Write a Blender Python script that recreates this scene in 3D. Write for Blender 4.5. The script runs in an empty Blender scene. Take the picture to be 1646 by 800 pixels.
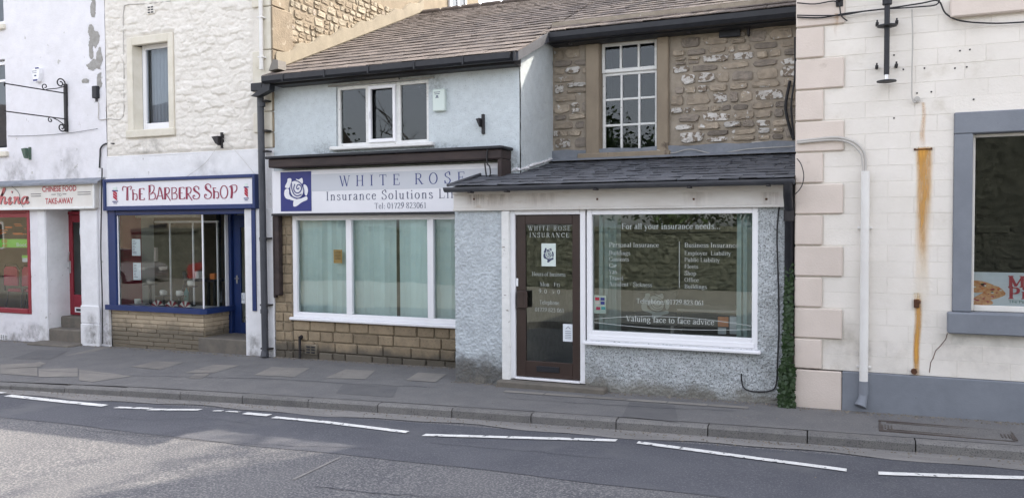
import bpy, math, random
import numpy as np
from mathutils import Vector, Matrix, noise as mnoise

random.seed(7)
rng = np.random.default_rng(11)
SC = bpy.context.scene
COL = SC.collection

# ------------------------------------------------------------------ camera, sky, sun, exposure
YAW, PITCH, ROLL, FPX = math.radians(23.472), math.radians(1.696), math.radians(-0.253), 1298.0
CAMZ = 2.0
F_ = Vector((-math.sin(YAW) * math.cos(PITCH), math.cos(YAW) * math.cos(PITCH), -math.sin(PITCH)))
R0 = Vector((math.cos(YAW), math.sin(YAW), 0))
U0 = R0.cross(F_)
R_ = math.cos(ROLL) * R0 + math.sin(ROLL) * U0
U_ = -math.sin(ROLL) * R0 + math.cos(ROLL) * U0
cam = bpy.data.cameras.new('camera'); camo = bpy.data.objects.new('camera', cam); COL.objects.link(camo)
camo.matrix_world = Matrix(((R_.x, U_.x, -F_.x, 0), (R_.y, U_.y, -F_.y, 0), (R_.z, U_.z, -F_.z, CAMZ), (0, 0, 0, 1)))
cam.sensor_width = 36; cam.lens = 36 * FPX / 1646; cam.clip_end = 900; cam.clip_start = .05
SC.camera = camo

SUN_EL, SUN_AZ = math.radians(44.4), math.radians(31)          # azimuth measured from +Y towards +X
w = bpy.data.worlds.new('World'); SC.world = w; w.use_nodes = True
nt = w.node_tree; bg = nt.nodes['Background']
sky = nt.nodes.new('ShaderNodeTexSky'); sky.sky_type = 'NISHITA'; sky.sun_disc = False
sky.sun_elevation = SUN_EL; sky.sun_rotation = SUN_AZ; sky.air_density = 1.0; sky.dust_density = 2.5; sky.ozone_density = 1.0
hs = nt.nodes.new('ShaderNodeHueSaturation'); hs.inputs['Saturation'].default_value = .30     # thin milky haze
nt.links.new(sky.outputs[0], hs.inputs['Color']); tn = nt.nodes.new('ShaderNodeMix'); tn.data_type = 'RGBA'; tn.blend_type = 'MULTIPLY'; tn.inputs[0].default_value = 1; tn.inputs[7].default_value = (1.0, .985, 1.012, 1)
nt.links.new(hs.outputs[0], tn.inputs[6]); nt.links.new(tn.outputs[2], bg.inputs[0]); bg.inputs[1].default_value = .15
sd = bpy.data.lights.new('sun', 'SUN'); sd.energy = 2.0; sd.angle = math.radians(.7); sd.color = (1, .9, .76)
so = bpy.data.objects.new('sun', sd); COL.objects.link(so)
sdir = Vector((math.cos(SUN_EL) * math.sin(SUN_AZ), math.cos(SUN_EL) * math.cos(SUN_AZ), math.sin(SUN_EL)))
so.rotation_euler = sdir.to_track_quat('Z', 'Y').to_euler(); so.location = (5, 5, 30)
SC.view_settings.view_transform = 'Standard'; SC.view_settings.look = 'None'
SC.view_settings.exposure = 2.18; SC.view_settings.gamma = 1

# ------------------------------------------------------------------ measuring helpers (photo pixel -> point on a real plane)
def ray(px, py): return F_ * FPX + R_ * (px - 823) - U_ * (py - 400)
def at(px, py, Y):
    d = ray(px, py); k = Y / d.y
    return Vector((d.x * k, Y, d.z * k + CAMZ))
def rect(a, b, c, d, Y):
    p, q = at(a, b, Y), at(c, d, Y)
    return p.x, q.x, q.z, p.z
def gx(x): return .012 * (max(-18, min(6, x)) + 5)           # the street falls gently to the left
def kerb_y(x): return 8.16 + .0387 * x - .00336 * x * x
def road_z(x): return gx(x) - .16
def onroad(px, py, off=-.16):
    z = off
    for i in range(12):
        d = ray(px, py); k = (z - CAMZ) / d.z
        z = off + gx(d.x * k)
    return Vector((d.x * k, d.y * k, z))
def pave_z(x, y):
    k = kerb_y(x)
    t = max(0, min(1, (y - k) / 1.3))
    dr_ = min(.03, max(0, (-8.6 - x) * .012))
    return gx(x) - .055 + .055 * t - dr_ * (1 - t)

# ------------------------------------------------------------------ noise
def hash2(ix, iz, s):
    h = (ix.astype(np.int64) * 374761393 + iz.astype(np.int64) * 668265263 + s * 1442695041) & 0x7fffffff
    h = (h ^ (h >> 13)) * 1274126177 & 0x7fffffff
    return ((h ^ (h >> 16)) & 0xffff) / 65535.0
def vnoise(x, z, s=0):
    ix, iz = np.floor(x), np.floor(z); fx, fz = x - ix, z - iz
    fx = fx * fx * (3 - 2 * fx); fz = fz * fz * (3 - 2 * fz)
    a = hash2(ix, iz, s); b = hash2(ix + 1, iz, s); c = hash2(ix, iz + 1, s); d = hash2(ix + 1, iz + 1, s)
    return (a * (1 - fx) + b * fx) * (1 - fz) + (c * (1 - fx) + d * fx) * fz
def fbm(x, z, o=4, s=0):
    r = 0; a = .5
    for i in range(o):
        r = r + a * vnoise(x * 2 ** i + 17 * i, z * 2 ** i + 31 * i, s + i); a *= .5
    return r
def stones(x, z, sx, sz, s=0):                               # pillowed cells of rubble
    px, pz = x / sx, z / sz
    row = np.floor(pz); px = px + .5 * (row % 2)
    ix, iz = np.floor(px), row
    f1 = np.full(px.shape, 9.); f2 = np.full(px.shape, 9.); hid = np.zeros(px.shape)
    for dx in (-1, 0, 1):
        for dz in (-1, 0, 1):
            cx = ix + dx; cz = iz + dz
            jx = cx + .2 + .6 * hash2(cx, cz, s); jz = cz + .3 + .4 * hash2(cx, cz, s + 9)
            d = np.sqrt((px - jx) ** 2 + (pz - jz) ** 2)
            m = d < f1
            f2 = np.where(m, f1, np.minimum(f2, d)); hid = np.where(m, hash2(cx, cz, s + 5), hid); f1 = np.where(m, d, f1)
    e = np.clip((f2 - f1) * 3.2, 0, 1)
    return e * (2 - e), hid

# ------------------------------------------------------------------ materials
MATS = {}
def mat(name, col, col2=None, scale=6., mix=.5, rough=.8, bump=0., bscale=60., metallic=0., spec=.4, vary=0.,
        stain=None, stain_scale=3., stain_amt=.55, stain_edge=.06, stretch=(1, 1, 1), low=None, speck=None, speck_scale=90., speck_amt=.62, coat=0):
    m = bpy.data.materials.new(name); m.use_nodes = True
    n = m.node_tree.nodes; l = m.node_tree.links; b = n['Principled BSDF']
    b.inputs['Roughness'].default_value = rough; b.inputs['Metallic'].default_value = metallic
    b.inputs['Specular IOR Level'].default_value = spec
    if coat: b.inputs['Coat Weight'].default_value = coat
    geo = n.new('ShaderNodeNewGeometry'); mp = n.new('ShaderNodeMapping'); mp.inputs['Scale'].default_value = stretch
    l.new(geo.outputs['Position'], mp.inputs[0]); P = mp.outputs[0]
    def nz(sc, det=5, rgh=.6):
        t = n.new('ShaderNodeTexNoise'); t.inputs['Scale'].default_value = sc; t.inputs['Detail'].default_value = det
        t.inputs['Roughness'].default_value = rgh; l.new(P, t.inputs['Vector']); return t.outputs['Fac']
    def ramp(src, a, c):
        r = n.new('ShaderNodeMapRange'); r.inputs[1].default_value = a; r.inputs[2].default_value = c; r.interpolation_type = 'SMOOTHSTEP'
        l.new(src, r.inputs[0]); return r.outputs[0]
    def mixc(f, a, c):
        x = n.new('ShaderNodeMix'); x.data_type = 'RGBA'
        if isinstance(f, float): x.inputs[0].default_value = f
        else: l.new(f, x.inputs[0])
        for s, v in ((6, a), (7, c)):
            if isinstance(v, tuple): x.inputs[s].default_value = (*v, 1)
            else: l.new(v, x.inputs[s])
        return x.outputs[2]
    def mul(a, c):
        x = n.new('ShaderNodeMath'); x.operation = 'MULTIPLY'
        for s, v in ((0, a), (1, c)):
            if isinstance(v, (int, float)): x.inputs[s].default_value = v
            else: l.new(v, x.inputs[s])
        return x.outputs[0]
    c = col
    if col2: c = mixc(ramp(nz(scale), mix - .22, mix + .22), col, col2)
    if speck: c = mixc(ramp(nz(speck_scale, 3, .7), speck_amt - .11, speck_amt + .11), c, speck)
    if stain: c = mixc(ramp(nz(stain_scale, 8, .62), stain_amt, stain_amt + stain_edge), c, stain)
    if low:                                                  # splashed dirt and moss along the foot: (colour, z full, z none)
        sx = n.new('ShaderNodeSeparateXYZ'); l.new(geo.outputs['Position'], sx.inputs[0])
        r = n.new('ShaderNodeMapRange'); r.inputs[1].default_value = low[2]; r.inputs[2].default_value = low[1]
        l.new(sx.outputs[2], r.inputs[0])
        ad = n.new('ShaderNodeMath'); ad.operation = 'ADD'; l.new(r.outputs[0], ad.inputs[0]); l.new(nz(2.6, 8, .65), ad.inputs[1])
        c = mixc(mul(ramp(ad.outputs[0], .75, 1.15), .85), c, low[0])
    if vary:
        oi = n.new('ShaderNodeObjectInfo'); h = n.new('ShaderNodeHueSaturation')
        r = n.new('ShaderNodeMapRange'); r.inputs[3].default_value = 1 - vary; r.inputs[4].default_value = 1 + vary
        l.new(oi.outputs['Random'], r.inputs[0]); l.new(r.outputs[0], h.inputs['Value'])
        if isinstance(c, tuple): h.inputs['Color'].default_value = (*c, 1)
        else: l.new(c, h.inputs['Color'])
        c = h.outputs[0]
    if isinstance(c, tuple): b.inputs['Base Color'].default_value = (*c, 1)
    else: l.new(c, b.inputs['Base Color'])
    if bump:
        bp = n.new('ShaderNodeBump'); bp.inputs['Distance'].default_value = .01; bp.inputs['Strength'].default_value = bump
        l.new(nz(bscale, 6, .65), bp.inputs['Height']); l.new(bp.outputs[0], b.inputs['Normal'])
    MATS[name] = m; return m
def glassmat(name, tint, gain=1.9, rough=0.0):
    m = bpy.data.materials.new(name); m.use_nodes = True; n = m.node_tree.nodes; l = m.node_tree.links
    n.remove(n['Principled BSDF']); out = n['Material Output']
    t = n.new('ShaderNodeBsdfTransparent'); t.inputs[0].default_value = (*tint, 1)
    g = n.new('ShaderNodeBsdfGlossy'); g.inputs['Roughness'].default_value = rough; g.inputs['Color'].default_value = (.93, 1, .96, 1) if gain > 2 else (.92, .97, 1, 1)
    f = n.new('ShaderNodeFresnel'); f.inputs[0].default_value = 1.5
    # a pane is never quite flat: the slow ripple that bends reflections
    geo = n.new('ShaderNodeNewGeometry'); no = n.new('ShaderNodeTexNoise'); no.inputs['Scale'].default_value = 1.3; no.inputs['Detail'].default_value = 1
    bp = n.new('ShaderNodeBump'); bp.inputs['Strength'].default_value = .25; bp.inputs['Distance'].default_value = .01
    l.new(geo.outputs['Position'], no.inputs['Vector']); l.new(no.outputs['Fac'], bp.inputs['Height']); l.new(bp.outputs[0], g.inputs['Normal'])
    k = n.new('ShaderNodeMath'); k.operation = 'MULTIPLY'; k.inputs[1].default_value = gain; k.use_clamp = True
    mx = n.new('ShaderNodeMixShader')
    l.new(f.outputs[0], k.inputs[0]); l.new(k.outputs[0], mx.inputs[0]); l.new(t.outputs[0], mx.inputs[1]); l.new(g.outputs[0], mx.inputs[2])
    l.new(mx.outputs[0], out.inputs[0]); MATS[name] = m; return m

M = {}
WH = (.78, .78, .77)
M['lilac'] = mat('lilac_masonry_paint', (.76, .75, .78), (.70, .69, .71), 5, rough=.85, bump=.5, bscale=35, stain=(.50, .49, .47), stain_scale=6, stain_amt=.66, stain_edge=.05)
M['cement'] = mat('bare_cement', (.36, .35, .33), (.28, .27, .25), 14, rough=.9, bump=.5, bscale=80)
M['cream'] = mat('cream_masonry_paint', (.76, .725, .665), (.69, .655, .595), 7, rough=.85, bump=1.0, bscale=38, stain=(.42, .38, .30), stain_scale=9, stain_amt=.68, stain_edge=.08)
M['creamsm'] = mat('cream_painted_stone', (.70, .66, .57), (.62, .58, .48), 5, rough=.8, bump=.25, bscale=60, stain=(.45, .40, .32), stain_scale=5, stain_amt=.66, stain_edge=.12)
M['white'] = mat('white_wall_paint', (.77, .77, .785), (.69, .69, .70), 6, rough=.8, bump=.5, bscale=25, stain=(.40, .385, .36), stain_scale=9, stain_amt=.66, stain_edge=.05)
M['blue'] = mat('pale_blue_roughcast', (.60, .655, .675), (.54, .59, .61), 9, rough=.95, bump=1.0, bscale=70, speck=(.26, .30, .32), speck_scale=60, speck_amt=.67, stain=(.30, .33, .33), stain_scale=4, stain_amt=.70, stain_edge=.08)
M['greycast'] = mat('weathered_grey_roughcast', (.56, .59, .61), (.42, .45, .46), 7, rough=.95, bump=1.0, bscale=55, speck=(.13, .135, .13), speck_scale=62, speck_amt=.57, low=((.19, .18, .15), -.1, .34))
M['paleca'] = mat('pale_grey_roughcast', (.56, .61, .64), (.45, .49, .52), 7, rough=.95, bump=1.0, bscale=60, speck=(.36, .38, .39), speck_scale=70, speck_amt=.60, low=((.09, .085, .075), 0.02, .55))
M['upvc'] = mat('white_window_plastic', (.82, .82, .84), (.78, .78, .80), 3, rough=.35, spec=.5, stain=(.55, .54, .52), stain_scale=14, stain_amt=.72)
M['flaky'] = mat('flaking_white_paint', (.78, .78, .76), (.70, .70, .68), 8, rough=.6, bump=.3, stain=(.22, .19, .16), stain_scale=16, stain_amt=.64, stretch=(1, 1, 2))
M['fascia'] = mat('weathered_white_fascia', (.66, .64, .61), (.58, .55, .51), 3, rough=.6, stain=(.44, .37, .30), stain_scale=3.2, stain_amt=.60, stain_edge=.2, stretch=(1, 1, 3), bump=.1)
M['brown'] = mat('dark_brown_door_paint', (.035, .021, .017), (.045, .028, .022), 4, rough=.45)
M['darkwood'] = mat('flaking_dark_timber', (.028, .02, .02), (.05, .035, .032), 7, rough=.7, bump=.4, bscale=30, stain=(.17, .13, .11), stain_scale=9, stain_amt=.68, stain_edge=.03, stretch=(.35, 1, 1.6))
M['black'] = mat('black_paint', (.011, .012, .016), (.018, .019, .024), 12, rough=.5, bump=.15, bscale=50)
M['iron'] = mat('black_wrought_iron', (.02, .018, .02), rough=.55)
M['pipe'] = mat('dark_grey_downpipe_paint', (.045, .048, .058), (.065, .068, .078), 4, rough=.5, bump=.1)
M['bluep'] = mat('royal_blue_gloss', (.012, .030, .115), (.014, .034, .13), 5, rough=.4, stain=(.012, .02, .08), stain_scale=12, stain_amt=.7)
M['redp'] = mat('red_gloss', (.27, .022, .038), (.235, .02, .034), 5, rough=.4)
M['sign'] = mat('white_sign_face', (.74, .74, .77), (.71, .71, .74), 2, rough=.4)
M['signc'] = mat('cream_sign_face', (.72, .70, .66), (.66, .63, .58), 4, rough=.5, stain=(.45, .42, .38), stain_scale=8, stain_amt=.70)
M['signg'] = mat('pale_grey_sign_band', (.52, .54, .58), rough=.4)
M['navy'] = mat('navy_ink', (.022, .03, .17), rough=.4)
M['navyl'] = mat('navy_lettering', (.03, .045, .19), rough=.4)
M['slatel'] = mat('dark_slate_lettering', (.06, .07, .13), rough=.5)
M['maroon'] = mat('maroon_lettering', (.26, .02, .06), rough=.5)
M['redl'] = mat('faded_red_lettering', (.42, .06, .07), rough=.5)
M['pinkl'] = mat('pink_red_script', (.55, .16, .16), rough=.5)
M['greyl'] = mat('dark_grey_lettering', (.10, .10, .11), rough=.5)
M['vinyl'] = mat('etched_white_vinyl', (.52, .56, .54), rough=.5)
M['vinyld'] = mat('faint_grey_vinyl', (.30, .32, .31), rough=.6)
M['paper'] = mat('white_paper', (.72, .76, .80), rough=.7)
M['paperg'] = mat('pale_green_card', (.62, .70, .66), rough=.7)
M['pizzared'] = mat('crimson_print', (.40, .02, .05), rough=.4)
M['poster'] = mat('pale_blue_poster', (.60, .70, .76), (.68, .74, .78), 3, rough=.35)
M['green'] = mat('lime_green_print', (.30, .68, .12), (.34, .72, .14), 6, rough=.4)
M['orange'] = mat('orange_print', (.65, .20, .05), rough=.5)
M['amber'] = mat('amber_card', (.62, .36, .10), rough=.6)
M['sand'] = mat('buff_sandstone', (.30, .235, .155), (.23, .18, .12), 9, rough=.9, bump=.7, bscale=45, vary=.22, speck=(.14, .11, .07), speck_scale=30, speck_amt=.64, low=((.085, .078, .065), -.05, .34))
M['mortar'] = mat('pale_mortar', (.33, .28, .20), (.26, .22, .16), 12, rough=.95, bump=.5, bscale=90, low=((.09, .08, .065), .0, .3))
M['buff'] = mat('buff_painted_walling', (.47, .385, .275), (.40, .325, .23), 5, rough=.85, bump=.6, bscale=40, vary=.08, stain=(.20, .17, .12), stain_scale=5, stain_amt=.62, stain_edge=.15, low=((.12, .105, .08), .05, .55))
M['buffgap'] = mat('buff_joint', (.33, .27, .19), rough=.9)
M['rub1'] = mat('tan_rubble_stone', (.39, .325, .25), (.28, .235, .185), 10, rough=.95, bump=.9, bscale=40, vary=.2, stain=(.55, .53, .50), stain_scale=11, stain_amt=.60, stain_edge=.04)
M['rub2'] = mat('limewashed_rubble_stone', (.60, .58, .55), (.46, .43, .39), 14, rough=.9, bump=.9, bscale=45, vary=.12, stain=(.21, .17, .13), stain_scale=15, stain_amt=.50, stain_edge=.04)
M['rub3'] = mat('brown_grey_rubble_stone', (.27, .23, .19), (.19, .165, .14), 12, rough=.95, bump=.9, bscale=40, vary=.25)
M['rubm'] = mat('earthy_mortar', (.36, .31, .25), (.28, .24, .19), 8, rough=.95, bump=1.0, bscale=45, stain=(.50, .47, .43), stain_scale=5, stain_amt=.64, stain_edge=.03)
M['dress'] = mat('dressed_brown_sandstone', (.30, .245, .18), (.24, .195, .145), 4, rough=.9, bump=.5, bscale=60, stain=(.13, .10, .075), stain_scale=5, stain_amt=.62, stretch=(1, 1, .6))
M['gab1'] = mat('honey_gable_stone', (.29, .235, .165), (.23, .185, .13), 8, rough=.95, bump=.9, bscale=35, vary=.18, stain=(.40, .35, .27), stain_scale=9, stain_amt=.6, stain_edge=.06)
M['gab2'] = mat('pale_gable_stone', (.37, .32, .24), (.29, .25, .185), 8, rough=.95, bump=.9, bscale=35, vary=.12)
M['gabm'] = mat('gable_lime_mortar', (.27, .22, .155), (.22, .18, .125), 8, rough=.95, bump=.8, bscale=45)
M['render'] = mat('sand_cement_fillet', (.26, .225, .165), (.22, .19, .14), 6, rough=.95, bump=.5, bscale=80)
M['slate'] = mat('stone_roof_slate', (.128, .103, .089), (.085, .072, .066), 14, rough=.9, bump=1.0, bscale=26, vary=.22, stain=(.26, .23, .20), stain_scale=14, stain_amt=.68, stain_edge=.03)
M['slateb'] = mat('blue_grey_slate', (.058, .062, .074), (.080, .085, .097), 9, rough=.6, bump=.35, bscale=40, vary=.16)
M['under'] = mat('roofing_underlay', (.03, .028, .028), rough=.95)
M['lead'] = mat('grey_lead_flashing', (.17, .185, .21), (.24, .255, .285), 6, rough=.6, bump=.4, bscale=20)
M['offwhite'] = mat('offwhite_block_paint', (.78, .735, .675), (.73, .685, .62), 2.5, rough=.75, bump=.5, bscale=45, vary=.02, stain=(.58, .53, .45), stain_scale=2.2, stain_amt=.56, stain_edge=.25)
M['offgap'] = mat('painted_joint', (.68, .65, .59), rough=.85)
M['pink'] = mat('pale_pink_quoin_paint', (.66, .575, .51), (.61, .53, .465), 3, rough=.7, bump=.4, bscale=50, vary=.03, stain=(.45, .38, .32), stain_scale=5, stain_amt=.62, stain_edge=.2)
M['bgrey'] = mat('blue_grey_trim_paint', (.205, .222, .252), (.175, .19, .218), 4, rough=.6, bump=.25, bscale=50, stain=(.11, .12, .13), stain_scale=7, stain_amt=.68)
M['rust'] = mat('orange_rust_run', (.52, .22, .035), (.60, .38, .16), 8, mix=.5, rough=.8, stretch=(3, 1, .35))
M['rustp'] = mat('pale_rust_run', (.64, .50, .30), (.70, .62, .46), 7, mix=.45, rough=.8, stretch=(3, 1, .4))
M['rusti'] = mat('rusted_iron', (.12, .05, .025), (.07, .035, .02), 20, rough=.9, bump=.5)
M['wpipe'] = mat('white_pipe_paint', (.74, .73, .70), (.68, .66, .63), 4, rough=.5)
M['cablew'] = mat('weathered_pale_cable', (.45, .43, .40), rough=.6)
M['cableb'] = mat('black_cable', (.02, .02, .022), rough=.6)
M['tarp'] = mat('footway_tarmac', (.130, .128, .130), (.160, .156, .153), 3, rough=.9, bump=.8, bscale=90, speck=(.22, .215, .205), speck_scale=60, speck_amt=.62, stain=(.14, .135, .13), stain_scale=1.2, stain_amt=.60, stain_edge=.2)
M['tarn'] = mat('newer_smooth_tarmac', (.062, .065, .078), (.080, .083, .096), 1.6, rough=.85, bump=.5, bscale=160, speck=(.14, .14, .15), speck_scale=60, speck_amt=.60, stain=(.105, .107, .115), stain_scale=.9, stain_amt=.52, stain_edge=.2)
M['tarc'] = mat('coarse_worn_tarmac', (.075, .077, .088), (.105, .105, .112), 1.4, rough=.9, bump=1.0, bscale=110, speck=(.24, .235, .23), speck_scale=52, speck_amt=.56)
M['chan'] = mat('dusty_channel_strip', (.24, .23, .22), (.17, .165, .16), 3, rough=.9, bump=.4, bscale=120, speck=(.10, .10, .10), speck_scale=120, speck_amt=.62, stretch=(.3, 2, 1))
M['kerb'] = mat('grey_concrete_kerb', (.155, .15, .147), (.195, .188, .178), 6, rough=.9, bump=.6, bscale=90, vary=.1, speck=(.06, .06, .06), speck_scale=80, speck_amt=.60)
M['flag'] = mat('worn_buff_flagstone', (.235, .218, .195), (.18, .17, .158), 3, rough=.9, bump=.35, bscale=70, vary=.14, stain=(.15, .145, .14), stain_scale=5, stain_amt=.62, stain_edge=.2)
M['palef'] = mat('pale_concrete_paving', (.27, .26, .225), (.22, .21, .185), 2, rough=.9, bump=.3)
M['tarp2'] = mat('darker_tarmac_patch', (.112, .111, .114), (.132, .13, .13), 5, rough=.9, bump=.7, bscale=150)
M['gritm'] = mat('mixed_grit', (.24, .21, .17), (.10, .09, .075), 14, mix=.5, rough=.95)
M['step'] = mat('worn_grey_step_stone', (.17, .15, .125), (.12, .11, .095), 6, rough=.9, bump=.5, bscale=60)
M['line'] = mat('worn_white_road_paint', (.76, .76, .74), (.62, .62, .60), 9, rough=.7, bump=.5, bscale=120, speck=(.30, .30, .30), speck_scale=60, speck_amt=.66, stain=(.11, .11, .12), stain_scale=14, stain_amt=.585, stain_edge=.03)
M['castiron'] = mat('rusty_cast_iron', (.07, .055, .05), (.10, .085, .075), 12, rough=.7, bump=.6, metallic=.3)
M['blind'] = mat('pale_aqua_blind_fabric', (.73, .86, .86), (.69, .82, .82), 3, rough=.9, vary=.09)
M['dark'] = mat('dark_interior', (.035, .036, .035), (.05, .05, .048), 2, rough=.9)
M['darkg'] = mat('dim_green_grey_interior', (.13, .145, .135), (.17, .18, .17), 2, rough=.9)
M['curtain'] = mat('grey_net_curtain', (.34, .37, .42), (.40, .43, .48), 30, rough=.9, stretch=(4, 1, .2))
M['redwall'] = mat('crimson_interior_paint', (.36, .035, .065), rough=.6)
M['greywall'] = mat('grey_interior_paint', (.60, .60, .56), rough=.8)
M['tilewall'] = mat('beige_interior_tile', (.50, .41, .30), (.46, .38, .28), 2, rough=.5)
M['pinkish'] = mat('pale_pink_radiator_enamel', (.72, .60, .58), rough=.4)
M['chrome'] = mat('brushed_steel', (.55, .55, .56), rough=.3, metallic=1)
M['mug'] = mat('white_glazed_china', (.75, .75, .72), rough=.2)
M['teal'] = mat('teal_bottle_plastic', (.05, .22, .22), rough=.3)
M['seat'] = mat('crimson_seat_fabric', (.45, .04, .09), (.38, .03, .075), 20, rough=.9)
M['chairm'] = mat('dark_bronze_chair_frame', (.06, .05, .045), rough=.4)
M['rugm'] = mat('dark_teal_doormat', (.03, .06, .07), rough=.95, bump=.5, bscale=200)
M['ivy'] = mat('dark_ivy_leaf', (.020, .045, .014), (.035, .07, .02), 30, rough=.5, vary=.2)
M['leaf'] = mat('mid_green_foliage', (.05, .10, .025), (.08, .13, .035), 3, rough=.7)
M['bark'] = mat('grey_brown_bark', (.09, .075, .06), (.06, .05, .04), 8, rough=.95, bump=.8, bscale=30)
M['drystone'] = mat('grey_boundary_stone', (.15, .155, .12), (.06, .066, .05), 4, rough=.95, bump=.9, bscale=30, vary=.25)
M['grassm'] = mat('verge_grass', (.07, .12, .03), (.10, .13, .045), 3, rough=.95, bump=.6, bscale=80)
M['silver'] = mat('silver_car_paint', (.45, .46, .48), rough=.25, metallic=.6, coat=1)
M['redcar'] = mat('red_car_paint', (.40, .02, .02), rough=.25, coat=1)
M['tyre'] = mat('black_rubber', (.02, .02, .02), rough=.9)
M['carglass'] = mat('tinted_car_glass', (.01, .012, .014), rough=.05, spec=.8)
M['pizza'] = mat('printed_pizza', (.55, .22, .08), (.72, .45, .22), 25, rough=.5, stain=(.35, .06, .03), stain_scale=22, stain_amt=.60)
M['green_iron'] = mat('peeling_green_iron', (.04, .12, .08), (.12, .12, .10), 30, rough=.7)
G1 = glassmat('clear_shop_glass', (.87, .92, .92), 2.7)
G2 = glassmat('clear_upper_glass', (.80, .84, .86), .95)
G3 = glassmat('clear_display_glass', (.92, .95, .94), 1.35)
G4 = glassmat('dusty_dark_glass', (.90, .92, .92), 1.1)

# ------------------------------------------------------------------ mesh building
ORG = {}
def org(p): return ORG[p.name] if p is not None else Vector((0, 0, 0))
def setp(o, label=None, cat=None, group=None, kind=None):
    if label: o['label'] = label
    if cat: o['category'] = cat
    if group: o['group'] = group
    if kind: o['kind'] = kind
    return o
def T(name, label, cat, loc, group=None):
    o = bpy.data.objects.new(name, None); COL.objects.link(o); o.location = loc; o.empty_display_size = .1
    ORG[o.name] = Vector(loc); return setp(o, label, cat, group)
class B:
    def __init__(s): s.v = []; s.f = []; s.k = 0
    def quad(s, *p):
        n = len(s.v); s.v += [tuple(q) for q in p]; s.f.append(tuple(range(n, n + len(p)))); return s
    def box(s, x0, x1, y0, y1, z0, z1, c=0.):
        if x0 > x1: x0, x1 = x1, x0
        if y0 > y1: y0, y1 = y1, y0
        if z0 > z1: z0, z1 = z1, z0
        n = len(s.v)
        if c <= 0:
            s.v += [(x, y, z) for z in (z0, z1) for y in (y0, y1) for x in (x0, x1)]
            s.f += [tuple(n + i for i in q) for q in ((0, 2, 3, 1), (4, 5, 7, 6), (0, 1, 5, 4), (2, 6, 7, 3), (0, 4, 6, 2), (1, 3, 7, 5))]
            return s
        c = min(c, (x1 - x0) / 2.5, (y1 - y0) / 2.5, (z1 - z0) / 2.5); idx = {}
        for i, x in enumerate((x0, x1)):
            for j, y in enumerate((y0, y1)):
                for k, z in enumerate((z0, z1)):
                    sx, sy, sz = (c if i == 0 else -c), (c if j == 0 else -c), (c if k == 0 else -c)
                    idx[i, j, k, 0] = len(s.v); s.v.append((x, y + sy, z + sz))
                    idx[i, j, k, 1] = len(s.v); s.v.append((x + sx, y, z + sz))
                    idx[i, j, k, 2] = len(s.v); s.v.append((x + sx, y + sy, z))
        for a in (0, 1):
            s.f.append((idx[a, 0, 0, 0], idx[a, 0, 1, 0], idx[a, 1, 1, 0], idx[a, 1, 0, 0]))
            s.f.append((idx[0, a, 0, 1], idx[1, a, 0, 1], idx[1, a, 1, 1], idx[0, a, 1, 1]))
            s.f.append((idx[0, 0, a, 2], idx[0, 1, a, 2], idx[1, 1, a, 2], idx[1, 0, a, 2]))
            for b in (0, 1):
                s.f.append((idx[a, b, 0, 0], idx[a, b, 1, 0], idx[a, b, 1, 1], idx[a, b, 0, 1]))
                s.f.append((idx[a, 0, b, 0], idx[a, 1, b, 0], idx[a, 1, b, 2], idx[a, 0, b, 2]))
                s.f.append((idx[0, a, b, 1], idx[1, a, b, 1], idx[1, a, b, 2], idx[0, a, b, 2]))
                for d in (0, 1): s.f.append((idx[a, b, d, 0], idx[a, b, d, 1], idx[a, b, d, 2]))
        return s
    def prism(s, poly, a0, a1, axis='y'):
        n = len(s.v); m = len(poly)
        for a in (a0, a1):
            for p, q in poly: s.v.append({'y': (p, a, q), 'x': (a, p, q), 'z': (p, q, a)}[axis])
        s.f.append(tuple(range(n, n + m))); s.f.append(tuple(range(n + 2 * m - 1, n + m - 1, -1)))
        for i in range(m): s.f.append((n + i, n + m + i, n + m + (i + 1) % m, n + (i + 1) % m))
        return s
    def tube(s, pts, r, n=8, caps=True):
        pts = [Vector(p) for p in pts]; rs = r if isinstance(r, (list, tuple)) else [r] * len(pts)
        base = len(s.v); up = None
        for i, p in enumerate(pts):
            d = (pts[min(i + 1, len(pts) - 1)] - pts[max(i - 1, 0)]).normalized()
            if up is None: up = Vector((0, 0, 1)) if abs(d.z) < .9 else Vector((1, 0, 0))
            a = d.cross(up).normalized(); b = a.cross(d).normalized(); up = b
            for k in range(n):
                t = 2 * math.pi * k / n; s.v.append(tuple(p + (a * math.cos(t) + b * math.sin(t)) * rs[i]))
        for i in range(len(pts) - 1):
            for k in range(n):
                s.f.append((base + i * n + k, base + i * n + (k + 1) % n, base + (i + 1) * n + (k + 1) % n, base + (i + 1) * n + k))
        if caps:
            for o_, fl in ((base, -1), (base + (len(pts) - 1) * n, 1)):
                q = len(s.v); s.v += s.v[o_:o_ + n]; s.f.append(tuple(range(q, q + n))[::fl])
        return s
    def cyl(s, a, b, r, n=12): return s.tube([a, b], r, n)
    def lathe(s, c, prof, n=14):
        base = len(s.v)
        for r, z in prof:
            for k in range(n):
                t = 2 * math.pi * k / n; s.v.append((c[0] + r * math.cos(t), c[1] + r * math.sin(t), c[2] + z))
        for i in range(len(prof) - 1):
            for k in range(n):
                s.f.append((base + i * n + k, base + i * n + (k + 1) % n, base + (i + 1) * n + (k + 1) % n, base + (i + 1) * n + k))
        for o_, fl in ((base, -1), (base + (len(prof) - 1) * n, 1)):
            q = len(s.v); s.v += s.v[o_:o_ + n]; s.f.append(tuple(range(q, q + n))[::fl])
        return s
    def mesh(s, name, o=Vector((0, 0, 0)), smooth=False):
        me = bpy.data.meshes.new(name); me.from_pydata([(a - o.x, b - o.y, c - o.z) for a, b, c in s.v], [], s.f); me.update()
        if smooth: me.shade_smooth()
        return me
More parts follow.
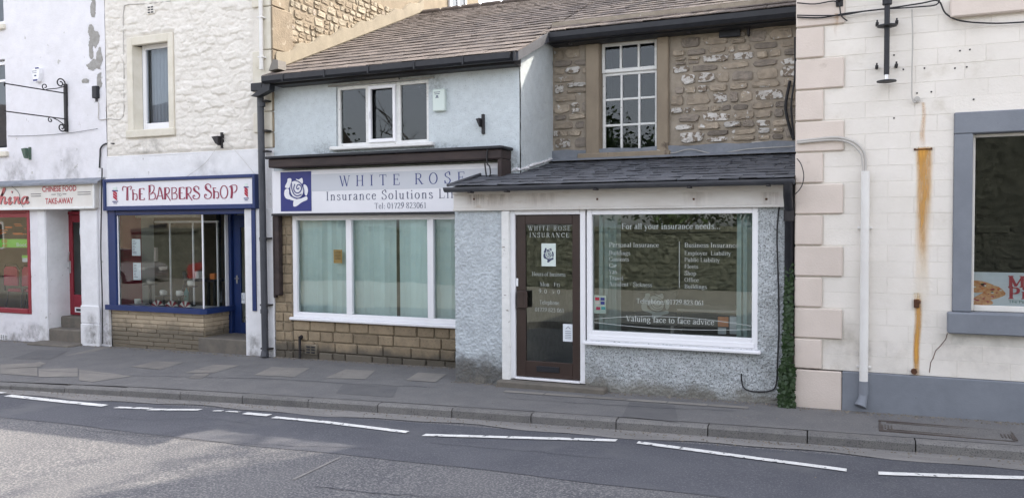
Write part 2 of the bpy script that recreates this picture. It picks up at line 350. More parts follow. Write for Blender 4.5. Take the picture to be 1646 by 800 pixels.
    def part(s, name, m, parent, smooth=False, label=None, kind=None):
        o = bpy.data.objects.new(name, s.mesh(name, org(parent), smooth)); COL.objects.link(o); o.parent = parent
        ORG[o.name] = org(parent); o.data.materials.append(m if not isinstance(m, str) else M[m]); return setp(o, label, kind=kind)
    def thing(s, name, m, label, cat, group=None, smooth=False):
        a = np.array(s.v); o_ = Vector(((a[:, 0].min() + a[:, 0].max()) / 2, (a[:, 1].min() + a[:, 1].max()) / 2, a[:, 2].min()))
        o = bpy.data.objects.new(name, s.mesh(name, o_, smooth)); COL.objects.link(o); o.location = o_; ORG[o.name] = o_
        o.data.materials.append(m if not isinstance(m, str) else M[m]); return setp(o, label, cat, group)
    def struct(s, name, m, kind='structure', smooth=False, label=None):
        o = bpy.data.objects.new(name, s.mesh(name, smooth=smooth)); COL.objects.link(o); ORG[o.name] = Vector((0, 0, 0))
        o.data.materials.append(M[m]); return setp(o, label, kind=kind)
def piece(name, me, parent, loc, m=None, rot=None):
    o = bpy.data.objects.new(name, me); COL.objects.link(o); o.parent = parent; o.location = Vector(loc) - org(parent)
    if rot: o.rotation_euler = rot
    if m is not None:
        if not me.materials: me.materials.append(None)
        o.material_slots[0].link = 'OBJECT'; o.material_slots[0].material = M[m]
    return o

def wall_sheet(parent, name, m, x0, x1, z0, z1, Y, holes=(), step=.04, disp=None, slits=True, axis='y', label=None):
    """a wall face as a displaced grid with real openings; disp(x,z)->metres proud"""
    xs = set(np.linspace(x0, x1, max(2, int((x1 - x0) / step))).round(4)); zs = set(np.linspace(z0, z1, max(2, int((z1 - z0) / step))).round(4))
    for h in holes:
        for v in h[:2]:
            if x0 < v < x1: xs.add(round(v, 4))
        for v in h[2:]:
            if z0 < v < z1: zs.add(round(v, 4))
    xs = np.array(sorted(xs)); zs = np.array(sorted(zs)); X, Z = np.meshgrid(xs, zs)
    D = disp(X, Z) if disp else np.zeros_like(X)
    Yv = Y - D if axis == 'y' else Y + D
    co = np.stack([X, Yv, Z] if axis == 'y' else [Yv, X, Z], -1).reshape(-1, 3) - np.array(org(parent))
    nx = len(xs); cx = (xs[:-1] + xs[1:]) / 2; cz = (zs[:-1] + zs[1:]) / 2
    CX, CZ = np.meshgrid(cx, cz); keep = np.ones(CX.shape, bool)
    for h in holes: keep &= ~((CX > h[0]) & (CX < h[1]) & (CZ > h[2]) & (CZ < h[3]))
    j, i = np.nonzero(keep); a = j * nx + i
    fc = np.stack([a, a + 1, a + 1 + nx, a + nx], -1)
    me = bpy.data.meshes.new(name); me.from_pydata(co.tolist(), [], fc.tolist()); me.update(); me.shade_smooth()
    me.materials.append(M[m]); o = bpy.data.objects.new(name, me); COL.objects.link(o); o.parent = parent; ORG[o.name] = org(parent)
    if label: o['label'] = label
    return o
def reveals(b, h, Y, depth):
    x0, x1, z0, z1 = h; e = .004
    b.quad((x0, Y - e, z0), (x0, Y + depth, z0), (x0, Y + depth, z1), (x0, Y - e, z1))
    b.quad((x1, Y - e, z0), (x1, Y + depth, z0), (x1, Y + depth, z1), (x1, Y - e, z1))
    b.quad((x0, Y - e, z1), (x0, Y + depth, z1), (x1, Y + depth, z1), (x1, Y - e, z1))
    b.quad((x0, Y - e, z0), (x0, Y + depth, z0), (x1, Y + depth, z0), (x1, Y - e, z0)); return b

STONEM = []
def stone_mesh(w_, h, d, seed, rough=.25, n=9, flat=.62):
    """one irregular stone, front towards -Y, centred, back at y=0"""
    r = random.Random(seed); b = B(); ring = []
    for k in range(n):
        t = 2 * math.pi * (k + .5) / n; c, s_ = math.cos(t), math.sin(t)
        e = .35 + .2 * r.random()
        x = math.copysign(abs(c) ** e, c) * w_ / 2; z = math.copysign(abs(s_) ** e, s_) * h / 2
        ring.append((x * (1 - rough * r.random() * .5), z * (1 - rough * r.random() * .6)))
    for sc, y in ((1, .0), (1, -d * .7), (.93, -d * .95), (flat, -d)):
        for x, z in ring: b.v.append((x * sc, y - (r.random() - .5) * d * .42 * (y != 0), z * sc))
    for L in range(3):
        for k in range(n): b.f.append((L * n + k, L * n + (k + 1) % n, (L + 1) * n + (k + 1) % n, (L + 1) * n + k))
    b.v.append((0, -d * (1 + .25 * (r.random() - .5)), 0)); c = len(b.v) - 1
    for k in range(n): b.f.append((3 * n + k, 3 * n + (k + 1) % n, c))
    me = b.mesh('stone'); return me
def rubble(parent, x0, x1, z0, z1, Y, mats, wts, hmin=.09, hmax=.17, wmin=.12, wmax=.38, d=.05, skip=None, axis='y', seed=1, gap=.018, limit=290, cover=None, name='stone', rough=.25):
    r = random.Random(seed); z = z0; cnt = 0
    while z < z1 - .03:
        h = min(r.uniform(hmin, hmax), z1 - z); x = x0 + r.uniform(-.0, .02)
        while x < x1 - .04:
            ww = r.uniform(wmin, wmax) * (1 if h > .11 else .85); ww = min(ww, x1 - x)
            if x1 - x - ww < .06: ww = x1 - x
            zz = z; hh = h
            if r.random() < .22 and h > .12:                  # two thin stones one over the other
                parts = [(z, h * .5), (z + h * .5, h * .5)]
            else: parts = [(z + r.uniform(-.006, .006), h)]
            for (pz, ph) in parts:
                cx, cz = x + ww / 2, pz + ph / 2
                if skip and skip(x, x + ww, pz, pz + ph): continue
                if cnt >= limit: return cnt
                me = stone_mesh(ww - gap, ph - gap, d * r.uniform(.6, 1.15), r.random(), rough=rough)
                rot = (0, r.uniform(-.03, .03), 0) if axis == 'y' else (0, 0, math.pi / 2)
                loc = (cx, Y, cz) if axis == 'y' else (Y, cx, cz)
                piece(name, me, parent, loc, r.choices(mats, wts)[0], rot); cnt += 1
            x += ww
        z += h
    return cnt

# ------------------------------------------------------------------ lettering
def cr(pts, n=6, closed=False):
    """Catmull-Rom through points"""
    P = [Vector((*p[:2], 0)) for p in pts]; out = []; m = len(P)
    rngs = range(m) if closed else range(m - 1)
    for i in rngs:
        p0 = P[(i - 1) % m] if closed or i > 0 else P[0] * 2 - P[1]
        p1 = P[i]; p2 = P[(i + 1) % m]; p3 = P[(i + 2) % m] if closed or i + 2 < m else P[-1] * 2 - P[-2]
        for k in range(n):
            t = k / n
            out.append(.5 * ((2 * p1) + (p2 - p0) * t + (2 * p0 - 5 * p1 + 4 * p2 - p3) * t * t + (-p0 + 3 * p1 - 3 * p2 + p3) * t ** 3))
    if not closed: out.append(P[-1])
    return [(p.x, p.y) for p in out]
def stroke(b, pts, fw, closed=False):
    """ribbon along pts; fw(dx,dz)->width; b maps (x,z)->3D through b.map"""
    P = [Vector((p[0], p[1])) for p in pts]; m = len(P); L = []; Rr = []
    for i in range(m):
        if closed: d = P[(i + 1) % m] - P[(i - 1) % m]
        else: d = P[min(i + 1, m - 1)] - P[max(i - 1, 0)]
        if d.length < 1e-9: d = Vector((1, 0))
        d.normalize(); nrm = Vector((-d.y, d.x)); hw = fw(abs(d.x), abs(d.y)) / 2
        L.append(P[i] + nrm * hw); Rr.append(P[i] - nrm * hw)
    b.k += 1; n = len(b.v)
    for p in L: b.v.append(b.map(p.x, p.y, b.k))
    for p in Rr: b.v.append(b.map(p.x, p.y, b.k))
    for i in range(m if closed else m - 1):
        j = (i + 1) % m; b.f.append((n + i, n + j, n + m + j, n + m + i))
def fillpoly(b, pts):
    b.k += 1; n = len(b.v)
    for p in pts: b.v.append(b.map(p[0], p[1], b.k))
    b.f.append(tuple(range(n, n + len(pts))))
def flatmap(Y, kk=.00012, base=.004):
    return lambda x, z, k: (x, Y - base - (k % 24) * kk, z)

# serif alphabet, cap height 10, x-height 6.6. S = stem with serifs, n = thin straight, k = thick straight, c/o = open/closed curve with a broad nib, h = thin bar, s = serif, d = dot
OV = lambda cx, cz, rx, rz, n=16: [(cx + rx * math.cos(2 * math.pi * i / n), cz + rz * math.sin(2 * math.pi * i / n)) for i in range(n)]
def S(x, z0=0, z1=10, b=1, t=1): return ('S', x, z0, z1, b, t)
GL = {
 ' ': (3.6, []),
 'A': (10, [('n', 1.4, 0, 4.9, 10), ('k', 5, 9.9, 8.4, 0), ('h', 2.6, 3.5, 7), ('s', 1.4, 0), ('s', 8.5, 0)]),
 'B': (8.8, [S(2.2), ('c', [(2.2, 9.8), (5, 9.75), (6.9, 8.6), (6.6, 6), (4.8, 5.3), (2.2, 5.2)]), ('c', [(4.2, 5.2), (6.6, 4.7), (7.7, 2.9), (6.8, .7), (4.6, .2), (2.2, .2)])]),
 'C': (9.4, [('c', [(8.5, 7.2), (7.4, 9.3), (5.2, 9.9), (2.6, 8.7), (1.3, 5), (2.6, 1.3), (5.2, .1), (7.3, .6), (8.7, 2.4)]), ('n', 8.6, 6.9, 8.6, 9.9)]),
 'E': (8.6, [S(2.2), ('h', 2.2, 7.6, 9.75), ('h', 2.2, 6, 5.2), ('h', 2.2, 8, .25), ('n', 7.5, 7.9, 7.6, 10), ('n', 6, 4, 6, 6.4), ('n', 7.8, 0, 8.1, 2.3)]),
 'F': (8, [S(2.2), ('h', 2.2, 7.6, 9.75), ('h', 2.2, 6, 5.2), ('n', 7.5, 7.9, 7.6, 10), ('n', 6, 4, 6, 6.4)]),
 'H': (10.4, [S(2.1), S(8.1), ('h', 2, 8, 5.1)]),
 'I': (4.6, [S(2.2)]),
 'L': (8.4, [S(2.2), ('h', 2.2, 7.6, .25), ('n', 7.4, 0, 7.8, 2.6)]),
 'M': (12.4, [('n', 2, 0, 2, 10), ('k', 2.1, 9.8, 6, .6), ('n', 6, .5, 9.9, 9.8), S(10.1), ('s', 2, 0), ('s', 1.6, 10)]),
 'N': (10.4, [('n', 2, 0, 2, 10), ('k', 2, 9.8, 8.2, .2), ('n', 8.3, 0, 8.3, 10), ('s', 2, 0), ('s', 8.3, 10), ('s', 1.5, 10)]),
 'O': (10.4, [('o', OV(5.2, 5, 4, 5))]),
 'P': (8.4, [S(2.2), ('c', [(2.2, 9.8), (5, 9.75), (7.2, 8.7), (7.3, 6.2), (5.2, 4.8), (2.2, 4.7)])]),
 'R': (9.4, [S(2.2), ('c', [(2.2, 9.8), (5, 9.75), (7, 8.7), (6.9, 6.3), (5, 5.1), (2.2, 5)]), ('k', 4.7, 5, 8.6, .1), ('s', 8.9, 0)]),
 'S': (7.6, [('c', [(6.4, 7.6), (5.6, 10.5), (3.8, 9.9), (1.8, 9), (1.7, 7), (3.6, 5.6), (5.7, 4.5), (6.7, 2.6), (5.6, .6), (3.6, .05), (1.7, .8), (1, 2.8)]), ('n', 6.5, 7.2, 6.5, 9.9), ('n', 1, 0, 1, 2.8)]),
 'T': (9, [S(4.5, 0, 10, 1, 0), ('h', .8, 8.2, 9.75), ('n', .8, 7.7, .9, 10), ('n', 8.2, 7.7, 8.1, 10)]),
 'U': (10.2, [('c', [(2.2, 10), (2.2, 6), (2.3, 2.6), (3.4, .6), (5.3, .1), (7.3, .8), (8.2, 2.8)]), ('n', 8.3, 2.6, 8.3, 10), ('s', 2.2, 10), ('s', 8.3, 10)]),
 'V': (10, [('k', 1.6, 10, 5.1, .1), ('n', 5.1, .1, 8.6, 10), ('s', 1.5, 10), ('s', 8.6, 10)]),
 'W': (13.6, [('k', 1.6, 10, 4.5, .1), ('n', 4.5, .1, 7, 9), ('k', 6.4, 10, 9.4, .1), ('n', 9.4, .1, 12.2, 10), ('s', 1.5, 10), ('s', 6.4, 10), ('s', 12.2, 10)]),
 'a': (6.4, [('c', [(1.2, 5.2), (1.9, 6.3), (3.2, 6.6), (4.4, 6), (4.6, 4.6), (4.6, 1.6), (5, .4), (6, .6)]), ('c', [(4.6, 4.1), (2.6, 3.3), (1, 2.2), (1.1, .6), (2.4, .1), (3.6, .6), (4.6, 1.5)])]),
 'b': (7.2, [S(1.8, 0, 10, 0, 2), ('c', [(1.9, 4.9), (3, 6.3), (4.6, 6.4), (6.2, 5), (6.3, 2.4), (5, .5), (3.3, .1), (1.9, .9)])]),
 'c': (6.2, [('c', [(5.5, 5.1), (4.6, 6.4), (3, 6.4), (1.3, 5), (1.1, 2.6), (2.3, .5), (3.9, .2), (5.7, 1.6)])]),
 'd': (7.4, [S(5.5, 0, 10, 3, 2), ('c', [(5.4, 5.4), (4.3, 6.4), (2.8, 6.4), (1.3, 5), (1.1, 2.4), (2.2, .4), (3.8, .2), (5.4, 1.3)])]),
 'e': (6.4, [('h', 1.3, 5.5, 3.9), ('c', [(5.5, 3.9), (5, 5.8), (3.4, 6.5), (1.6, 5.4), (1.1, 3), (2.1, .7), (3.8, .15), (5.8, 1.6)])]),
 'f': (4.6, [('c', [(5.1, 8.9), (4.2, 9.9), (3, 9.4), (2.4, 8), (2.4, 5), (2.4, 0)]), ('h', .8, 4.4, 6.4), ('s', 2.4, 0)]),
 'g': (6.9, [('o', OV(3.1, 4.4, 2, 2.1, 12)), ('c', [(4.6, 6), (5.6, 6.3), (6.4, 6.2)]), ('c', [(2, 2.6), (1.4, 1.5), (2.4, .8), (4.6, .5), (5.9, -.6), (5.3, -2.2), (3, -2.9), (1, -2.3), (.9, -1), (2.2, .3)])]),
 'h': (7.5, [S(1.8, 0, 10, 1, 2), ('c', [(1.9, 4.9), (3.2, 6.2), (4.7, 6.3), (5.6, 4.9), (5.6, 2), (5.6, 0)]), ('s', 5.6, 0)]),
 'i': (3.7, [S(1.9, 0, 6.5, 1, 2), ('d', 1.8, 8.9)]),
 'k': (7.4, [S(1.8, 0, 10, 1, 2), ('n', 2, 2.9, 5.4, 6.4), ('k', 3.3, 4, 6.4, 0), ('s', 5.6, 6.4)]),
 'l': (3.7, [S(1.9, 0, 10, 1, 2)]),
 'm': (11.4, [S(1.8, 0, 6.5, 1, 2), ('c', [(1.9, 4.9), (3.2, 6.2), (4.6, 6.3), (5.5, 4.9), (5.5, 0)]), ('s', 5.5, 0), ('c', [(5.6, 4.9), (7, 6.2), (8.4, 6.3), (9.4, 4.9), (9.4, 0)]), ('s', 9.4, 0)]),
 'n': (7.5, [S(1.8, 0, 6.5, 1, 2), ('c', [(1.9, 4.9), (3.2, 6.2), (4.7, 6.3), (5.6, 4.9), (5.6, 2), (5.6, 0)]), ('s', 5.6, 0)]),
 'o': (7.2, [('o', OV(3.6, 3.3, 2.6, 3.2))]),
 'p': (7.4, [S(1.8, -3, 6.5, 1, 2), ('c', [(1.9, 5.2), (3.2, 6.3), (4.7, 6.3), (6.2, 4.8), (6.2, 2.2), (4.9, .4), (3.3, .2), (1.9, 1.1)])]),
 'r': (5.4, [S(1.8, 0, 6.5, 1, 2), ('c', [(1.9, 4.6), (2.9, 6), (4, 6.5), (5, 5.9)])]),
 's': (5.6, [('c', [(4.6, 5), (4, 6.2), (2.8, 6.5), (1.5, 5.8), (1.5, 4.6), (3, 3.6), (4.6, 2.5), (4.9, 1.2), (3.8, .2), (2.3, .1), (1, 1.6)])]),
 't': (4.4, [('c', [(2.2, 8.2), (2.2, 4), (2.2, 1.6), (2.8, .3), (4.4, .7)]), ('h', .6, 4.1, 6.3)]),
 'u': (7.5, [('c', [(1.7, 6.5), (1.7, 3), (1.9, 1.2), (3, .2), (4.4, .5), (5.6, 1.7)]), S(5.6, 0, 6.5, 3, 2), ('s', 1.2, 6.4)]),
 'v': (7, [('k', 1, 6.5, 3.6, .1), ('n', 3.6, .1, 6, 6.5), ('s', 1, 6.5), ('s', 6, 6.5)]),
 'y': (7, [('k', 1, 6.5, 3.8, .3), ('n', 6.1, 6.5, 3, -2), ('c', [(3.1, -1.8), (2.2, -2.9), (1, -2.6)]), ('s', 1, 6.5), ('s', 6, 6.5)]),
 '.': (3.4, [('d', 1.6, .6)]), ':': (3.8, [('d', 1.9, .6), ('d', 1.9, 5.2)]), '-': (4.6, [('h', .9, 3.7, 3.1)]), '/': (4, [('n', .3, 0, 3.4, 10)]),
 '0': (7, [('o', OV(3.5, 5, 2.6, 4.9))]), '1': (7, [S(3.7, 0, 9.6, 1, 0), ('n', 1.9, 8.6, 3.6, 9.7)]),
 '2': (7, [('c', [(1, 7.6), (2, 9.6), (3.8, 9.7), (5.3, 8.2), (5, 6), (3, 3), (1, .5)]), ('h', 1, 6, .35), ('n', 6, 0, 6.4, 1.8)]),
 '3': (7, [('c', [(1.2, 8.2), (2.6, 9.7), (4.5, 9.2), (4.9, 7.2), (3, 5.5), (5, 4.6), (5.5, 2.4), (4.2, .4), (2.2, .05), (.9, .9)])]),
 '5': (7, [('h', 2.2, 5.8, 9.3), ('n', 2.2, 9.3, 1.7, 5.6), ('c', [(1.6, 5.6), (3.6, 5.4), (5.4, 4.2), (5.4, 1.8), (3.7, .2), (1, .4)])]),
 '6': (7, [('c', [(5.9, 9.8), (3.2, 8.4), (1.3, 5.4), (1, 2.8), (2.2, .4), (4.2, .2), (5.8, 1.8), (5.7, 4.4), (4, 5.8), (2, 5.2), (1.2, 4)])]),
 '7': (7, [('h', .9, 6, 9.3), ('n', .9, 9.4, .7, 7.4), ('k', 5.8, 9.4, 2.9, 0)]),
 '8': (7, [('c', [(3.5, 5.3), (1.5, 6.6), (1.6, 9), (3.5, 9.8), (5.3, 8.8), (5.2, 6.8), (3.5, 5.3), (1.3, 3.8), (1.1, 1.4), (3.4, .1), (5.7, 1.3), (5.7, 3.4), (3.5, 5.3)])]),
 '9': (7, [('c', [(1.1, .2), (3.6, 1.6), (5.6, 4.6), (5.9, 7.2), (4.7, 10.5), (2.8, 9.7), (1.2, 8.2), (1.3, 5.6), (3, 4.3), (4.8, 5), (5.8, 6.4)])]),
}
def glyph(b, ch, x, z, sx, sz, wt=1., thick=1.15, thin=.42):
    adv, st = GL[ch]; T_ = thick * wt; t_ = thin * wt
    nib = lambda dx, dz: math.sqrt((T_ * dz) ** 2 + (t_ * dx) ** 2) * sx
    cw = lambda v: (lambda dx, dz: v * sx)
    tr = lambda p: (x + p[0] * sx, z + p[1] * sz)
    for s in st:
        k = s[0]
        if k == 'S':
            _, cx, z0, z1, bo, to = s
            stroke(b, [tr((cx, z0)), tr((cx, z1))], cw(T_))
            if bo == 1: stroke(b, [tr((cx - 1.35, z0 + t_ / 2)), tr((cx + 1.35, z0 + t_ / 2))], cw(t_))
            if bo == 3: stroke(b, [tr((cx, z0 + t_ / 2)), tr((cx + 1.4, z0 + t_ / 2))], cw(t_))
            if to == 1: stroke(b, [tr((cx - 1.35, z1 - t_ / 2)), tr((cx + 1.35, z1 - t_ / 2))], cw(t_))
            if to == 2: stroke(b, [tr((cx - 1.3, z1 - 1)), tr((cx + .3, z1 - t_ / 2))], cw(t_))
        elif k == 'k': stroke(b, [tr(s[1:3]), tr(s[3:5])], cw(T_))
        elif k == 'n': stroke(b, [tr(s[1:3]), tr(s[3:5])], cw(t_))
        elif k == 'h': stroke(b, [tr((s[1], s[3])), tr((s[2], s[3]))], cw(t_))
        elif k == 's': stroke(b, [tr((s[1] - 1.2, s[2] + (t_ / 2 if s[2] < 1 else -t_ / 2))), tr((s[1] + 1.2, s[2] + (t_ / 2 if s[2] < 1 else -t_ / 2)))], cw(t_))
        elif k == 'd': fillpoly(b, [tr(p) for p in OV(s[1], s[2], .75 * wt, .75 * wt, 8)])
        elif k == 'c': stroke(b, [tr(p) for p in cr(s[1], 4)], nib)
        elif k == 'o': stroke(b, [tr(p) for p in cr(s[1], 2, True)], nib, True)
    return adv * sx
def serif_text(b, txt, x0, x1, z, cap, wt=1., track=0., align='fit'):
    """set txt on the baseline z between x0 and x1"""
    n = sum(GL[c][0] for c in txt) + track * (len(txt) - 1); sz = cap / 10
    sx = (x1 - x0) / n if align == 'fit' else sz
    x = x0
    for c in txt: x += glyph(b, c, x, z, sx, sz, wt) + track * sx
def sans_text(b, txt, x0, x1, z, cap, Y, bold=0.):
    """flat letters from Blender's built-in face"""
    cu = bpy.data.curves.new('letters', 'FONT'); cu.body = txt; cu.size = 1; cu.offset = bold; cu.resolution_u = 2
    o = bpy.data.objects.new('letters', cu); COL.objects.link(o); dg = bpy.context.evaluated_depsgraph_get(); dg.update()
    me = bpy.data.meshes.new_from_object(o.evaluated_get(dg)); co = np.array([v.co[:2] for v in me.vertices])
    mn, mx = co.min(0), co.max(0); n = len(b.v)
    for p in co: b.v.append((x0 + (p[0] - mn[0]) / (mx[0] - mn[0]) * (x1 - x0), Y - .004, z + (p[1] - mn[1]) / (mx[1] - mn[1]) * cap))
    for f in me.polygons: b.f.append(tuple(n + i for i in f.vertices))
    bpy.data.objects.remove(o); bpy.data.meshes.remove(me); bpy.data.curves.remove(cu)
PET = [[(.12, .64), (.2, .77), (.22, .85), (.32, .86), (.35, .8), (.31, .69), (.26, .6), (.17, .6)],
       [(.5, .84), (.6, .82), (.71, .86), (.74, .74), (.67, .69), (.57, .77)],
       [(.31, .62), (.37, .76), (.53, .78), (.68, .68), (.75, .54), (.71, .4), (.58, .33), (.4, .37), (.32, .48)],
       [(.09, .44), (.13, .56), (.25, .57), (.27, .42), (.37, .32), (.26, .29), (.14, .33)],
       [(.76, .67), (.86, .65), (.91, .52), (.86, .38), (.79, .44)],
       [(.4, .12), (.44, .27), (.68, .31), (.86, .36), (.88, .27), (.71, .21), (.55, .12), (.46, .09)],
       [(.27, .3), (.36, .36), (.52, .29), (.66, .3), (.58, .24), (.42, .25)]]
SW = [[(.62, .6), (.57, .56), (.53, .6), (.57, .68), (.66, .66), (.7, .57), (.62, .47), (.5, .47), (.43, .57), (.47, .7)],
      [(.36, .73), (.36, .6), (.43, .44), (.55, .38), (.7, .42)], [(.3, .55), (.3, .45), (.4, .35), (.55, .31)], [(.5, .8), (.62, .75), (.72, .66), (.78, .5), (.72, .36)]]
def rose(b, x0, x1, z0, z1):
    for p in PET: fillpoly(b, [(x0 + u * (x1 - x0), z0 + v * (z1 - z0)) for u, v in cr(p, 4, True)])
def rose_lines(b, x0, x1, z0, z1, wd=.028):
    for p in SW: stroke(b, [(x0 + u * (x1 - x0), z0 + v * (z1 - z0)) for u, v in cr(p, 5)], lambda a, c: wd * (x1 - x0))
def lett(Y, kk=.00006, base=.004):
    b = B(); b.map = flatmap(Y, kk, base); return b

def window(parent, x0, x1, z0, z1, Y, fw=.06, depth=.07, mulls=(), rails=(), m='upvc', glass=None, name='window', bar=.05, gy=None, label=None, btm=None):
    """frame bars as a part, each pane its sub-part; mulls/rails = centre positions"""
    b = B(); bt = btm if btm else fw
    b.box(x0, x0 + fw, Y, Y + depth, z0, z1, .006).box(x1 - fw, x1, Y, Y + depth, z0, z1, .006)
    b.box(x0 + fw, x1 - fw, Y + .002, Y + depth - .002, z1 - fw, z1, .006).box(x0 + fw, x1 - fw, Y + .002, Y + depth - .002, z0, z0 + bt, .006)
    for q in mulls: b.box(q - bar / 2, q + bar / 2, Y + .004, Y + depth - .004, z0 + bt, z1 - fw, .005)
    ms = sorted(mulls); edges = [x0 + fw] + [e for q in ms for e in (q - bar / 2, q + bar / 2)] + [x1 - fw]
    for q in rails:
        for i in range(0, len(edges), 2): b.box(edges[i], edges[i + 1], Y + .006, Y + depth - .006, q - bar / 2, q + bar / 2, .005)
    w_ = b.part(name, m, parent, label=label); rz = sorted(rails); ez = [z0 + bt] + [e for q in rz for e in (q - bar / 2, q + bar / 2)] + [z1 - fw]
    g = gy if gy is not None else Y + depth * .55
    for i in range(0, len(edges), 2):
        for j in range(0, len(ez), 2):
            B().box(edges[i] - .004, edges[i + 1] + .004, g, g, ez[j] - .004, ez[j + 1] + .004).quad if False else None
            B().quad((edges[i] - .004, g, ez[j] - .004), (edges[i + 1] + .004, g, ez[j] - .004), (edges[i + 1] + .004, g, ez[j + 1] + .004), (edges[i] - .004, g, ez[j + 1] + .004)).part('pane', glass or G2, w_)
    return w_
def room(parent, x0, x1, y0, y1, z0, z1, m, name='room_lining', front=False):
    b = B(); b.quad((x0, y1, z0), (x1, y1, z0), (x1, y1, z1), (x0, y1, z1)); b.quad((x0, y0, z0), (x0, y1, z0), (x0, y1, z1), (x0, y0, z1))
    b.quad((x1, y0, z0), (x1, y1, z0), (x1, y1, z1), (x1, y0, z1)); b.quad((x0, y0, z1), (x1, y0, z1), (x1, y1, z1), (x0, y1, z1))
    b.quad((x0, y0, z0), (x1, y0, z0), (x1, y1, z0), (x0, y1, z0)); return b.part(name, m, parent)

exec_order = []
# ================================================================== GROUND
def sheet(name, m, xs, yfun0, yfun1, zfun, n=6, kind='structure', parent=None):
    b = B(); xs = list(xs)
    for i in range(len(xs) - 1):
        for j in range(n):
            q = []
            for x, t in ((xs[i], j / n), (xs[i + 1], j / n), (xs[i + 1], (j + 1) / n), (xs[i], (j + 1) / n)):
                y = yfun0(x) * (1 - t) + yfun1(x) * t; q.append((x, y, zfun(x, y)))
            b.quad(*q)
    return b.struct(name, m, kind) if parent is None else b.part(name, m, parent)
XS = np.arange(-34, 14.1, .5)
KB = .13
B().quad((-400, -400, -.62), (400, -400, -.62), (400, 400, -.62), (-400, 400, -.62)).struct('ground', 'step')
road = sheet('road', 'tarc', XS, lambda x: 2.6, lambda x: kerb_y(x), lambda x, y: road_z(x), 2)
YP = lambda x: 6.35 + .018 * x
sheet('road_patch', 'tarn', np.arange(-34, 14.1, .25), lambda x: YP(x) + .02 * math.sin(x * 1.3) + .012 * math.sin(x * 3.7), lambda x: kerb_y(x) - .30, lambda x, y: road_z(x) + .004, 2)
sheet('channel', 'chan', np.arange(-34, 14.1, .25), lambda x: kerb_y(x) - .27 - .05 * math.sin(x * 1.9) - .03 * math.sin(x * 5.3), lambda x: kerb_y(x), lambda x, y: road_z(x) + .008, 1)
pavement = sheet('pavement', 'tarp', XS, lambda x: kerb_y(x) + KB - .004, lambda x: 11.0, lambda x, y: pave_z(x, y), 6)
B().quad((-34, 10.9, -.4), (14, 10.9, -.4), (14, 22, -.4), (-34, 22, -.4)).struct('yard', 'tarp')
sheet('opposite_pavement', 'palef', XS, lambda x: -5.9, lambda x: 2.47, lambda x, y: gx(x) - .02, 4)
opk = sheet('opposite_kerb', 'kerb', XS, lambda x: 2.47, lambda x: 2.6, lambda x, y: gx(x) - .02, 1)
sheet('opposite_kerb_face', 'kerb', XS, lambda x: 2.6, lambda x: 2.605, lambda x, y: gx(x) - (.02 if y < 2.602 else .17), 1)
kerb = B().box(-34, 14, 8.6, 8.601, -.5, -.499).struct('kerb', 'kerb')
x = -20.0; i = 0
while x < 7:
    L = .93 if x > -9 else .93
    a, c = Vector((x, kerb_y(x), 0)), Vector((x + L, kerb_y(x + L), 0)); zt0, zt1 = gx(x) - .055, gx(x + L) - .055
    if x < -8.6: drop = min(.03, (-8.6 - x) * .012)
    else: drop = 0
    zt0 -= drop; zt1 -= drop
    b = B(); g = .006; ch = .022; me = []
    d = (c - a).normalized(); n_ = Vector((-d.y, d.x, 0)); pa = a + d * g; pc = c - d * g
    prof = [(0, -.14), (0, -ch), (ch, 0), (KB, 0), (KB, -.14)]
    nn = len(b.v)
    for p, zt in ((pa, zt0), (pc, zt1)):
        for (o_, z_) in prof: b.v.append((p.x + n_.x * o_, p.y + n_.y * o_, zt + z_ + random.uniform(-.002, .002)))
    for k in range(5): b.f.append((nn + k, nn + (k + 1) % 5, nn + 5 + (k + 1) % 5, nn + 5 + k))
    b.f += [tuple(nn + k for k in range(5)), tuple(nn + 5 + k for k in range(5))[::-1]]
    b.part('kerb_stone', 'kerb', kerb); x += L; i += 1
# flagstones let into the footway
def flag(pts, m='flag'):
    b = B(); q = [onroad(px, py, -.03) for px, py in pts]
    b.quad(*[(p.x, p.y, pave_z(p.x, p.y) + .005) for p in q]); return b.part('flagstone', m, pavement)
for pts in ([(211, 592), (251, 583.5), (296, 585.5), (258, 596)], [(297, 601), (343, 589), (385, 590.5), (345, 601)], [(303, 608.5), (314, 602), (339, 602), (324, 609)],
            [(408, 605), (437, 593), (498, 595), (473, 608)], [(523, 610), (555, 597), (603, 599), (588, 612)], [(652, 614), (672, 602), (718, 605), (700, 617)],
            [(0, 586.5), (55, 585.5), (160, 561), (184, 559), (66, 588), (66, 590), (0, 592)]): flag(pts)
for k, (a, c) in enumerate((((0, 588), (60, 589)), ((62, 589), (125, 590.5)), ((127, 590.5), (214, 602)))):
    flag([(a[0], a[1] + 4), (c[0], c[1] + 2), (c[0] + (0 if k < 2 else -66), c[1] + (13 if k < 2 else 9)), (a[0], a[1] + 10 + 4 * k)])
for k in range(6):                                               # narrow edging slabs in front of the porch
    p = onroad(808 + k * 66, 629 + k * 4.4, -.01); q = onroad(808 + k * 66 + 64, 629 + k * 4.4 + 4.2, -.01)
    B().quad(*[(a, b_, pave_z(a, b_) + .006) for a, b_ in ((p.x, p.y), (q.x, q.y), (q.x, q.y + .09), (p.x, p.y + .09))]).part('edging_slab', 'flag', pavement)
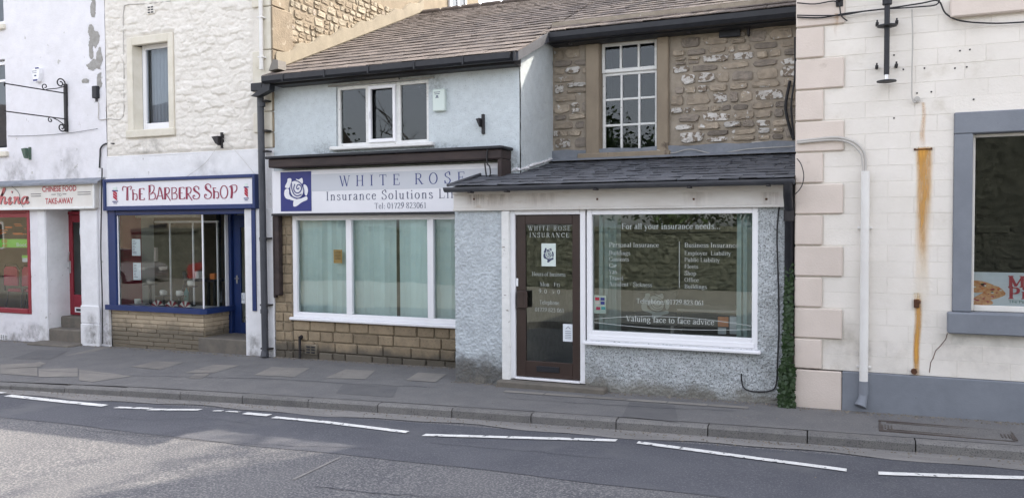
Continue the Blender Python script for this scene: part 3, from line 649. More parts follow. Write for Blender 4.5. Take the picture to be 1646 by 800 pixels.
# road markings
def marking(px, wd, label):
    q = [onroad(*p) for p in px]; b = B()
    for i in range(len(q) - 1):
        a, c = q[i], q[i + 1]; n = 5
        for j in range(n):
            s0, s1 = a.lerp(c, j / n), a.lerp(c, (j + 1) / n); w0 = wd / 2
            b.quad(*[(s.x, s.y + e, road_z(s.x) + .013) for s, e in ((s0, -w0 + random.uniform(-.006, .006)), (s1, -w0), (s1, w0), (s0, w0 + random.uniform(-.006, .006)))])
    o = b.thing('road_marking', 'line', label, 'road marking', 'worn dashes of the white line along the road'); return o
for px, wd, lb in (([(-40, 630.5), (6, 632.5)], .09, 'white road dash cut off by the left edge of the photo'),
                   ([(12, 636.5), (90, 645), (169, 653)], .11, 'long white road dash in front of the red takeaway shopfront'),
                   ([(187, 655.5), (242, 657.5)], .08, 'short white road dash beginning a broken row before the barbers'),
                   ([(240, 659), (322, 659.5)], .085, 'white road dash overlapping the end of a short dash before the barbers'),
                   ([(343, 661), (358, 661.3)], .05, 'worn sliver of white road paint before the barbers'), ([(364, 662), (386, 663)], .05, 'crumbled sliver of white road paint left of a small block dash'),
                   ([(393, 665), (433, 668.5)], .10, 'small white block dash in the road below the grey downpipe'),
                   ([(440, 671.5), (520, 679), (655, 695.5)], .085, 'bent white road dash below the blue rose sign shop'),
                   ([(681, 700), (820, 704), (991, 709)], .085, 'straight white road dash before the porch shop door'),
                   ([(1025, 712), (1180, 733), (1361, 757)], .085, 'slanting white road dash before the porch shop window'),
                   ([(1412, 762), (1530, 766), (1700, 771)], .09, 'white road dash cut off by the right edge of the photo')): marking(px, wd, lb)
# trench reinstatements, cracks, wall-foot dirt
def gquad(parent_fn, name, m, pts, h, parent=None, kind='structure'):
    b = B(); b.quad(*[(p.x, p.y, parent_fn(p.x, p.y) + h) for p in pts])
    return b.part(name, m, parent) if parent is not None else b.struct(name, m, kind)
rz = lambda x, y: road_z(x)
for pts, m in (([(1000, 668), (1012, 648), (1085, 654), (1090, 676)], 'tarp2'), ([(540, 632), (552, 619), (640, 624), (632, 638)], 'tarp2'), ([(20, 580), (60, 566), (110, 568), (80, 582)], 'tarp2')):
    gquad(pave_z, 'tarmac_patch', m, [onroad(a, c, -.04) for a, c in pts], .0035, pavement)
for pts in ([(470, 770), (545, 735), (548, 735.6), (474, 771)], ): gquad(rz, 'scratch_mark', 'chan', [onroad(a, c) for a, c in pts], .006, road)
def crack(pts, fn, parent, w_=.012, off=-.16, seed=1):
    r = random.Random(seed); q = [onroad(a, c, off) for a, c in pts]; P_ = []
    for i in range(len(q) - 1):
        for k in range(8): P_.append(q[i].lerp(q[i + 1], k / 8) + Vector((r.uniform(-.02, .02), r.uniform(-.02, .02), 0)))
    b = B()
    for a_, c_ in zip(P_, P_[1:]):
        n_ = Vector((-(c_ - a_).y, (c_ - a_).x, 0)).normalized() * w_ * .5 * r.uniform(.5, 1.3); b.quad(*[(v.x, v.y, fn(v.x, v.y) + .0065) for v in (a_ - n_, c_ - n_, c_ + n_, a_ + n_)])
    b.part('crack', 'tarn', parent)
crack([(130, 691), (300, 706), (450, 716), (620, 722)], rz, road, .010, seed=2); crack([(690, 712), (860, 726), (1000, 740)], rz, road, .010, seed=3)
crack([(150, 668), (240, 676), (320, 671), (430, 684)], rz, road, .008, seed=4); crack([(500, 782), (640, 795), (760, 799)], rz, road, .011, seed=5)
crack([(60, 597), (215, 606), (420, 612), (560, 620), (730, 628)], pave_z, pavement, .012, -.05, 6); crack([(820, 640), (1000, 652), (1205, 662)], pave_z, pavement, .010, -.03, 7)
litter = B(); rr = random.Random(77)
def crumbs(n, yw, x0, x1, spread, smax, bb_):
    for k in range(n):
        x = rr.uniform(x0, x1); y = yw - abs(rr.gauss(0, spread)); s_ = rr.uniform(.004, smax); z = pave_z(x, y); a_ = rr.uniform(0, 3)
        c_, t_ = math.cos(a_) * s_, math.sin(a_) * s_; bb_.v += [(x - c_, y - t_, z), (x + t_, y - c_, z), (x + c_, y + t_, z), (x - t_, y + c_, z), (x, y, z + s_ * .9)]
        n0 = len(bb_.v) - 5; bb_.f += [(n0, n0 + 1, n0 + 4), (n0 + 1, n0 + 2, n0 + 4), (n0 + 2, n0 + 3, n0 + 4), (n0 + 3, n0, n0 + 4)]
crumbs(500, 9.17, -4.8, -.7, .05, .014, litter); crumbs(420, 9.10, -.6, 2.6, .05, .014, litter); crumbs(600, 10.05, -8.4, -4.8, .06, .016, litter); crumbs(500, 10.02, -15, -8.6, .07, .016, litter); crumbs(350, 9.9, -14, 2, .9, .010, litter)
litter.struct('grit', 'gritm', 'stuff', label='grit, crumbs of mortar and dead leaves along the foot of the walls')
gut = B()
for k in range(900):
    x = rr.uniform(-15, 3); y = kerb_y(x) - abs(rr.gauss(0, .10)) - .01; s_ = rr.uniform(.004, .013); z = road_z(x) + .008
    gut.v += [(x - s_, y, z), (x, y - s_, z), (x + s_, y, z), (x, y + s_, z), (x, y, z + s_)]; n0 = len(gut.v) - 5; gut.f += [(n0, n0 + 1, n0 + 4), (n0 + 1, n0 + 2, n0 + 4), (n0 + 2, n0 + 3, n0 + 4), (n0 + 3, n0, n0 + 4)]
gut.struct('grit', 'gritm', 'stuff', label='pale grit lying in the road channel below the kerb')
# inspection cover in the right of the footway
cvr = T('inspection_cover', 'long rusty inspection cover frame set in the footway near right edge', 'drain cover', onroad(1520, 692, -.03))
c0, c1 = onroad(1412, 681, -.05), onroad(1634, 706, -.05); cx0, cx1 = c0.x, c1.x; cy0, cy1 = (onroad(1415, 697, -.05).y + onroad(1638, 706, -.05).y) / 2 - .02, (onroad(1410, 679, -.03).y + onroad(1630, 690, -.03).y) / 2 + .02
cz = lambda X_, Y_: pave_z(X_, Y_) + .008
def strip(b, xa, ya, xb, yb, h=.006): b.box(xa, xb, ya, yb, pave_z((xa + xb) / 2, (ya + yb) / 2) - .02, pave_z((xa + xb) / 2, (ya + yb) / 2) + h, .002); return b
b = B(); strip(b, cx0, cy0, cx1, cy0 + .035); strip(b, cx0, cy1 - .035, cx1, cy1); strip(b, cx0, cy0 + .035, cx0 + .04, cy1 - .035); strip(b, cx1 - .04, cy0 + .035, cx1, cy1 - .035); b.part('outer_frame', 'castiron', cvr)
b = B(); strip(b, cx0 + .07, cy0 + .06, cx1 - .07, cy0 + .08); strip(b, cx0 + .07, cy1 - .08, cx1 - .07, cy1 - .06); b.part('inner_frame', 'castiron', cvr)
for k in range(3):
    for xx in (cx0 + .05 + k * .028, cx1 - .062 - k * .028): strip(B(), xx, cy0 + .09, xx + .014, cy1 - .09).part('rib', 'castiron', cvr)
b = B(); b.quad(*[(a, c, cz(a, c) - .004) for a, c in ((cx0 + .02, cy0 + .02), (cx1 - .02, cy0 + .02), (cx1 - .02, cy1 - .02), (cx0 + .02, cy1 - .02))]); b.part('infill', 'kerb', cvr)

# ================================================================== TAKEAWAY (far left)
YM = 10.1
XCB = -12.03
tk = T('takeaway_building', 'lilac white painted building with red shopfront at far left', 'building', (-14.5, YM, -.1))
w1 = rect(-40, 337, 52, 505, YM)                            # red shop window opening
d1 = rect(75, 337, 133, 545, YM)                            # doorway recess
u1 = rect(-60, 104, 12, 244, YM); u2 = rect(-60, -90, 7, 40, YM)
hol = [(-16.5, w1[1], w1[2], w1[3]), (d1[0], d1[1], -.3, d1[3]), (-16.5, u1[1], u1[2], u1[3]), (-16.5, u2[1], u2[2], u2[3])]
def patch_mask(x, z):
    m = np.zeros_like(x)
    for px, py, rx, ry in ((150, 12, .09, .19), (147, 50, .08, .12), (153, 65, .13, .20), (160, 95, .09, .25), (150, 105, .16, .10), (137, 131, .11, .06), (160, 130, .08, .16), (146, 80, .07, .22)):
        c = at(px, py, YM); m = np.maximum(m, 1.25 - np.sqrt(((x - c.x) / rx) ** 2 + ((z - c.z) / ry) ** 2))
    return m + (fbm(x * 9, z * 9, 4, 3) - .5) * 1.1
dl = lambda x, z: .012 * fbm(x * 3, z * 4, 4, 1) + .006 * fbm(x * 14, z * 18, 3, 2) - .009 * np.clip((patch_mask(x, z) - .35) * 12, 0, 1)
wall_sheet(tk, 'wall', 'lilac', -16.5, XCB, -.3, 8.5, YM, hol, .035, dl)
# bare cement where the paint has come away: a thin coat showing inside the ragged edges
xs = np.arange(-12.95, XCB - .02, .012); zs = np.arange(4.2, 6.4, .012); X, Z = np.meshgrid(xs, zs)
mk = patch_mask(X, Z); vv = np.stack([X, YM - .0035 - .012 * fbm(X * 3, Z * 4, 4, 1) - .006 * fbm(X * 14, Z * 18, 3, 2) + .003, Z], -1)
keep = (mk[:-1, :-1] > .42)
j, i = np.nonzero(keep); nx = len(xs); a = j * nx + i; b = B(); b.v = [tuple(q) for q in vv.reshape(-1, 3)]; b.f = [tuple(q) for q in np.stack([a, a + 1, a + 1 + nx, a + nx], -1).tolist()]
b.part('bare_cement_patch', 'cement', tk, label='ragged grey patches where the white paint has fallen away')
b = B(); reveals(b, (-16.5, *hol[0][1:]), YM, .14); reveals(b, (-16.5, *hol[2][1:]), YM, .12); reveals(b, (-16.5, *hol[3][1:]), YM, .12)
reveals(b, hol[1], YM, .5); b.part('reveal', 'white', tk)
B().box(-16.5, XCB, YM + .5, 17, -.3, -.25).box(-16.5, -16.4, YM + .05, 17, -.3, 8.5).box(XCB - .1, XCB, YM + .55, 17, -.3, 8.5).box(-16.4, XCB - .1, 16.9, 17, -.3, 8.5).box(-16.5, XCB, YM + .05, 17, 8.5, 8.6).part('shell', 'cement', tk)
room(tk, -16.38, -13.9, YM + .16, 12.9, .0, 2.9, 'tilewall')
B().box(-16.4, XCB - .1, YM + .2, YM + .9, 2.86, 2.95).part('ceiling', 'greywall', tk)
room(tk, -16.38, -12.2, YM + .13, 13, 3.0, 8.4, 'curtain')
# shopfront band and sign
sg = rect(0, 300, 155, 334, YM - .1)
sgn = T('takeaway_sign', 'long cream sign with red CHINESE FOOD TO TAKE-AWAY lettering', 'shop sign', (-14.4, YM - .1, sg[2]))
sx1 = at(152, 330, YM - .1).x
B().box(-16.4, sx1, YM - .1, YM + .02, sg[2], at(100, 293, YM - .1).z, .006).part('board', 'signc', sgn)
B().box(-16.4, sx1 + .02, YM - .13, YM - .095, sg[2] - .015, sg[2] + .025, .006).box(sx1 - .02, sx1 + .02, YM - .125, YM - .095, sg[2] + .02, sg[3] + .03, .006).part('edge_moulding', 'flaky', sgn)
YS = YM - .1
def pxspan(x0, x1, y, Y): return at(x0, y, Y).x, at(x1, y, Y).x
b = B(); x0, x1 = pxspan(68, 123, 303, YS); sans_text(b, 'CHINESE FOOD', x0, x1, at(95, 308, YS).z, .105, YS, .02); b.part('lettering', 'redl', sgn); b = B()
x0, x1 = pxspan(73, 118, 321, YS); sans_text(b, 'TAKE-AWAY', x0, x1, at(95, 327.5, YS).z, .105, YS, .02); b.part('lettering', 'redl', sgn)
b = B(); x0, x1 = pxspan(92, 99, 313, YS); sans_text(b, 'TO', x0, x1, at(95, 315.5, YS).z, .055, YS, 0); b.part('lettering', 'greyl', sgn)
for (p, q, yy) in ((50, 66, 312.5), (50, 66, 316), (125, 146, 309.5), (125, 146, 313), (83, 90, 313), (101, 107, 312.5)):
    x0, x1 = pxspan(p, q, yy, YS); zz = at(p, yy, YS).z; B().box(x0, x1, YS - .006, YS - .003, zz, zz + .011).part('rule_line', 'greyl', sgn)
# script letters h i n a
def script(off, base):
    b = lett(YS, base=base)
    u = lambda px, py: (at(px, py, YS).x + off, at(px, py, YS).z - off * .6)
    wd = lambda dx, dz: .022 + .022 * dz
    for pts in ([(-9, 306), (-15, 303), (-20, 312), (-19, 326), (-13, 328), (-7, 322)],
                [(-4, 322), (4, 312), (8, 304), (6, 303.5), (3, 315), (1, 328)], [(1, 326), (4, 318), (8, 317), (7.5, 324), (8.5, 327.5), (12, 324)],
                [(13, 322), (17, 317), (16, 322), (14.5, 326), (16, 328), (20, 324)], [(22, 318), (25, 317), (24, 322), (23, 327.5)], [(23, 326), (27, 318), (30, 317.5), (29.5, 323), (30.5, 327), (33, 324)],
                [(44, 317.5), (40, 316), (36, 320), (35.5, 325), (38, 327.5), (42, 323), (44.5, 316), (43.5, 322), (43.5, 326.5), (47, 324)]):
        stroke(b, [u(*p) for p in cr(pts, 6)], wd)
    fillpoly(b, [(u(19.5, 308.5)[0] + .017 * math.cos(t), u(19.5, 308.5)[1] + .022 * math.sin(t)) for t in np.linspace(0, 6.28, 9)[:-1]])
    return b
script(.012, .003).part('lettering', 'greyl', sgn, label='dark drop shadow of the red script'); script(0, .0065).part('lettering', 'pinkl', sgn, label='faded pink red script letters hina')
# lead flashing over the sign
b = B(); za = at(100, 292, YS - .05).z
n_ = 24; xa, xb = -16.4, at(158, 285, YS - .05).x
for k in range(n_):
    x0, x1 = xa + (xb - xa) * k / n_, xa + (xb - xa) * (k + 1) / n_; e = .008 * math.sin(k * 2.1)
    b.quad((x0, YM - .17, za - .02 + e), (x1, YM - .17, za - .02 + .008 * math.sin((k + 1) * 2.1)), (x1, YM + .01, za + .07), (x0, YM + .01, za + .07))
    b.quad((x0, YM - .17, za - .055), (x1, YM - .17, za - .055), (x1, YM - .17, za - .02 + .008 * math.sin((k + 1) * 2.1)), (x0, YM - .17, za - .02 + e))
b.part('flashing', 'lead', tk)
# red shop window
win = B(); x0, x1, z0, z1 = -16.4, w1[1] - .005, w1[2] + .005, w1[3] - .005
win.box(x1 - .075, x1, YM - .02, YM + .08, z0, z1, .008).box(x0, x1 - .075, YM - .018, YM + .08, z1 - .07, z1, .008).box(x0, x1 - .075, YM - .03, YM + .08, z0, z0 + .09, .008)
rw = win.part('shop_window', 'redp', tk); B().box(x0, x1 - .08, YM + .01, YM + .06, z1 - .15, z1 - .072, .004).part('top_rail', 'redp', rw)
B().quad((x0, YM + .04, z0 + .08), (x1 - .07, YM + .04, z0 + .08), (x1 - .07, YM + .04, z1 - .14), (x0, YM + .04, z1 - .14)).part('pane', G3, rw)
g0, g1, g2, g3 = rect(0, 384, 47, 398, YM + .06); B().box(g0 - .9, g1, YM + .055, YM + .06, g2, g3).part('green_banner', 'green', rw)
b = B(); x0, x1 = pxspan(27, 43, 391, YM + .05); sans_text(b, 'Boot', x0, x1, at(30, 396, YM + .05).z, .07, YM + .05); b.part('lettering', 'paper', rw)
b = B(); x0, x1 = pxspan(3, 12, 391, YM + .05); sans_text(b, 'OD', x0, x1, at(5, 390, YM + .05).z, .06, YM + .05, .02); sans_text(b, 'AY', x0, x1, at(5, 397, YM + .05).z, .055, YM + .05, .02); b.part('lettering', 'orange', rw)
g0, g1, g2, g3 = rect(36, 410, 47, 421, YM + .06); B().box(g0, g1, YM + .055, YM + .058, g2, g3).part('notice', 'paper', rw); B().box(g0, g1, YM + .05, YM + .053, g3 - .05, g3).part('notice_heading', 'green', rw)
b = B(); rr = random.Random(3)
for k in range(14):                                          # orange dragon-like brush shapes on the glass
    c = at(rr.uniform(-5, 44), rr.uniform(360, 378), YM + .05); a_ = rr.uniform(-.6, .3); l_ = rr.uniform(.04, .14)
    b.box(c.x - l_, c.x + l_, YM + .050, YM + .052 + k * .0002, c.z + a_ * l_ * .3, c.z + a_ * l_ * .3 + rr.uniform(.008, .03))
b.part('painted_streaks', 'orange', rw)
# interior tiles are joints in the lining; counter
B().box(-16.2, -14.1, 12.4, 12.8, .0, 1.0, .01).thing('serving_counter', 'greywall', 'pale serving counter at the back of the takeaway', 'counter')
def chair(x, y, z, rz, label):
    t = T('waiting_chair', label, 'chair', (x, y, z), 'waiting chairs behind the takeaway window'); o = Vector((x, y, z))
    def bb(f): b_ = B(); f(b_); return b_
    B().box(x - .22, x + .22, y - .2, y + .22, z + .42, z + .48, .02).part('seat', 'seat', t)
    b_ = B(); b_.prism([(x - .2, z + .55), (x + .2, z + .55), (x + .19, z + .86), (x + .13, z + .92), (x - .13, z + .92), (x - .19, z + .86)], y - .27, y - .235); b_.part('backrest', 'seat', t)
    b_ = B(); b_.tube([(x - .24, y - .22, z + .44), (x - .235, y - .25, z + .85), (x - .15, y - .255, z + .95), (x + .15, y - .255, z + .95), (x + .235, y - .25, z + .85), (x + .24, y - .22, z + .44)], .017, 6); b_.part('back_frame', 'chairm', t)
    for sx in (-1, 1):
        for sy in (-1, 1): B().tube([(x + sx * .2, y + sy * .18, z + .43), (x + sx * .23, y + sy * .24, z)], .013, 6).part('leg', 'chairm', t)
    return t
zc = at(20, 500, 10.6).z - .03
for k, xx in enumerate((-15.42, -14.9, -14.38)):
    chair(xx + .3, 10.72, zc, 0, ('red padded waiting chair cut by the left edge of photo', 'red padded waiting chair in the middle of the row', 'red padded waiting chair nearest the red door frame')[k])
B().box(-16.3, -13.95, 10.45, 11.2, zc - .1, zc - .005).part('display_floor', 'greywall', tk)
# doorway: red door
dr = rect(102, 340, 136, 512, YM + .42)
YD = YM + .42; z0d, z1d = dr[2] + .06, dr[3]
b = B(); x0, x1 = dr[0], d1[1] + .25
b.box(x0, x0 + .07, YD, YD + .07, z0d, z1d, .006).box(x0 + .07, x1, YD, YD + .07, z1d - .06, z1d, .006)
b.box(x0 + .075, x0 + .20, YD + .01, YD + .05, z0d, z1d - .065, .006).box(x0 + .2, x1, YD + .01, YD + .05, z1d - .2, z1d - .065, .006).box(x0 + .2, x1, YD + .01, YD + .05, z0d, z0d + .38, .006)
dd = b.part('door', 'redp', tk, label='red door with one tall glass panel')
B().quad((x0 + .19, YD + .03, z0d + .37), (x1, YD + .03, z0d + .37), (x1, YD + .03, z1d - .19), (x0 + .19, YD + .03, z1d - .19)).part('pane', G3, dd)
hx = x0 + .14; hz = at(108, 430, YD).z
B().box(hx - .018, hx + .018, YD - .004, YD + .012, hz - .1, hz + .13, .004).tube([(hx, YD, hz + .12), (hx + .02, YD - .05, hz + .12), (hx + .05, YD - .05, hz + .3)], .012, 6).tube([(hx, YD, hz), (hx, YD - .05, hz), (hx + .09, YD - .05, hz - .01)], .010, 6).part('handle', 'chrome', dd)
lb = at(128, 498, YD); B().box(lb.x - .12, lb.x + .16, YD - .008, YD + .012, lb.z - .045, lb.z + .05, .004).part('letterbox', 'upvc', dd); B().box(lb.x - .08, lb.x + .16, YD - .014, YD - .006, lb.z - .02, lb.z + .025, .003).part('letterbox_flap', 'black', dd)
c = at(129, 372, YD); B().box(c.x - .07, c.x + .1, YD + .034, YD + .036, c.z - .06, c.z + .06).part('notice', 'paper', dd)
c = at(131, 389, YD); B().box(c.x - .04, c.x + .1, YD + .034, YD + .036, c.z - .12, c.z + .1).part('notice', 'green', dd)
c = at(132, 430, YD); B().box(c.x - .05, c.x + .1, YD + .034, YD + .036, c.z - .25, c.z + .3).part('notice', 'paperg', dd)
B().box(d1[0] + .005, x0, YD, YM + .5, -.2, d1[3]).part('side_panel', 'white', tk)
room(tk, x0 - .3, x1 + .1, YD + .1, YD + .33, .1, 2.6, 'greywall', 'hall_lining')
# steps: three stone steps
st = T('doorstep', 'three worn stone steps up to the red takeaway door', 'doorstep', (-13.1, YM, -.12), 'doorsteps of the shops')
B().box(d1[0] - .12, d1[1] + .09, YM - .36, YM + .1, -.3, -.06, .02).part('step', 'step', st, label='lowest and widest step')
B().box(d1[0] + .01, d1[1] - .01, YM - .02, YM + .35, -.2, .16, .02).part('step', 'step', st, label='middle step')
B().box(d1[0] + .01, d1[1] - .01, YM + .22, YD + .12, .1, z0d - .005, .02).part('step', 'step', st, label='top step below the door')
# pilasters
pil = rect(133, 337, 163, 553, YM)
B().box(pil[0] + .0, pil[1] - .0, YM - .045, YM + .02, -.2, pil[3], .012).box(pil[0] - .03, pil[1] + .03, YM - .075, YM - .03, -.2, .3, .015).box(pil[0] - .03, pil[1] + .03, YM - .07, YM - .03, .3, .62, .02).part('pilaster', 'white', tk)
B().box(d1[0] - .22, d1[0] - .02, YM - .03, YM + .02, -.2, pil[3], .012).part('pilaster', 'white', tk)
ab = rect(0, 537, 14, 548, YM); air = T('air_brick', 'square white air brick low on the takeaway wall', 'air brick', (ab[0] + .06, YM - .02, ab[2]))
B().box(ab[0] - .05, ab[1], YM - .02, YM + .01, ab[2], ab[3], .003).part('plate', 'white', air)
b = B()
for r_ in range(4):
    for c_ in range(4): cx = ab[0] - .03 + (ab[1] - ab[0] + .03) * (c_ + .5) / 4.2; cz_ = ab[2] + (ab[3] - ab[2]) * (r_ + .5) / 4; b.box(cx - .012, cx + .012, YM - .023, YM - .018, cz_ - .008, cz_ + .008)
b.part('slot', 'black', air)
for h, nm in ((u1, 'lower'), (u2, 'upper')):
    x1_ = h[1] - .01
    window(tk, -16.3, x1_, h[2] + .02, h[3] - .02, YM + .05, .07, .06, (), (h[2] + (h[3] - h[2]) * .78,), bar=.05)
    B().box(-16.5, h[1] + .05, YM - .07, YM + .06, h[2] - .09, h[2] + .005, .012).part('window_sill', 'creamsm', tk)
# things on the takeaway wall
al = at(62, 121, YM - .02)
box_ = T('alarm_box', 'small white burglar alarm box above the iron sign bracket', 'alarm box', (al.x, YM, al.z - .13), 'burglar alarm boxes')
B().prism([(al.x - .10, al.z + .09), (al.x - .08, al.z - .03), (al.x - .02, al.z - .14), (al.x + .06, al.z - .12), (al.x + .1, al.z + .02), (al.x + .1, al.z + .11), (al.x + .04, al.z + .14)], YM - .08, YM + .02).part('cover', 'upvc', box_)
B().box(al.x - .06, al.x + .05, YM - .085, YM - .079, al.z - .115, al.z - .085).box(al.x + .0, al.x + .09, YM - .085, YM - .079, al.z + .1, al.z + .125).part('blue_trim', 'navy', box_)
b = B(); b.box(al.x - .085, al.x + .03, YM - .084, YM - .0795, al.z + .06, al.z + .068).box(al.x - .08, al.x + .03, YM - .084, YM - .0795, al.z + .03, al.z + .036).box(al.x - .03, al.x + .02, YM - .084, YM - .0795, al.z - .03, al.z - .008); b.part('lettering', 'slatel', box_)
# scroll bracket
pb = at(104, 135, YM - .04); pe = at(104, 212, YM - .04)
br = T('sign_bracket', 'black wrought iron scroll bracket with two long arms, no sign hung', 'bracket', (pb.x, YM, pe.z))
B().box(pb.x - .03, pb.x + .03, YM - .05, YM + .01, pe.z, pb.z, .006).part('post', 'iron', br)
def spiral(cx, cz_, r, turns, start, y, dirn=1, n=22, ax='x'):
    out = []
    for k in range(n + 1):
        t = k / n; a_ = start + dirn * t * turns * 2 * math.pi; rr_ = r * (1 - .75 * t); out.append((cx + rr_ * math.cos(a_), y, cz_ + rr_ * math.sin(a_)))
    return out
# the arms stand out from the wall towards the street; seen from here they run to the left
def armpt(px, py, dist): # point on the plane x = post x
    d = ray(px, py); k = pb.x / d.x; return Vector((pb.x, d.y * k, d.z * k + CAMZ))
a1 = armpt(18, 140, 0); a0 = Vector((pb.x, YM - .04, at(100, 150.5, YM - .04).z)); zb = at(100, 192, YM - .04).z
for zz in (a0.z, zb): B().tube([(pb.x, YM - .04, zz), (pb.x, YM - 1.15, zz)], .011, 6).part('arm', 'iron', br)
B().tube([(pb.x, YM - 1.14, a0.z + .01), (pb.x, YM - 1.14, a0.z - .05)], .012, 6).part('hook', 'iron', br)
def yspiral(cy, cz_, r, turns, start, dirn=1, n=20): return [(pb.x, cy + r * (1 - .75 * k / n) * math.cos(start + dirn * k / n * turns * 6.283), cz_ + r * (1 - .75 * k / n) * math.sin(start + dirn * k / n * turns * 6.283)) for k in range(n + 1)]
B().tube(yspiral(YM - .12, pb.z - .0, .09, 1.3, 0, 1), .012, 6).part('scroll', 'iron', br); B().tube(yspiral(YM - .11, pe.z + .07, .08, 1.3, 0, -1), .012, 6).part('scroll', 'iron', br)
B().tube([(pb.x, YM - .04, a0.z + .12), (pb.x, YM - .2, a0.z + .06), (pb.x, YM - .38, a0.z + .02)] + yspiral(YM - .42, a0.z + .06, .06, 1.1, -1.3, -1, 14), .009, 6).part('scroll', 'iron', br)
B().tube([(pb.x, YM - .04, zb - .12), (pb.x, YM - .18, zb - .04), (pb.x, YM - .3, zb - .0)] + yspiral(YM - .33, zb - .05, .05, 1.1, 1.3, 1, 14), .009, 6).part('scroll', 'iron', br)
c = at(44, 247, YM - .05); gb = T('flag_holder', 'small peeling green iron flag holder low on the lilac wall', 'bracket', (c.x, YM, c.z - .1), 'small wall flag holders')
B().box(c.x + .01, c.x + .05, YM - .04, YM + .01, c.z - .11, c.z + .12, .005).part('plate', 'green_iron', gb); B().prism([(c.x - .10, c.z + .09), (c.x + .01, c.z + .10), (c.x + .01, c.z - .09), (c.x - .03, c.z - .08)], YM - .10, YM - .04).part('socket', 'green_iron', gb)
c = at(154, 148, YM - .04); jb = T('junction_box', 'small black junction box at the foot of the bare patch', 'junction box', (c.x, YM, c.z - .1)); B().box(c.x - .055, c.x + .055, YM - .08, YM + .01, c.z - .11, c.z + .1, .008).part('cover', 'black', jb)
for k in range(3): B().cyl((c.x - .02 + k * .02, YM - .03, c.z - .1), (c.x - .02 + k * .022, YM - .03, c.z - .17), .006, 6).part('cable_gland', 'iron', jb)
def cable(name, pts, r, m, label, Y=None, n=5, grp=None, sub=5):
    P_ = [at(px, py, Y if len(q) == 0 else q[0]) for px, py, *q in pts]
    out = []
    for i in range(len(P_) - 1):
        p0 = P_[max(i - 1, 0)]; p1 = P_[i]; p2 = P_[i + 1]; p3 = P_[min(i + 2, len(P_) - 1)]
        for k in range(sub):
            t = k / sub; out.append(.5 * ((2 * p1) + (p2 - p0) * t + (2 * p0 - 5 * p1 + 4 * p2 - p3) * t * t + (3 * p1 - p0 - 3 * p2 + p3) * t ** 3))
    out.append(P_[-1]); return B().tube(out, r, n).thing(name, m, label, 'cable', grp)
YC = YM - .03
cable('cable', [(158, 165), (158.5, 180), (159, 192), (175, 191), (197, 189), (199, 150), (199, 100), (198, 40), (199, 15), (205, 8), (240, 6), (275, 2)], .008, 'cablew', 'thin pale cable up the cream wall from the junction box', YC)
cable('cable', [(160, 270), (161, 250), (162, 238), (170, 231), (184, 231)], .014, 'black', 'short hooked black cable at the joint of the two left buildings', YC)
cable('cable', [(164, 270), (163, 330), (162, 400), (164, 470), (165, 552)], .012, 'cableb', 'dark cable running down the joint beside the white pilaster', YM - .06)
cable('cable', [(13, 219), (60, 218), (110, 214), (157, 207)], .004, 'cableb', 'hair thin dark cable sagging across the lilac wall', YC)
cable('cable', [(17, 298), (30, 310), (33, 325), (37, 333)], .004, 'cableb', 'thin loose wire hanging over the takeaway sign', YM - .12)

# ================================================================== BARBERS
XG = -8.41
bb = T('barbers_building', 'cream rough painted building with the blue barbers shopfront', 'building', (-10.2, YM, -.1))
uw = rect(205, 62, 282, 217, YM); zs_ = at(290, 247, YM).z
bs = rect(167, 288, 412, 333, YM - .1)
pr = at(397, 400, YM).x                                       # left edge of white right-hand pier
hb = (at(176, 400, YM).x + .02, pr, -.3, bs[2] + .02)
def dmp(x, z):
    wx, wz = x + .30 * fbm(x * 2.3, z * 2.3, 3, 5), z + .16 * fbm(x * 3, z * 3, 3, 8)
    a_, i_ = stones(wx, wz, .19, .085, 4); c_, j_ = stones(wx + 3, wz + 1, .30, .13, 14)
    m_ = np.clip((fbm(x * 1.7, z * 1.7, 2, 21) - .42) * 6, 0, 1)
    return (a_ * (.006 + .02 * i_)) * m_ + (c_ * (.006 + .022 * j_)) * (1 - m_) + .016 * fbm(x * 9, z * 17, 3, 7) + .018 * fbm(x * 28, z * 42, 3, 2)
def dcream(x, z):
    q = np.clip((XG - .36 - x) * 14, 0, 1) * np.clip((x - XCB) * 20, 0, 1)
    for h in ((uw[0] - .0, uw[1] + .0, uw[2] - .02, uw[3] + .0),):
        e = np.maximum(np.maximum(h[0] - x, x - h[1]), np.maximum(h[2] - z, z - h[3])); q = q * np.clip(e * 16, 0, 1)
    e2 = np.clip((z - zs_) * 16, 0, 1)
    return dmp(x, z) * q * e2
wall_sheet(bb, 'upper_wall', 'cream', XCB, XG, zs_, 9.0, YM, [uw], .016, dcream, label='lumpy cream painted rubble wall')
wall_sheet(bb, 'lower_wall', 'white', XCB, XG, -.3, zs_, YM - .012, [hb], .05, lambda x, z: .012 * fbm(x * 3, z * 3, 3, 3))
B().box(XCB, XG, YM - .02, YM + .03, zs_ - .015, zs_ + .012, .005).part('string_course', 'white', bb)
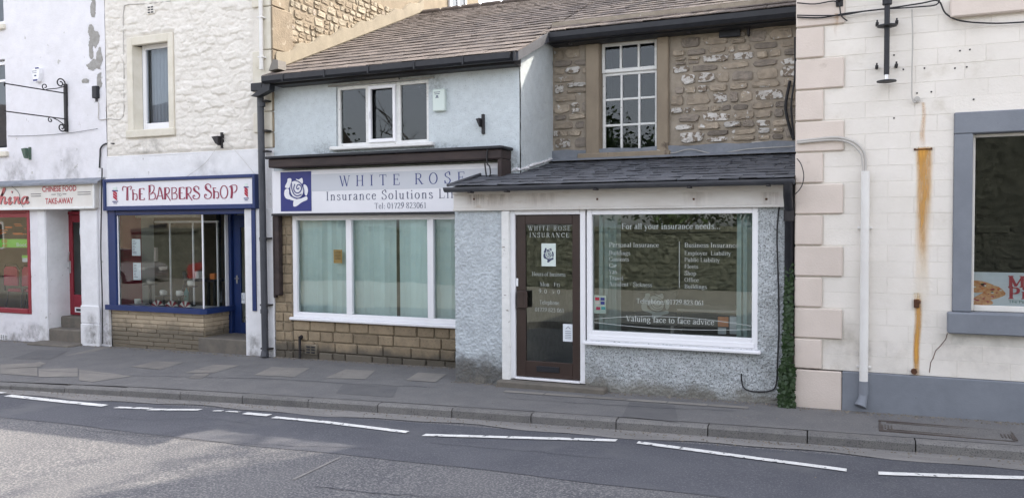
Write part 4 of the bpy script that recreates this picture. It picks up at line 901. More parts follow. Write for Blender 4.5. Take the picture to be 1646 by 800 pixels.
# gable wall and rear shell
zroof = lambda y: 4.27 + .43 * (y - 9.85)
B().box(XG - .06, XG - .03, YM + .05, 17.5, -.3, 9.0).box(XCB, XG - .06, 17.4, 17.5, -.3, 9.0).box(XCB, XG - .06, YM + .04, 17.5, 9.0, 9.1).box(XCB + .0, XCB + .05, YM + .3, 17.4, -.3, 9.0).part('shell', 'gabm', bb)
wall_sheet(bb, 'gable_mortar', 'gabm', YM + .02, 17.5, 2.0, 9.0, XG - .028, (), .06, lambda x, z: .016 * fbm(x * 5, z * 7, 4, 3), axis='x')
gw = (15.95, 16.75, 6.55, 7.9)
def skg(a, c, z0_, z1_):
    if a < 10.5: return True
    if z0_ < zroof(a) + .20 and a < 14.9: return True
    if z0_ > 6.42 + .07 * (a - 10): return True
    return not (c < gw[0] - .12 or a > gw[1] + .12 or z1_ < gw[2] - .1 or z0_ > gw[3] + .1)
rubble(bb, 10.5, 17.4, 4.7, 7.35, XG - .03, ['gab1', 'gab2', 'rub1'], [5, 4, .4], hmin=.08, hmax=.17, wmin=.10, wmax=.30, d=.028, skip=skg, axis='x', seed=5, limit=290, gap=.008, rough=.5)
B().box(XG - .03, XG + .03, gw[0], gw[1], gw[2] - .1, gw[2], .01).box(XG - .03, XG + .03, gw[0], gw[1], gw[3], gw[3] + .1, .01).part('window_sill', 'creamsm', bb)
b = B()
for ya, yb, za_, zb_ in ((gw[0], gw[0] + .07, gw[2], gw[3]), (gw[1] - .07, gw[1], gw[2], gw[3]), (gw[0], gw[1], gw[2], gw[2] + .07), (gw[0] + .36, gw[0] + .42, gw[2], gw[3]), (gw[0], gw[1], gw[3] - .07, gw[3])): b.box(XG - .02, XG + .035, ya, yb, za_, zb_, .004)
gwf = b.part('window', 'upvc', bb); B().quad((XG + .01, gw[0], gw[2]), (XG + .01, gw[1], gw[2]), (XG + .01, gw[1], gw[3]), (XG + .01, gw[0], gw[3])).part('pane', G2, gwf)
# sand and cement fillet over the lower roof
b = B(); n_ = 30
for k in range(n_):
    ya, yb = 10.0 + (14.75 - 10.0) * k / n_, 10.0 + (14.75 - 10.0) * (k + 1) / n_
    h0 = .27 + .04 * math.sin(k * 1.7); h1 = .27 + .04 * math.sin((k + 1) * 1.7); ya2, yb2 = max(ya, YM + .02), max(yb, YM + .03)
    for (p, q, r_, s_) in (((XG - .02, ya2, zroof(ya2) - .05), (XG - .02, yb2, zroof(yb2) - .05), (XG + .055, yb2, zroof(yb2) + .06), (XG + .055, ya2, zroof(ya2) + .06)),
                           ((XG + .055, ya2, zroof(ya2) + .06), (XG + .055, yb2, zroof(yb2) + .06), (XG + .03, yb2, zroof(yb2) + h1), (XG + .03, ya2, zroof(ya2) + h0)),
                           ((XG + .03, ya2, zroof(ya2) + h0), (XG + .03, yb2, zroof(yb2) + h1), (XG - .03, yb2, zroof(yb2) + h1 + .02), (XG - .03, ya2, zroof(ya2) + h0 + .02))): b.quad(p, q, r_, s_)
b.part('cement_fillet', 'render', bb)
# quoins at the gable corner
qz = [at(405, y, YM).z for y in (215, 182, 150, 84, 15)]; qz = [qz[0], qz[1], qz[2], qz[3], qz[4], qz[4] + .42, qz[4] + .8, qz[4] + 1.2]
qz = [zs_ + .01] + qz
for k in range(len(qz) - 1):
    wq = .36 if k % 2 else .24; wg = .46 if k % 2 == 0 else .28
    B().box(XG - wq - .02, XG - .012, YM - .042, YM + .05, qz[k] + .006, qz[k + 1] - .006, .012).part('quoin', 'creamsm', bb); B().box(XG - .010, XG + .018, YM - .040, YM + wg, qz[k] + .006, qz[k + 1] - .006, .012).part('quoin', 'gab1', bb)
# upper window: stone surround
iw = rect(228, 74, 278, 208, YM + .14)
ow = uw
b = B(); Yw = YM + .14
b.box(ow[0] - .0, ow[0] + .13, YM - .03, YM + .02, ow[2], ow[3], .01).box(ow[1] - .12, ow[1], YM - .03, YM + .02, ow[2], ow[3], .01).box(ow[0] + .13, ow[1] - .12, YM - .028, YM + .02, ow[3] - .14, ow[3], .01)
b.quad((ow[0] + .13, YM, ow[2]), (iw[0], Yw, ow[2]), (iw[0], Yw, ow[3] - .14), (ow[0] + .13, YM, ow[3] - .14))
b.quad((ow[1] - .12, YM, ow[2]), (iw[1], Yw, ow[2]), (iw[1], Yw, ow[3] - .14), (ow[1] - .12, YM, ow[3] - .14))
b.quad((ow[0] + .13, YM, ow[3] - .14), (ow[1] - .12, YM, ow[3] - .14), (iw[1], Yw, iw[3]), (iw[0], Yw, iw[3]))
b.part('window_surround', 'creamsm', bb)
B().box(ow[0] - .02, ow[1] + .02, YM - .06, Yw + .05, ow[2] - .01, iw[2], .012).part('window_sill', 'creamsm', bb)
window(bb, iw[0], iw[1], iw[2], iw[3], Yw, .075, .07, label='white plastic window with a grey net curtain', btm=.13)
b = B(); xs = np.linspace(iw[0], iw[1], 41)
for k in range(40): b.quad((xs[k], Yw + .16 + .018 * math.sin(k * 1.3), iw[2] + .05), (xs[k + 1], Yw + .16 + .018 * math.sin((k + 1) * 1.3), iw[2] + .05), (xs[k + 1], Yw + .16 + .018 * math.sin((k + 1) * 1.3), iw[3]), (xs[k], Yw + .16 + .018 * math.sin(k * 1.3), iw[3]))
b.thing('net_curtain', 'curtain', 'grey net curtain behind the window over the barbers sign', 'curtain', smooth=True)
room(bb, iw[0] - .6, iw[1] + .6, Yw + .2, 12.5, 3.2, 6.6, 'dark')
av = at(242, 16, YM - .05); vb = T('air_brick', 'small slotted air brick high over the window', 'air brick', (av.x, YM, av.z - .06)); B().box(av.x - .085, av.x + .085, YM - .05, YM, av.z - .07, av.z + .07, .01).part('plate', 'cream', vb)
b = B()
for r_ in range(3):
    for c_ in (-1, 1): b.box(av.x + c_ * .035 - .024, av.x + c_ * .035 + .024, YM - .056, YM - .045, av.z - .042 + r_ * .042 - .010, av.z - .042 + r_ * .042 + .010)
b.part('slot', 'black', vb)
c = at(355, 225, YM - .06); fb = T('flag_holder', 'rusty black flag holder on the wall over the barbers sign', 'bracket', (c.x, YM, c.z - .13), 'small wall flag holders')
B().box(c.x - .005, c.x + .03, YM - .07, YM + .01, c.z - .13, c.z + .12, .005).part('plate', 'iron', fb); B().prism([(c.x - .13, c.z + .05), (c.x, c.z + .06), (c.x, c.z - .09), (c.x - .05, c.z - .06)], YM - .13, YM - .06).part('socket', 'iron', fb); B().cyl((c.x + .01, YM - .06, c.z + .03), (c.x + .18, YM - .2, c.z + .09), .006, 6).part('pin', 'iron', fb)
cable('cable', [(300, 284), (330, 262), (352, 232)], .003, 'cablew', 'fine stay wire rising to the left of the flag holder', YM - .06, grp=None)
cable('cable', [(358, 222), (385, 250), (408, 278)], .003, 'cablew', 'fine stay wire falling to the right of the flag holder', YM - .06)
# shopfront
YB = YM - .1
bsn = T('barbers_sign', 'white sign reading THE BARBERS SHOP in a royal blue frame', 'shop sign', (-10.3, YB, bs[2]))
X0, X1, Z0, Z1 = bs
Z1 = at(290, 284, YB).z
f_ = .055
B().box(X0 + f_, X1 - f_, YB, YM - .02, Z0 + f_ - .01, Z1 - f_ + .01).part('board', 'sign', bsn)
B().box(X0, X0 + f_, YB - .035, YM, Z0 - .02, Z1, .008).box(X1 - f_, X1, YB - .035, YM, Z0 - .02, Z1, .008).box(X0 + f_, X1 - f_, YB - .032, YM, Z1 - f_, Z1, .008).box(X0 + f_, X1 - f_, YB - .032, YM, Z0 - .02, Z0 + f_, .008).part('sign_frame', 'bluep', bsn)
# art nouveau letters, drawn in a 0..10 high box each
AN = {
 'T': (9, [[(.6, 6.8), (.4, 8.6), (1.6, 9.8), (5, 9.2), (8.6, 9.8), (8.9, 8.3), (7.6, 7.4)], [(4.7, 9.2), (4.5, 4), (4.2, 0)], [(5.6, 9.2), (5.5, 4), (5.6, 0)], [(4.2, .1), (5.6, .1)]]),
 'h': (6.4, [[(1.2, 8.2), (1.4, 4), (1.2, 0)], [(1.2, 4.6), (3.2, 5.2), (5, 4.8), (5.6, 3.2), (5.5, 1.2), (4.6, .1), (3.7, .6)], [(.6, 8.2), (3.6, 8)], [(1.9, 6.5), (1.9, 0)]]),
 'E': (6.6, [[(1.6, 9), (1.2, 5), (1.5, .3)], [(1.4, 9), (5.6, 9.2), (6, 8)], [(1.2, 4.8), (4.6, 4.8)], [(1.5, .3), (5.8, .2), (6.2, 1.6)], [(2.3, 9), (2.2, .4)]]),
 'B': (8, [[(1.4, 10), (1.3, 5), (1.4, .1)], [(.6, 9.8), (4.5, 10), (6.3, 8.6), (5.6, 6), (2.4, 3.6)], [(2.4, 3.8), (6, 4.6), (7.4, 2.6), (6.2, .4), (.6, .1)], [(2.3, 9.8), (2.3, 5)]]),
 'A': (7, [[(.2, .1), (2.2, 4), (3.2, 9), (4.1, 9), (5.6, 4), (6.4, .1)], [(.2, .1), (1.4, 1.4)], [(1.8, 2.7), (5.8, 2.7)], [(4.6, 9), (6.9, .1)]]),
 'R': (7, [[(1.5, 9), (1.4, 4), (1.3, 0)], [(.8, 9), (4.6, 9.2), (6, 7.4), (5, 4.8), (2.4, 4.2)], [(2.6, 4.4), (4.6, 2), (6.8, -1)], [(2.3, 9), (2.2, 0)]]),
 'b': (6.8, [[(1.4, 9), (1.3, 4), (1.4, .1)], [(.8, 9), (4.4, 9.1), (5.6, 7.6), (4.8, 5.6), (2.2, 4.6)], [(2.2, 4.7), (5.4, 4.4), (6.2, 2.2), (5, .4), (.8, .1)]]),
 'S': (7.2, [[(6.2, 7.2), (5.8, 9), (3.6, 9.9), (1.4, 8.6), (1.8, 6.4), (4.6, 4.8), (6.6, 3), (5.8, .8), (3.4, 0), (1, .8), (.8, 2.6), (2, 3), (2.2, 2)], [(2.3, 8.3), (2.8, 6.6), (5.2, 5.2), (6.9, 3.4)]]),
 'O': (7.8, [OV(3.9, 4.8, 3.1, 4.8, 14) + [(7.0, 4.8)]]),
 'P': (7.4, [[(2, 9.2), (2.4, 5), (1.8, 0)], [(.6, 8.6), (3.4, 9.8), (6.6, 9.4), (6.8, 6.4), (5, 4.4), (2.6, 4.4)], [(3, 9), (3.2, 4), (2.6, 0)]]),
 ' ': (3.4, [])}
b = lett(YB, .00006, .004)
def an_word(word, pa, pz, y0a, y0z, ha, hz, big):
    tot = sum(AN[c][0] for c in word); x = 0; p0 = at(pa, y0a, YB); p1 = at(pz, y0z, YB)
    for k, c in enumerate(word):
        t = x / tot; ox = p0.x + (p1.x - p0.x) * t; sx = (p1.x - p0.x) / tot; oz = p0.z + (p1.z - p0.z) * t; sz = (ha + (hz - ha) * t) / 10 * (1 if k in big else .88)
        for st_ in AN[c][1]: stroke(b, [(ox + u_ * sx, oz + v_ * sz) for u_, v_ in (cr(st_, 4) if len(st_) > 2 else st_)], lambda dx, dz: .010 + .012 * dz)
        x += AN[c][0]
zb_ = at(290, 321.5, YB).z; hh = at(290, 298, YB).z - zb_
an_word('ThE', 197, 233, 322, 321.5, hh, hh, (0,)); an_word('BARbERS', 238, 322, 321, 320, hh, hh, (0,)); an_word('ShOP', 328, 382, 319.5, 318.5, hh, hh, (0,))
b.part('lettering', 'maroon', bsn)
for px0, px1, yt, yb_ in ((180.5, 190, 301, 327), (392, 400, 295, 322)):
    p, q = at(px0, yt, YB), at(px1, yb_, YB); b = B(); H_ = p.z - q.z; W_ = q.x - p.x
    emb = T('pole_emblem', '%s barber pole emblem in red white and blue on the sign' % ('left' if px0 < 300 else 'right'), 'emblem', (p.x + W_ / 2, YB - .01, q.z), 'barber pole emblems')
    B().box(p.x, q.x, YB - .008, YB - .003, p.z - H_ * .25, p.z - H_ * .19).box(p.x, q.x, YB - .008, YB - .003, q.z + H_ * .1, q.z + H_ * .15).box(p.x + W_ * .2, q.x - W_ * .2, YB - .008, YB - .003, q.z + H_ * .0, q.z + H_ * .04).part('band', 'navy', emb)
    for k in range(3):
        zc_ = q.z + H_ * (.24 + .17 * k); B().quad((p.x + W_ * .15, YB - .006, zc_ + .035), (q.x - W_ * .15, YB - .006, zc_ - .02), (q.x - W_ * .15, YB - .006, zc_ + .02), (p.x + W_ * .15, YB - .006, zc_ + .075)).part('stripe', 'pizzared', emb)
    B().box(p.x + W_ * .2, q.x - W_ * .2, YB - .006, YB - .003, p.z - H_ * .17, p.z).part('glass_dome', 'paperg', emb)
# blue timber framing
zsill = at(250, 495, YM).z; XR = -9.9; YDo = 10.72
px_l = at(173, 400, YM - .03).x; px_l2 = at(187, 400, YM - .03).x
fr = B(); fr.box(px_l, px_l2, YM - .05, YM + .06, zsill + .02, Z0 - .01, .008).part('pilaster', 'bluep', bb)
B().box(px_l2, pr + .0, YM - .04, YM + .04, Z0 - .10, Z0 - .02, .008).part('head_rail', 'bluep', bb)
sl = B(); sl.prism([(px_l - .02, YM - .09), (XR + .02, YM - .09), (XR + .09, YM - .02), (XR + .09, YDo + .0), (XR - .06, YDo + .0), (XR - .06, YM + .06), (px_l - .02, YM + .06)], zsill - .055, zsill + .03, 'z'); sl.part('window_sill', 'bluep', bb)
wf = B().box(px_l2, px_l2 + .025, YM - .01, YM + .03, zsill + .03, Z0 - .1, .003).box(XR - .012, XR + .012, YM - .01, YM + .014, zsill + .03, Z0 - .1, .003).box(XR - .012, XR + .012, YDo - .12, YDo - .05, zsill + .03, Z0 - .1, .003).part('shop_window', 'upvc', bb)
B().quad((px_l2, YM, zsill + .03), (XR, YM, zsill + .03), (XR, YM, Z0 - .1), (px_l2, YM, Z0 - .1)).part('pane', G3, wf)
B().quad((XR, YM, zsill + .03), (XR, YDo - .05, zsill + .03), (XR, YDo - .05, Z0 - .1), (XR, YM, Z0 - .1)).part('pane', G3, wf)
B().box(XR - .05, XR + .055, YDo - .05, YDo + .05, -.1, Z0 - .02, .008).part('corner_post', 'bluep', bb)
# ceiling over the door recess
B().box(XR - .02, pr + .1, YM + .045, YDo + .1, Z0 + .02, Z0 + .05).part('recess_soffit', 'bluep', bb)
# barber door (its right edge is hidden by the pier)
xd0, xd1 = XR + .06, pr + .35; zd0 = at(385, 546, YDo).z; ztop = at(385, 352, YDo).z
b = B(); b.box(xd0, xd1, YDo + .0, YDo + .06, ztop, ztop + .07, .006)
b.box(xd0, xd0 + .15, YDo + .01, YDo + .055, zd0, ztop, .006).box(xd0 + .15, xd1, YDo + .01, YDo + .055, ztop - .14, ztop, .006).box(xd0 + .15, xd1, YDo + .01, YDo + .055, zd0, zd0 + .3, .006)
bd = b.part('door', 'bluep', bb, label='royal blue door with a narrow glass panel')
B().quad((xd0 + .14, YDo + .03, zd0 + .29), (xd1, YDo + .03, zd0 + .29), (xd1, YDo + .03, ztop - .13), (xd0 + .14, YDo + .03, ztop - .13)).part('pane', G3, bd)
B().quad((xd0, YDo + .03, ztop + .07), (xd1, YDo + .03, ztop + .07), (xd1, YDo + .03, Z0), (xd0, YDo + .03, Z0)).part('fanlight', G3, bd)
hz = at(378, 447, YDo).z; B().box(xd0 + .06, xd0 + .09, YDo - .002, YDo + .012, hz - .09, hz + .05, .003).tube([(xd0 + .075, YDo, hz), (xd0 + .075, YDo - .045, hz), (xd0 + .16, YDo - .045, hz)], .009, 6).part('handle', 'chrome', bd)
c = at(389, 479, YDo); B().box(c.x - .045, c.x + .045, YDo + .024, YDo + .026, c.z - .09, c.z + .09).part('notice', 'paper', bd)
b = lett(YDo + .022, .0001, .001); serif_text(b, '3', c.x - .03, c.x + .01, c.z, .05); b.box(c.x - .03, c.x + .03, YDo + .02, YDo + .022, c.z - .03, c.z - .022); b.part('lettering', 'greyl', bd)
# step
B().box(XR - .12, pr + .05, YM - .02, YDo + .05, -.2, at(390, 548, YM).z + .02, .015).thing('doorstep', 'step', 'single stone step into the blue barbers door recess', 'doorstep', 'doorsteps of the shops')
# white pier and blue strip
B().box(pr, XG + .0, YM - .06, YM - .013, -.2, Z0 - .02, .012).part('pilaster', 'white', bb); B().box(pr - .0, pr + .03, YM - .013, YDo + .05, -.2, Z0).part('reveal', 'white', bb)
s0 = rect(402, 335, 410.5, 500, YM - .1); B().box(s0[0], s0[1], YM - .085, YM - .058, s0[2], s0[3], .005).part('blue_strip', 'bluep', bb)
B().box(XCB + .02, px_l + .04, YM - .07, YM - .01, -.2, Z1 + .02, .02).part('pilaster', 'white', bb, label='white painted pilaster with blistered paint')
# stall riser of thin coursed walling
def coursed(parent, x0, x1, z0, z1, Y, m, hc, wmin, wmax, d=.02, gap=.008, axis='y', seed=1, skip=None, name='stone', c=.006):
    r = random.Random(seed); nr = max(1, round((z1 - z0) / hc)); h = (z1 - z0) / nr
    for k in range(nr):
        x = x0; xs_ = [x0]
        while x < x1 - wmin * .6:
            x = min(x1, x + r.uniform(wmin, wmax)); xs_.append(x)
        xs_[-1] = x1
        for a_, b_ in zip(xs_, xs_[1:]):
            za_, zb2 = z0 + k * h + gap / 2, z0 + (k + 1) * h - gap / 2
            if skip and skip(a_, b_, za_, zb2): continue
            q = B(); dd_ = d * r.uniform(.7, 1.3)
            if axis == 'y': q.box(a_ + gap / 2, b_ - gap / 2, Y - dd_, Y + .01, za_, zb2, c)
            else: q.box(Y - .01, Y + dd_, a_ + gap / 2, b_ - gap / 2, za_, zb2, c)
            cx = [sum(p[i] for p in q.v) / len(q.v) for i in range(3)]
            q.v = [tuple(p[i] + (r.uniform(-1, 1) * .0022 if d > .01 else 0) for i in range(3)) for p in q.v]
            q.part(name, m, parent)
xa = at(180, 520, YM).x
B().box(xa, XR, YM + .012, YM + .2, -.3, zsill - .05).box(XR - .19, XR - .012, YM + .21, YDo, -.3, zsill - .05).part('stall_riser_core', 'buffgap', bb)
coursed(bb, xa, XR, -.1, zsill - .055, YM + .012, 'buff', .078, .28, .62, .022, .010, seed=3)
coursed(bb, YM + .012, YDo - .05, .05, zsill - .055, XR - .012, 'buff', .078, .15, .3, .02, .009, axis='x', seed=4)
# barber interior
x0r, x1r = px_l - .0, pr + .3
def vq(b, xa, ya, xb, yb_, z0_=0., z1_=2.75): return b.quad((xa, ya, z0_), (xb, yb_, z0_), (xb, yb_, z1_), (xa, ya, z1_))
b = B(); vq(b, px_l2 - .02, YM + .05, px_l2 - .02, 10.62).part('red_wall', 'redwall', bb)
b = B(); vq(b, px_l2 - .02, 10.62, px_l2 - .02, 10.9); vq(b, px_l2 - .02, 10.9, -13.8, 10.9); vq(b, -13.8, 10.9, -13.8, 13.2); vq(b, -13.8, 13.2, x1r, 13.2); vq(b, x1r, YDo + .1, x1r, 13.2)
b.quad((-13.8, YM + .1, 2.75), (x1r, YM + .1, 2.75), (x1r, 13.2, 2.75), (-13.8, 13.2, 2.75)).quad((-13.8, YM + .1, .1), (x1r, YM + .1, .1), (x1r, 13.2, .1), (-13.8, 13.2, .1)).part('room_lining', 'greywall', bb)
p = at(318, 400, 12.6); q = at(352, 400, 12.6); B().box(p.x, q.x, 12.6, 12.66, .1, 2.5).part('dark_zone_panel', 'dark', bb)  # added panel: the gloom at the back right is put into its colour
p = at(286, 400, 12.9); q = at(304, 400, 12.9); B().box(p.x, q.x, 12.9, 12.96, .1, 2.3, .01).part('inner_door', 'tilewall', bb)
B().box(px_l2, XR - .03, YM + .03, YM + .55, zsill - .03, zsill + .012).part('display_shelf', 'upvc', bb)
def post(px, y0_, y1_, r_=.012, Y=10.75):
    p, q = at(px, y0_, Y), at(px, y1_, Y); return (p.x, Y, q.z, p.z)
ps = T('display_rack', 'slim white display frame standing behind the barbers window', 'display rack', (-10.2, 10.7, zsill))
for px in (273, 310, 349): X_, Y_, za_, zb2 = post(px, 357, 486); B().box(X_ - .012, X_ + .012, Y_ - .012, Y_ + .012, zsill - .02, zb2).part('upright', 'upvc', ps)
X_, Y_, za_, zb2 = post(249, 357, 480); X2 = post(351, 357, 480)[0]; B().box(X_, X2, Y_ - .014, Y_ + .014, zb2 - .015, zb2 + .02).part('top_rail', 'upvc', ps)
lf = rect(213, 342, 320, 349, 10.55); lt = T('strip_light', 'cream fluorescent strip light hung inside the barbers window', 'light fitting', ((lf[0] + lf[1]) / 2, 10.55, lf[2])); B().box(lf[0], lf[1], 10.5, 10.62, lf[2], lf[3] + .02, .015).part('diffuser', 'signc', lt)
for q in (lf[0] + .1, lf[1] - .1): B().cyl((q, 10.56, lf[3]), (q, 10.56, 2.74), .006, 6).part('hanger', 'iron', lt)
for (a_, b_, c_, d_), lb in (((212, 384, 226, 411), 'upper white paper notice taped inside the barbers window'), ((214, 422, 227, 450), 'lower blue white paper notice taped inside the barbers window')):
    r_ = rect(a_, b_, c_, d_, YM + .012); nn_ = T('window_notice', lb, 'notice', (r_[0], YM + .012, r_[2]), 'paper notices in the barbers window'); B().box(r_[0], r_[1], YM + .010, YM + .014, r_[2], r_[3]).part('sheet', 'paper', nn_)
    b = B(); rr = random.Random(a_)
    for k in range(9): zz = r_[3] - .04 - k * .026; b.box(r_[0] + .02, r_[0] + .02 + rr.uniform(.04, .09), YM + .0075, YM + .009, zz, zz + .007)
    b.part('text_line', 'slatel', nn_)
# radiator against the red wall
ra = rect(191, 397, 238, 420, 10.9); rd = T('radiator', 'pale pink ribbed radiator by the red wall in the barbers', 'radiator', ((ra[0] + ra[1]) / 2, 10.9, ra[2])); B().box(px_l2 + .01, ra[1], 10.9, 10.97, ra[2], ra[3], .01).part('panel', 'pinkish', rd)
k = px_l2 + .04
while k < ra[1] - .03: B().box(k, k + .02, 10.885, 10.9, ra[2] + .02, ra[3] - .02, .004).part('rib', 'pinkish', rd); k += .06
# shelf dressing
def mug(px, py, Y, label, s=1.):
    p = at(px, py, Y); t = T('shaving_mug', label, 'mug', (p.x, Y, p.z - .04 * s), 'white china shaving mugs on display')
    B().lathe((p.x, Y, p.z - .045 * s), [(.03 * s, 0), (.05 * s, .01 * s), (.055 * s, .05 * s), (.05 * s, .09 * s), (.045 * s, .09 * s), (.04 * s, .03 * s)], 12).part('bowl', 'mug', t, True); B().tube([(p.x + .045 * s, Y, p.z + .02 * s), (p.x + .09 * s, Y, p.z + .02 * s), (p.x + .09 * s, Y, p.z - .02 * s), (p.x + .045 * s, Y, p.z - .02 * s)], .008, 6).part('handle', 'mug', t)
    return p
def stand(px, py, Y, label):
    p = at(px, py, Y); t = T('display_stand', label, 'stand', (p.x, Y, zsill + .012), 'black pedestal display stands'); z1_ = p.z - .05
    B().box(p.x - .1, p.x + .1, Y - .07, Y + .07, z1_ - .012, z1_, .004).part('top', 'black', t); B().box(p.x - .018, p.x + .018, Y - .018, Y + .018, zsill + .03, z1_ - .012).part('column', 'black', t); B().box(p.x - .07, p.x + .07, Y - .06, Y + .06, zsill + .012, zsill + .03, .004).part('base', 'black', t)
stand(241, 452, 10.4, 'tallest black pedestal stand, left in the barbers window'); mug(241, 452, 10.4, 'white shaving mug on the tallest left pedestal')
stand(262, 470, 10.3, 'low black pedestal stand in the middle of the window'); mug(262, 470, 10.3, 'white shaving mug on the low middle pedestal')
stand(288, 471, 10.3, 'low black pedestal stand right of the middle one'); mug(288, 471, 10.3, 'white shaving mug on the low right pedestal')
stand(306, 455, 10.5, 'black pedestal stand before the dark bottle'); mug(306, 455, 10.5, 'white shaving mug high beside the dark bottle')
mug(221, 484, 10.3, 'white shaving mug standing on the shelf far left', 1.0)
for px, py, sc_, lb in ((254, 484, 1, 'red and white folded towel fan left of three'), (277, 484, 1, 'red and white folded towel fan in the middle'), (298, 485, 1, 'red and white folded towel fan right of three')):
    p = at(px, py, 10.28); t = T('folded_towel', lb, 'towel', (p.x, 10.28, zsill + .012), 'striped folded towels on the window shelf')
    for k in range(6):
        a0_ = -1.2 + k * .4; B().prism([(p.x, zsill + .012), (p.x + .14 * math.sin(a0_), zsill + .012 + .11 * math.cos(a0_) ** 2), (p.x + .14 * math.sin(a0_ + .4), zsill + .012 + .11 * math.cos(a0_ + .4) ** 2)], 10.25 + k * .004, 10.31 - k * .003).part('fold', 'mug' if k % 2 else 'redp', t)
p = at(300, 478, 10.5); bt = T('bottle', 'teal plastic bottle standing behind the folded towels', 'bottle', (p.x, 10.5, zsill + .012)); B().lathe((p.x, 10.5, zsill + .012), [(.04, 0), (.043, .02), (.043, .22), (.03, .26), (.015, .28), (.015, .32)], 12).part('body', 'teal', bt, True); B().lathe((p.x, 10.5, zsill + .32), [(.02, 0), (.02, .03), (.01, .04)], 10).part('cap', 'black', bt)
p = at(297, 446, 10.6); hd = T('hair_dryer', 'black hair dryer leaning in the barbers window', 'hair dryer', (p.x, 10.6, p.z - .15)); B().tube([(p.x - .02, 10.6, p.z + .1), (p.x + .03, 10.6, p.z), (p.x + .05, 10.6, p.z - .05)], [.035, .045, .05], 10).part('barrel', 'black', hd); B().tube([(p.x + .04, 10.6, p.z - .03), (p.x - .04, 10.6, p.z - .18), (p.x - .05, 10.6, zsill + .05)], .022, 8).part('grip', 'black', hd)
p = at(336, 442, 10.9); tb = T('work_table', 'dark work table inside the barbers near the door', 'table', (p.x, 11.1, .1)); B().box(p.x - .5, p.x + .12, 10.9, 11.4, 1.02, 1.06, .005).part('tabletop', 'black', tb)
for sx in (-.45, .08):
    for sy in (10.95, 11.35): B().box(p.x + sx - .02, p.x + sx + .02, sy - .02, sy + .02, .1, 1.02).part('leg', 'black', tb)
B().box(p.x - .04, p.x + .07, 10.95, 11.05, 1.065, 1.17, .01).thing('small_box', 'orange', 'small orange box on the dark work table', 'box')
B().box(p.x - .44, p.x - .3, 10.95, 11.1, 1.065, 1.2, .01).thing('small_box', 'mug', 'small white box left on the dark work table', 'box')
fp = rect(262, 356, 272, 372, 12.5)
B().box(fp[0], fp[1] + .15, 12.55, 12.58, fp[2], fp[3] + .05, .01).thing('picture_frame', 'black', 'dark framed picture high on the barbers back wall', 'picture')
B().box(at(263, 400, 12.5).x, at(283, 400, 12.5).x, 12.54, 12.575, at(262, 421, 12.5).z, at(262, 393, 12.5).z, .01).thing('wall_mirror', 'darkg', 'square mirror on the barbers back wall below the picture', 'mirror')
# downpipe, hopper
dpx = at(422, 400, 9.93).x
dp = T('downpipe', 'dark grey downpipe with hopper between the barbers and blue shop', 'downpipe', (dpx, 9.95, -.1))
zt = at(420, 148, 9.93).z; B().tube([(dpx - .02, 9.95, zt), (dpx + .01, 9.95, -.05)], .052, 14).part('pipe', 'pipe', dp, True)
B().box(dpx - .10, dpx + .12, 9.82, 10.03, zt + .0, at(420, 135, 9.93).z, .01).part('hopper', 'black', dp)
for yy in (162, 210, 243, 383, 490, 560): zz = at(425, yy, 9.95).z; B().box(dpx - .07, dpx + .10, 9.93, 10.06, zz - .012, zz + .012, .003).part('pipe_clip', 'iron', dp)
for yy in (168, 384, 500): zz = at(425, yy, 9.95).z; B().cyl((dpx + .0, 9.95, zz - .03), (dpx + .0, 9.95, zz + .03), .060, 14).part('collar', 'pipe', dp)
B().tube([(dpx, 9.95, .06), (dpx + .01, 9.93, -.03)], [.055, .065], 12).part('shoe', 'pipe', dp)
xw = at(421, 60, 10.02).x; wp = T('overflow_pipe', 'slim white pipe running down above the hopper', 'downpipe', (xw, 10.0, 4.3)); B().cyl((xw, 10.0, at(421, 112, 10.0).z), (xw, 10.0, 8), .032, 10).part('pipe', 'wpipe', wp, True)
for yy in (28, 92): zz = at(421, yy, 10.0).z; B().box(xw - .05, xw + .05, 9.97, 10.06, zz - .012, zz + .012, .003).part('pipe_clip', 'wpipe', wp)

# ================================================================== BLUE RENDERED SHOP
XW1 = -4.26; YB2 = 11.32; YH = 11.35
ws = T('rendered_shop', 'pale blue roughcast shop with stone base and rose sign', 'building', (-6.4, YM, 0))
w2 = rect(541, 140, 690, 229, YM)
zbeam = at(600, 263, YM).z
dblue = lambda x, z: .010 * fbm(x * 12, z * 12, 3, 3) + .008 * fbm(x * 40, z * 40, 2, 9) + .012 * fbm(x * 2, z * 2, 2, 4)
wall_sheet(ws, 'upper_wall', 'blue', XG + .0, XW1, 2.45, 4.33, YM, [w2], .016, dblue, label='pale blue roughcast wall')
wall_sheet(ws, 'side_wall', 'blue', YM + .0, YB2 + .1, 2.5, 4.30, XW1, (), .02, dblue, axis='x')
B().prism([(YM - .0, 4.301), (YB2 + .1, 4.301), (YB2 + .1, 4.80), (YM + .0, 4.325)], XW1 + .012, XW1 - .1, 'x').part('verge_infill', 'blue', ws)
B().box(XG, XW1 - .1, YM + .03, 14.7, -.3, -.25).box(XG + .02, XW1 - .1, 14.6, 14.7, -.3, 6.2).box(XW1 - .15, XW1 - .06, 10.15, 14.6, -.3, 4.3).part('shell', 'cement', ws)
reveals(B(), w2, YM, .12).part('reveal', 'blue', ws)
m1, m2 = at(590, 180, YM).x, at(639, 180, YM).x
window(ws, w2[0], w2[1], w2[2], w2[3], YM + .015, .05, .07, (m1, m2), (), bar=.075, label='white three light window with an open centre sash', m='flaky')
cs = B(); cz0, cz1 = w2[2] + .04, w2[3] - .03
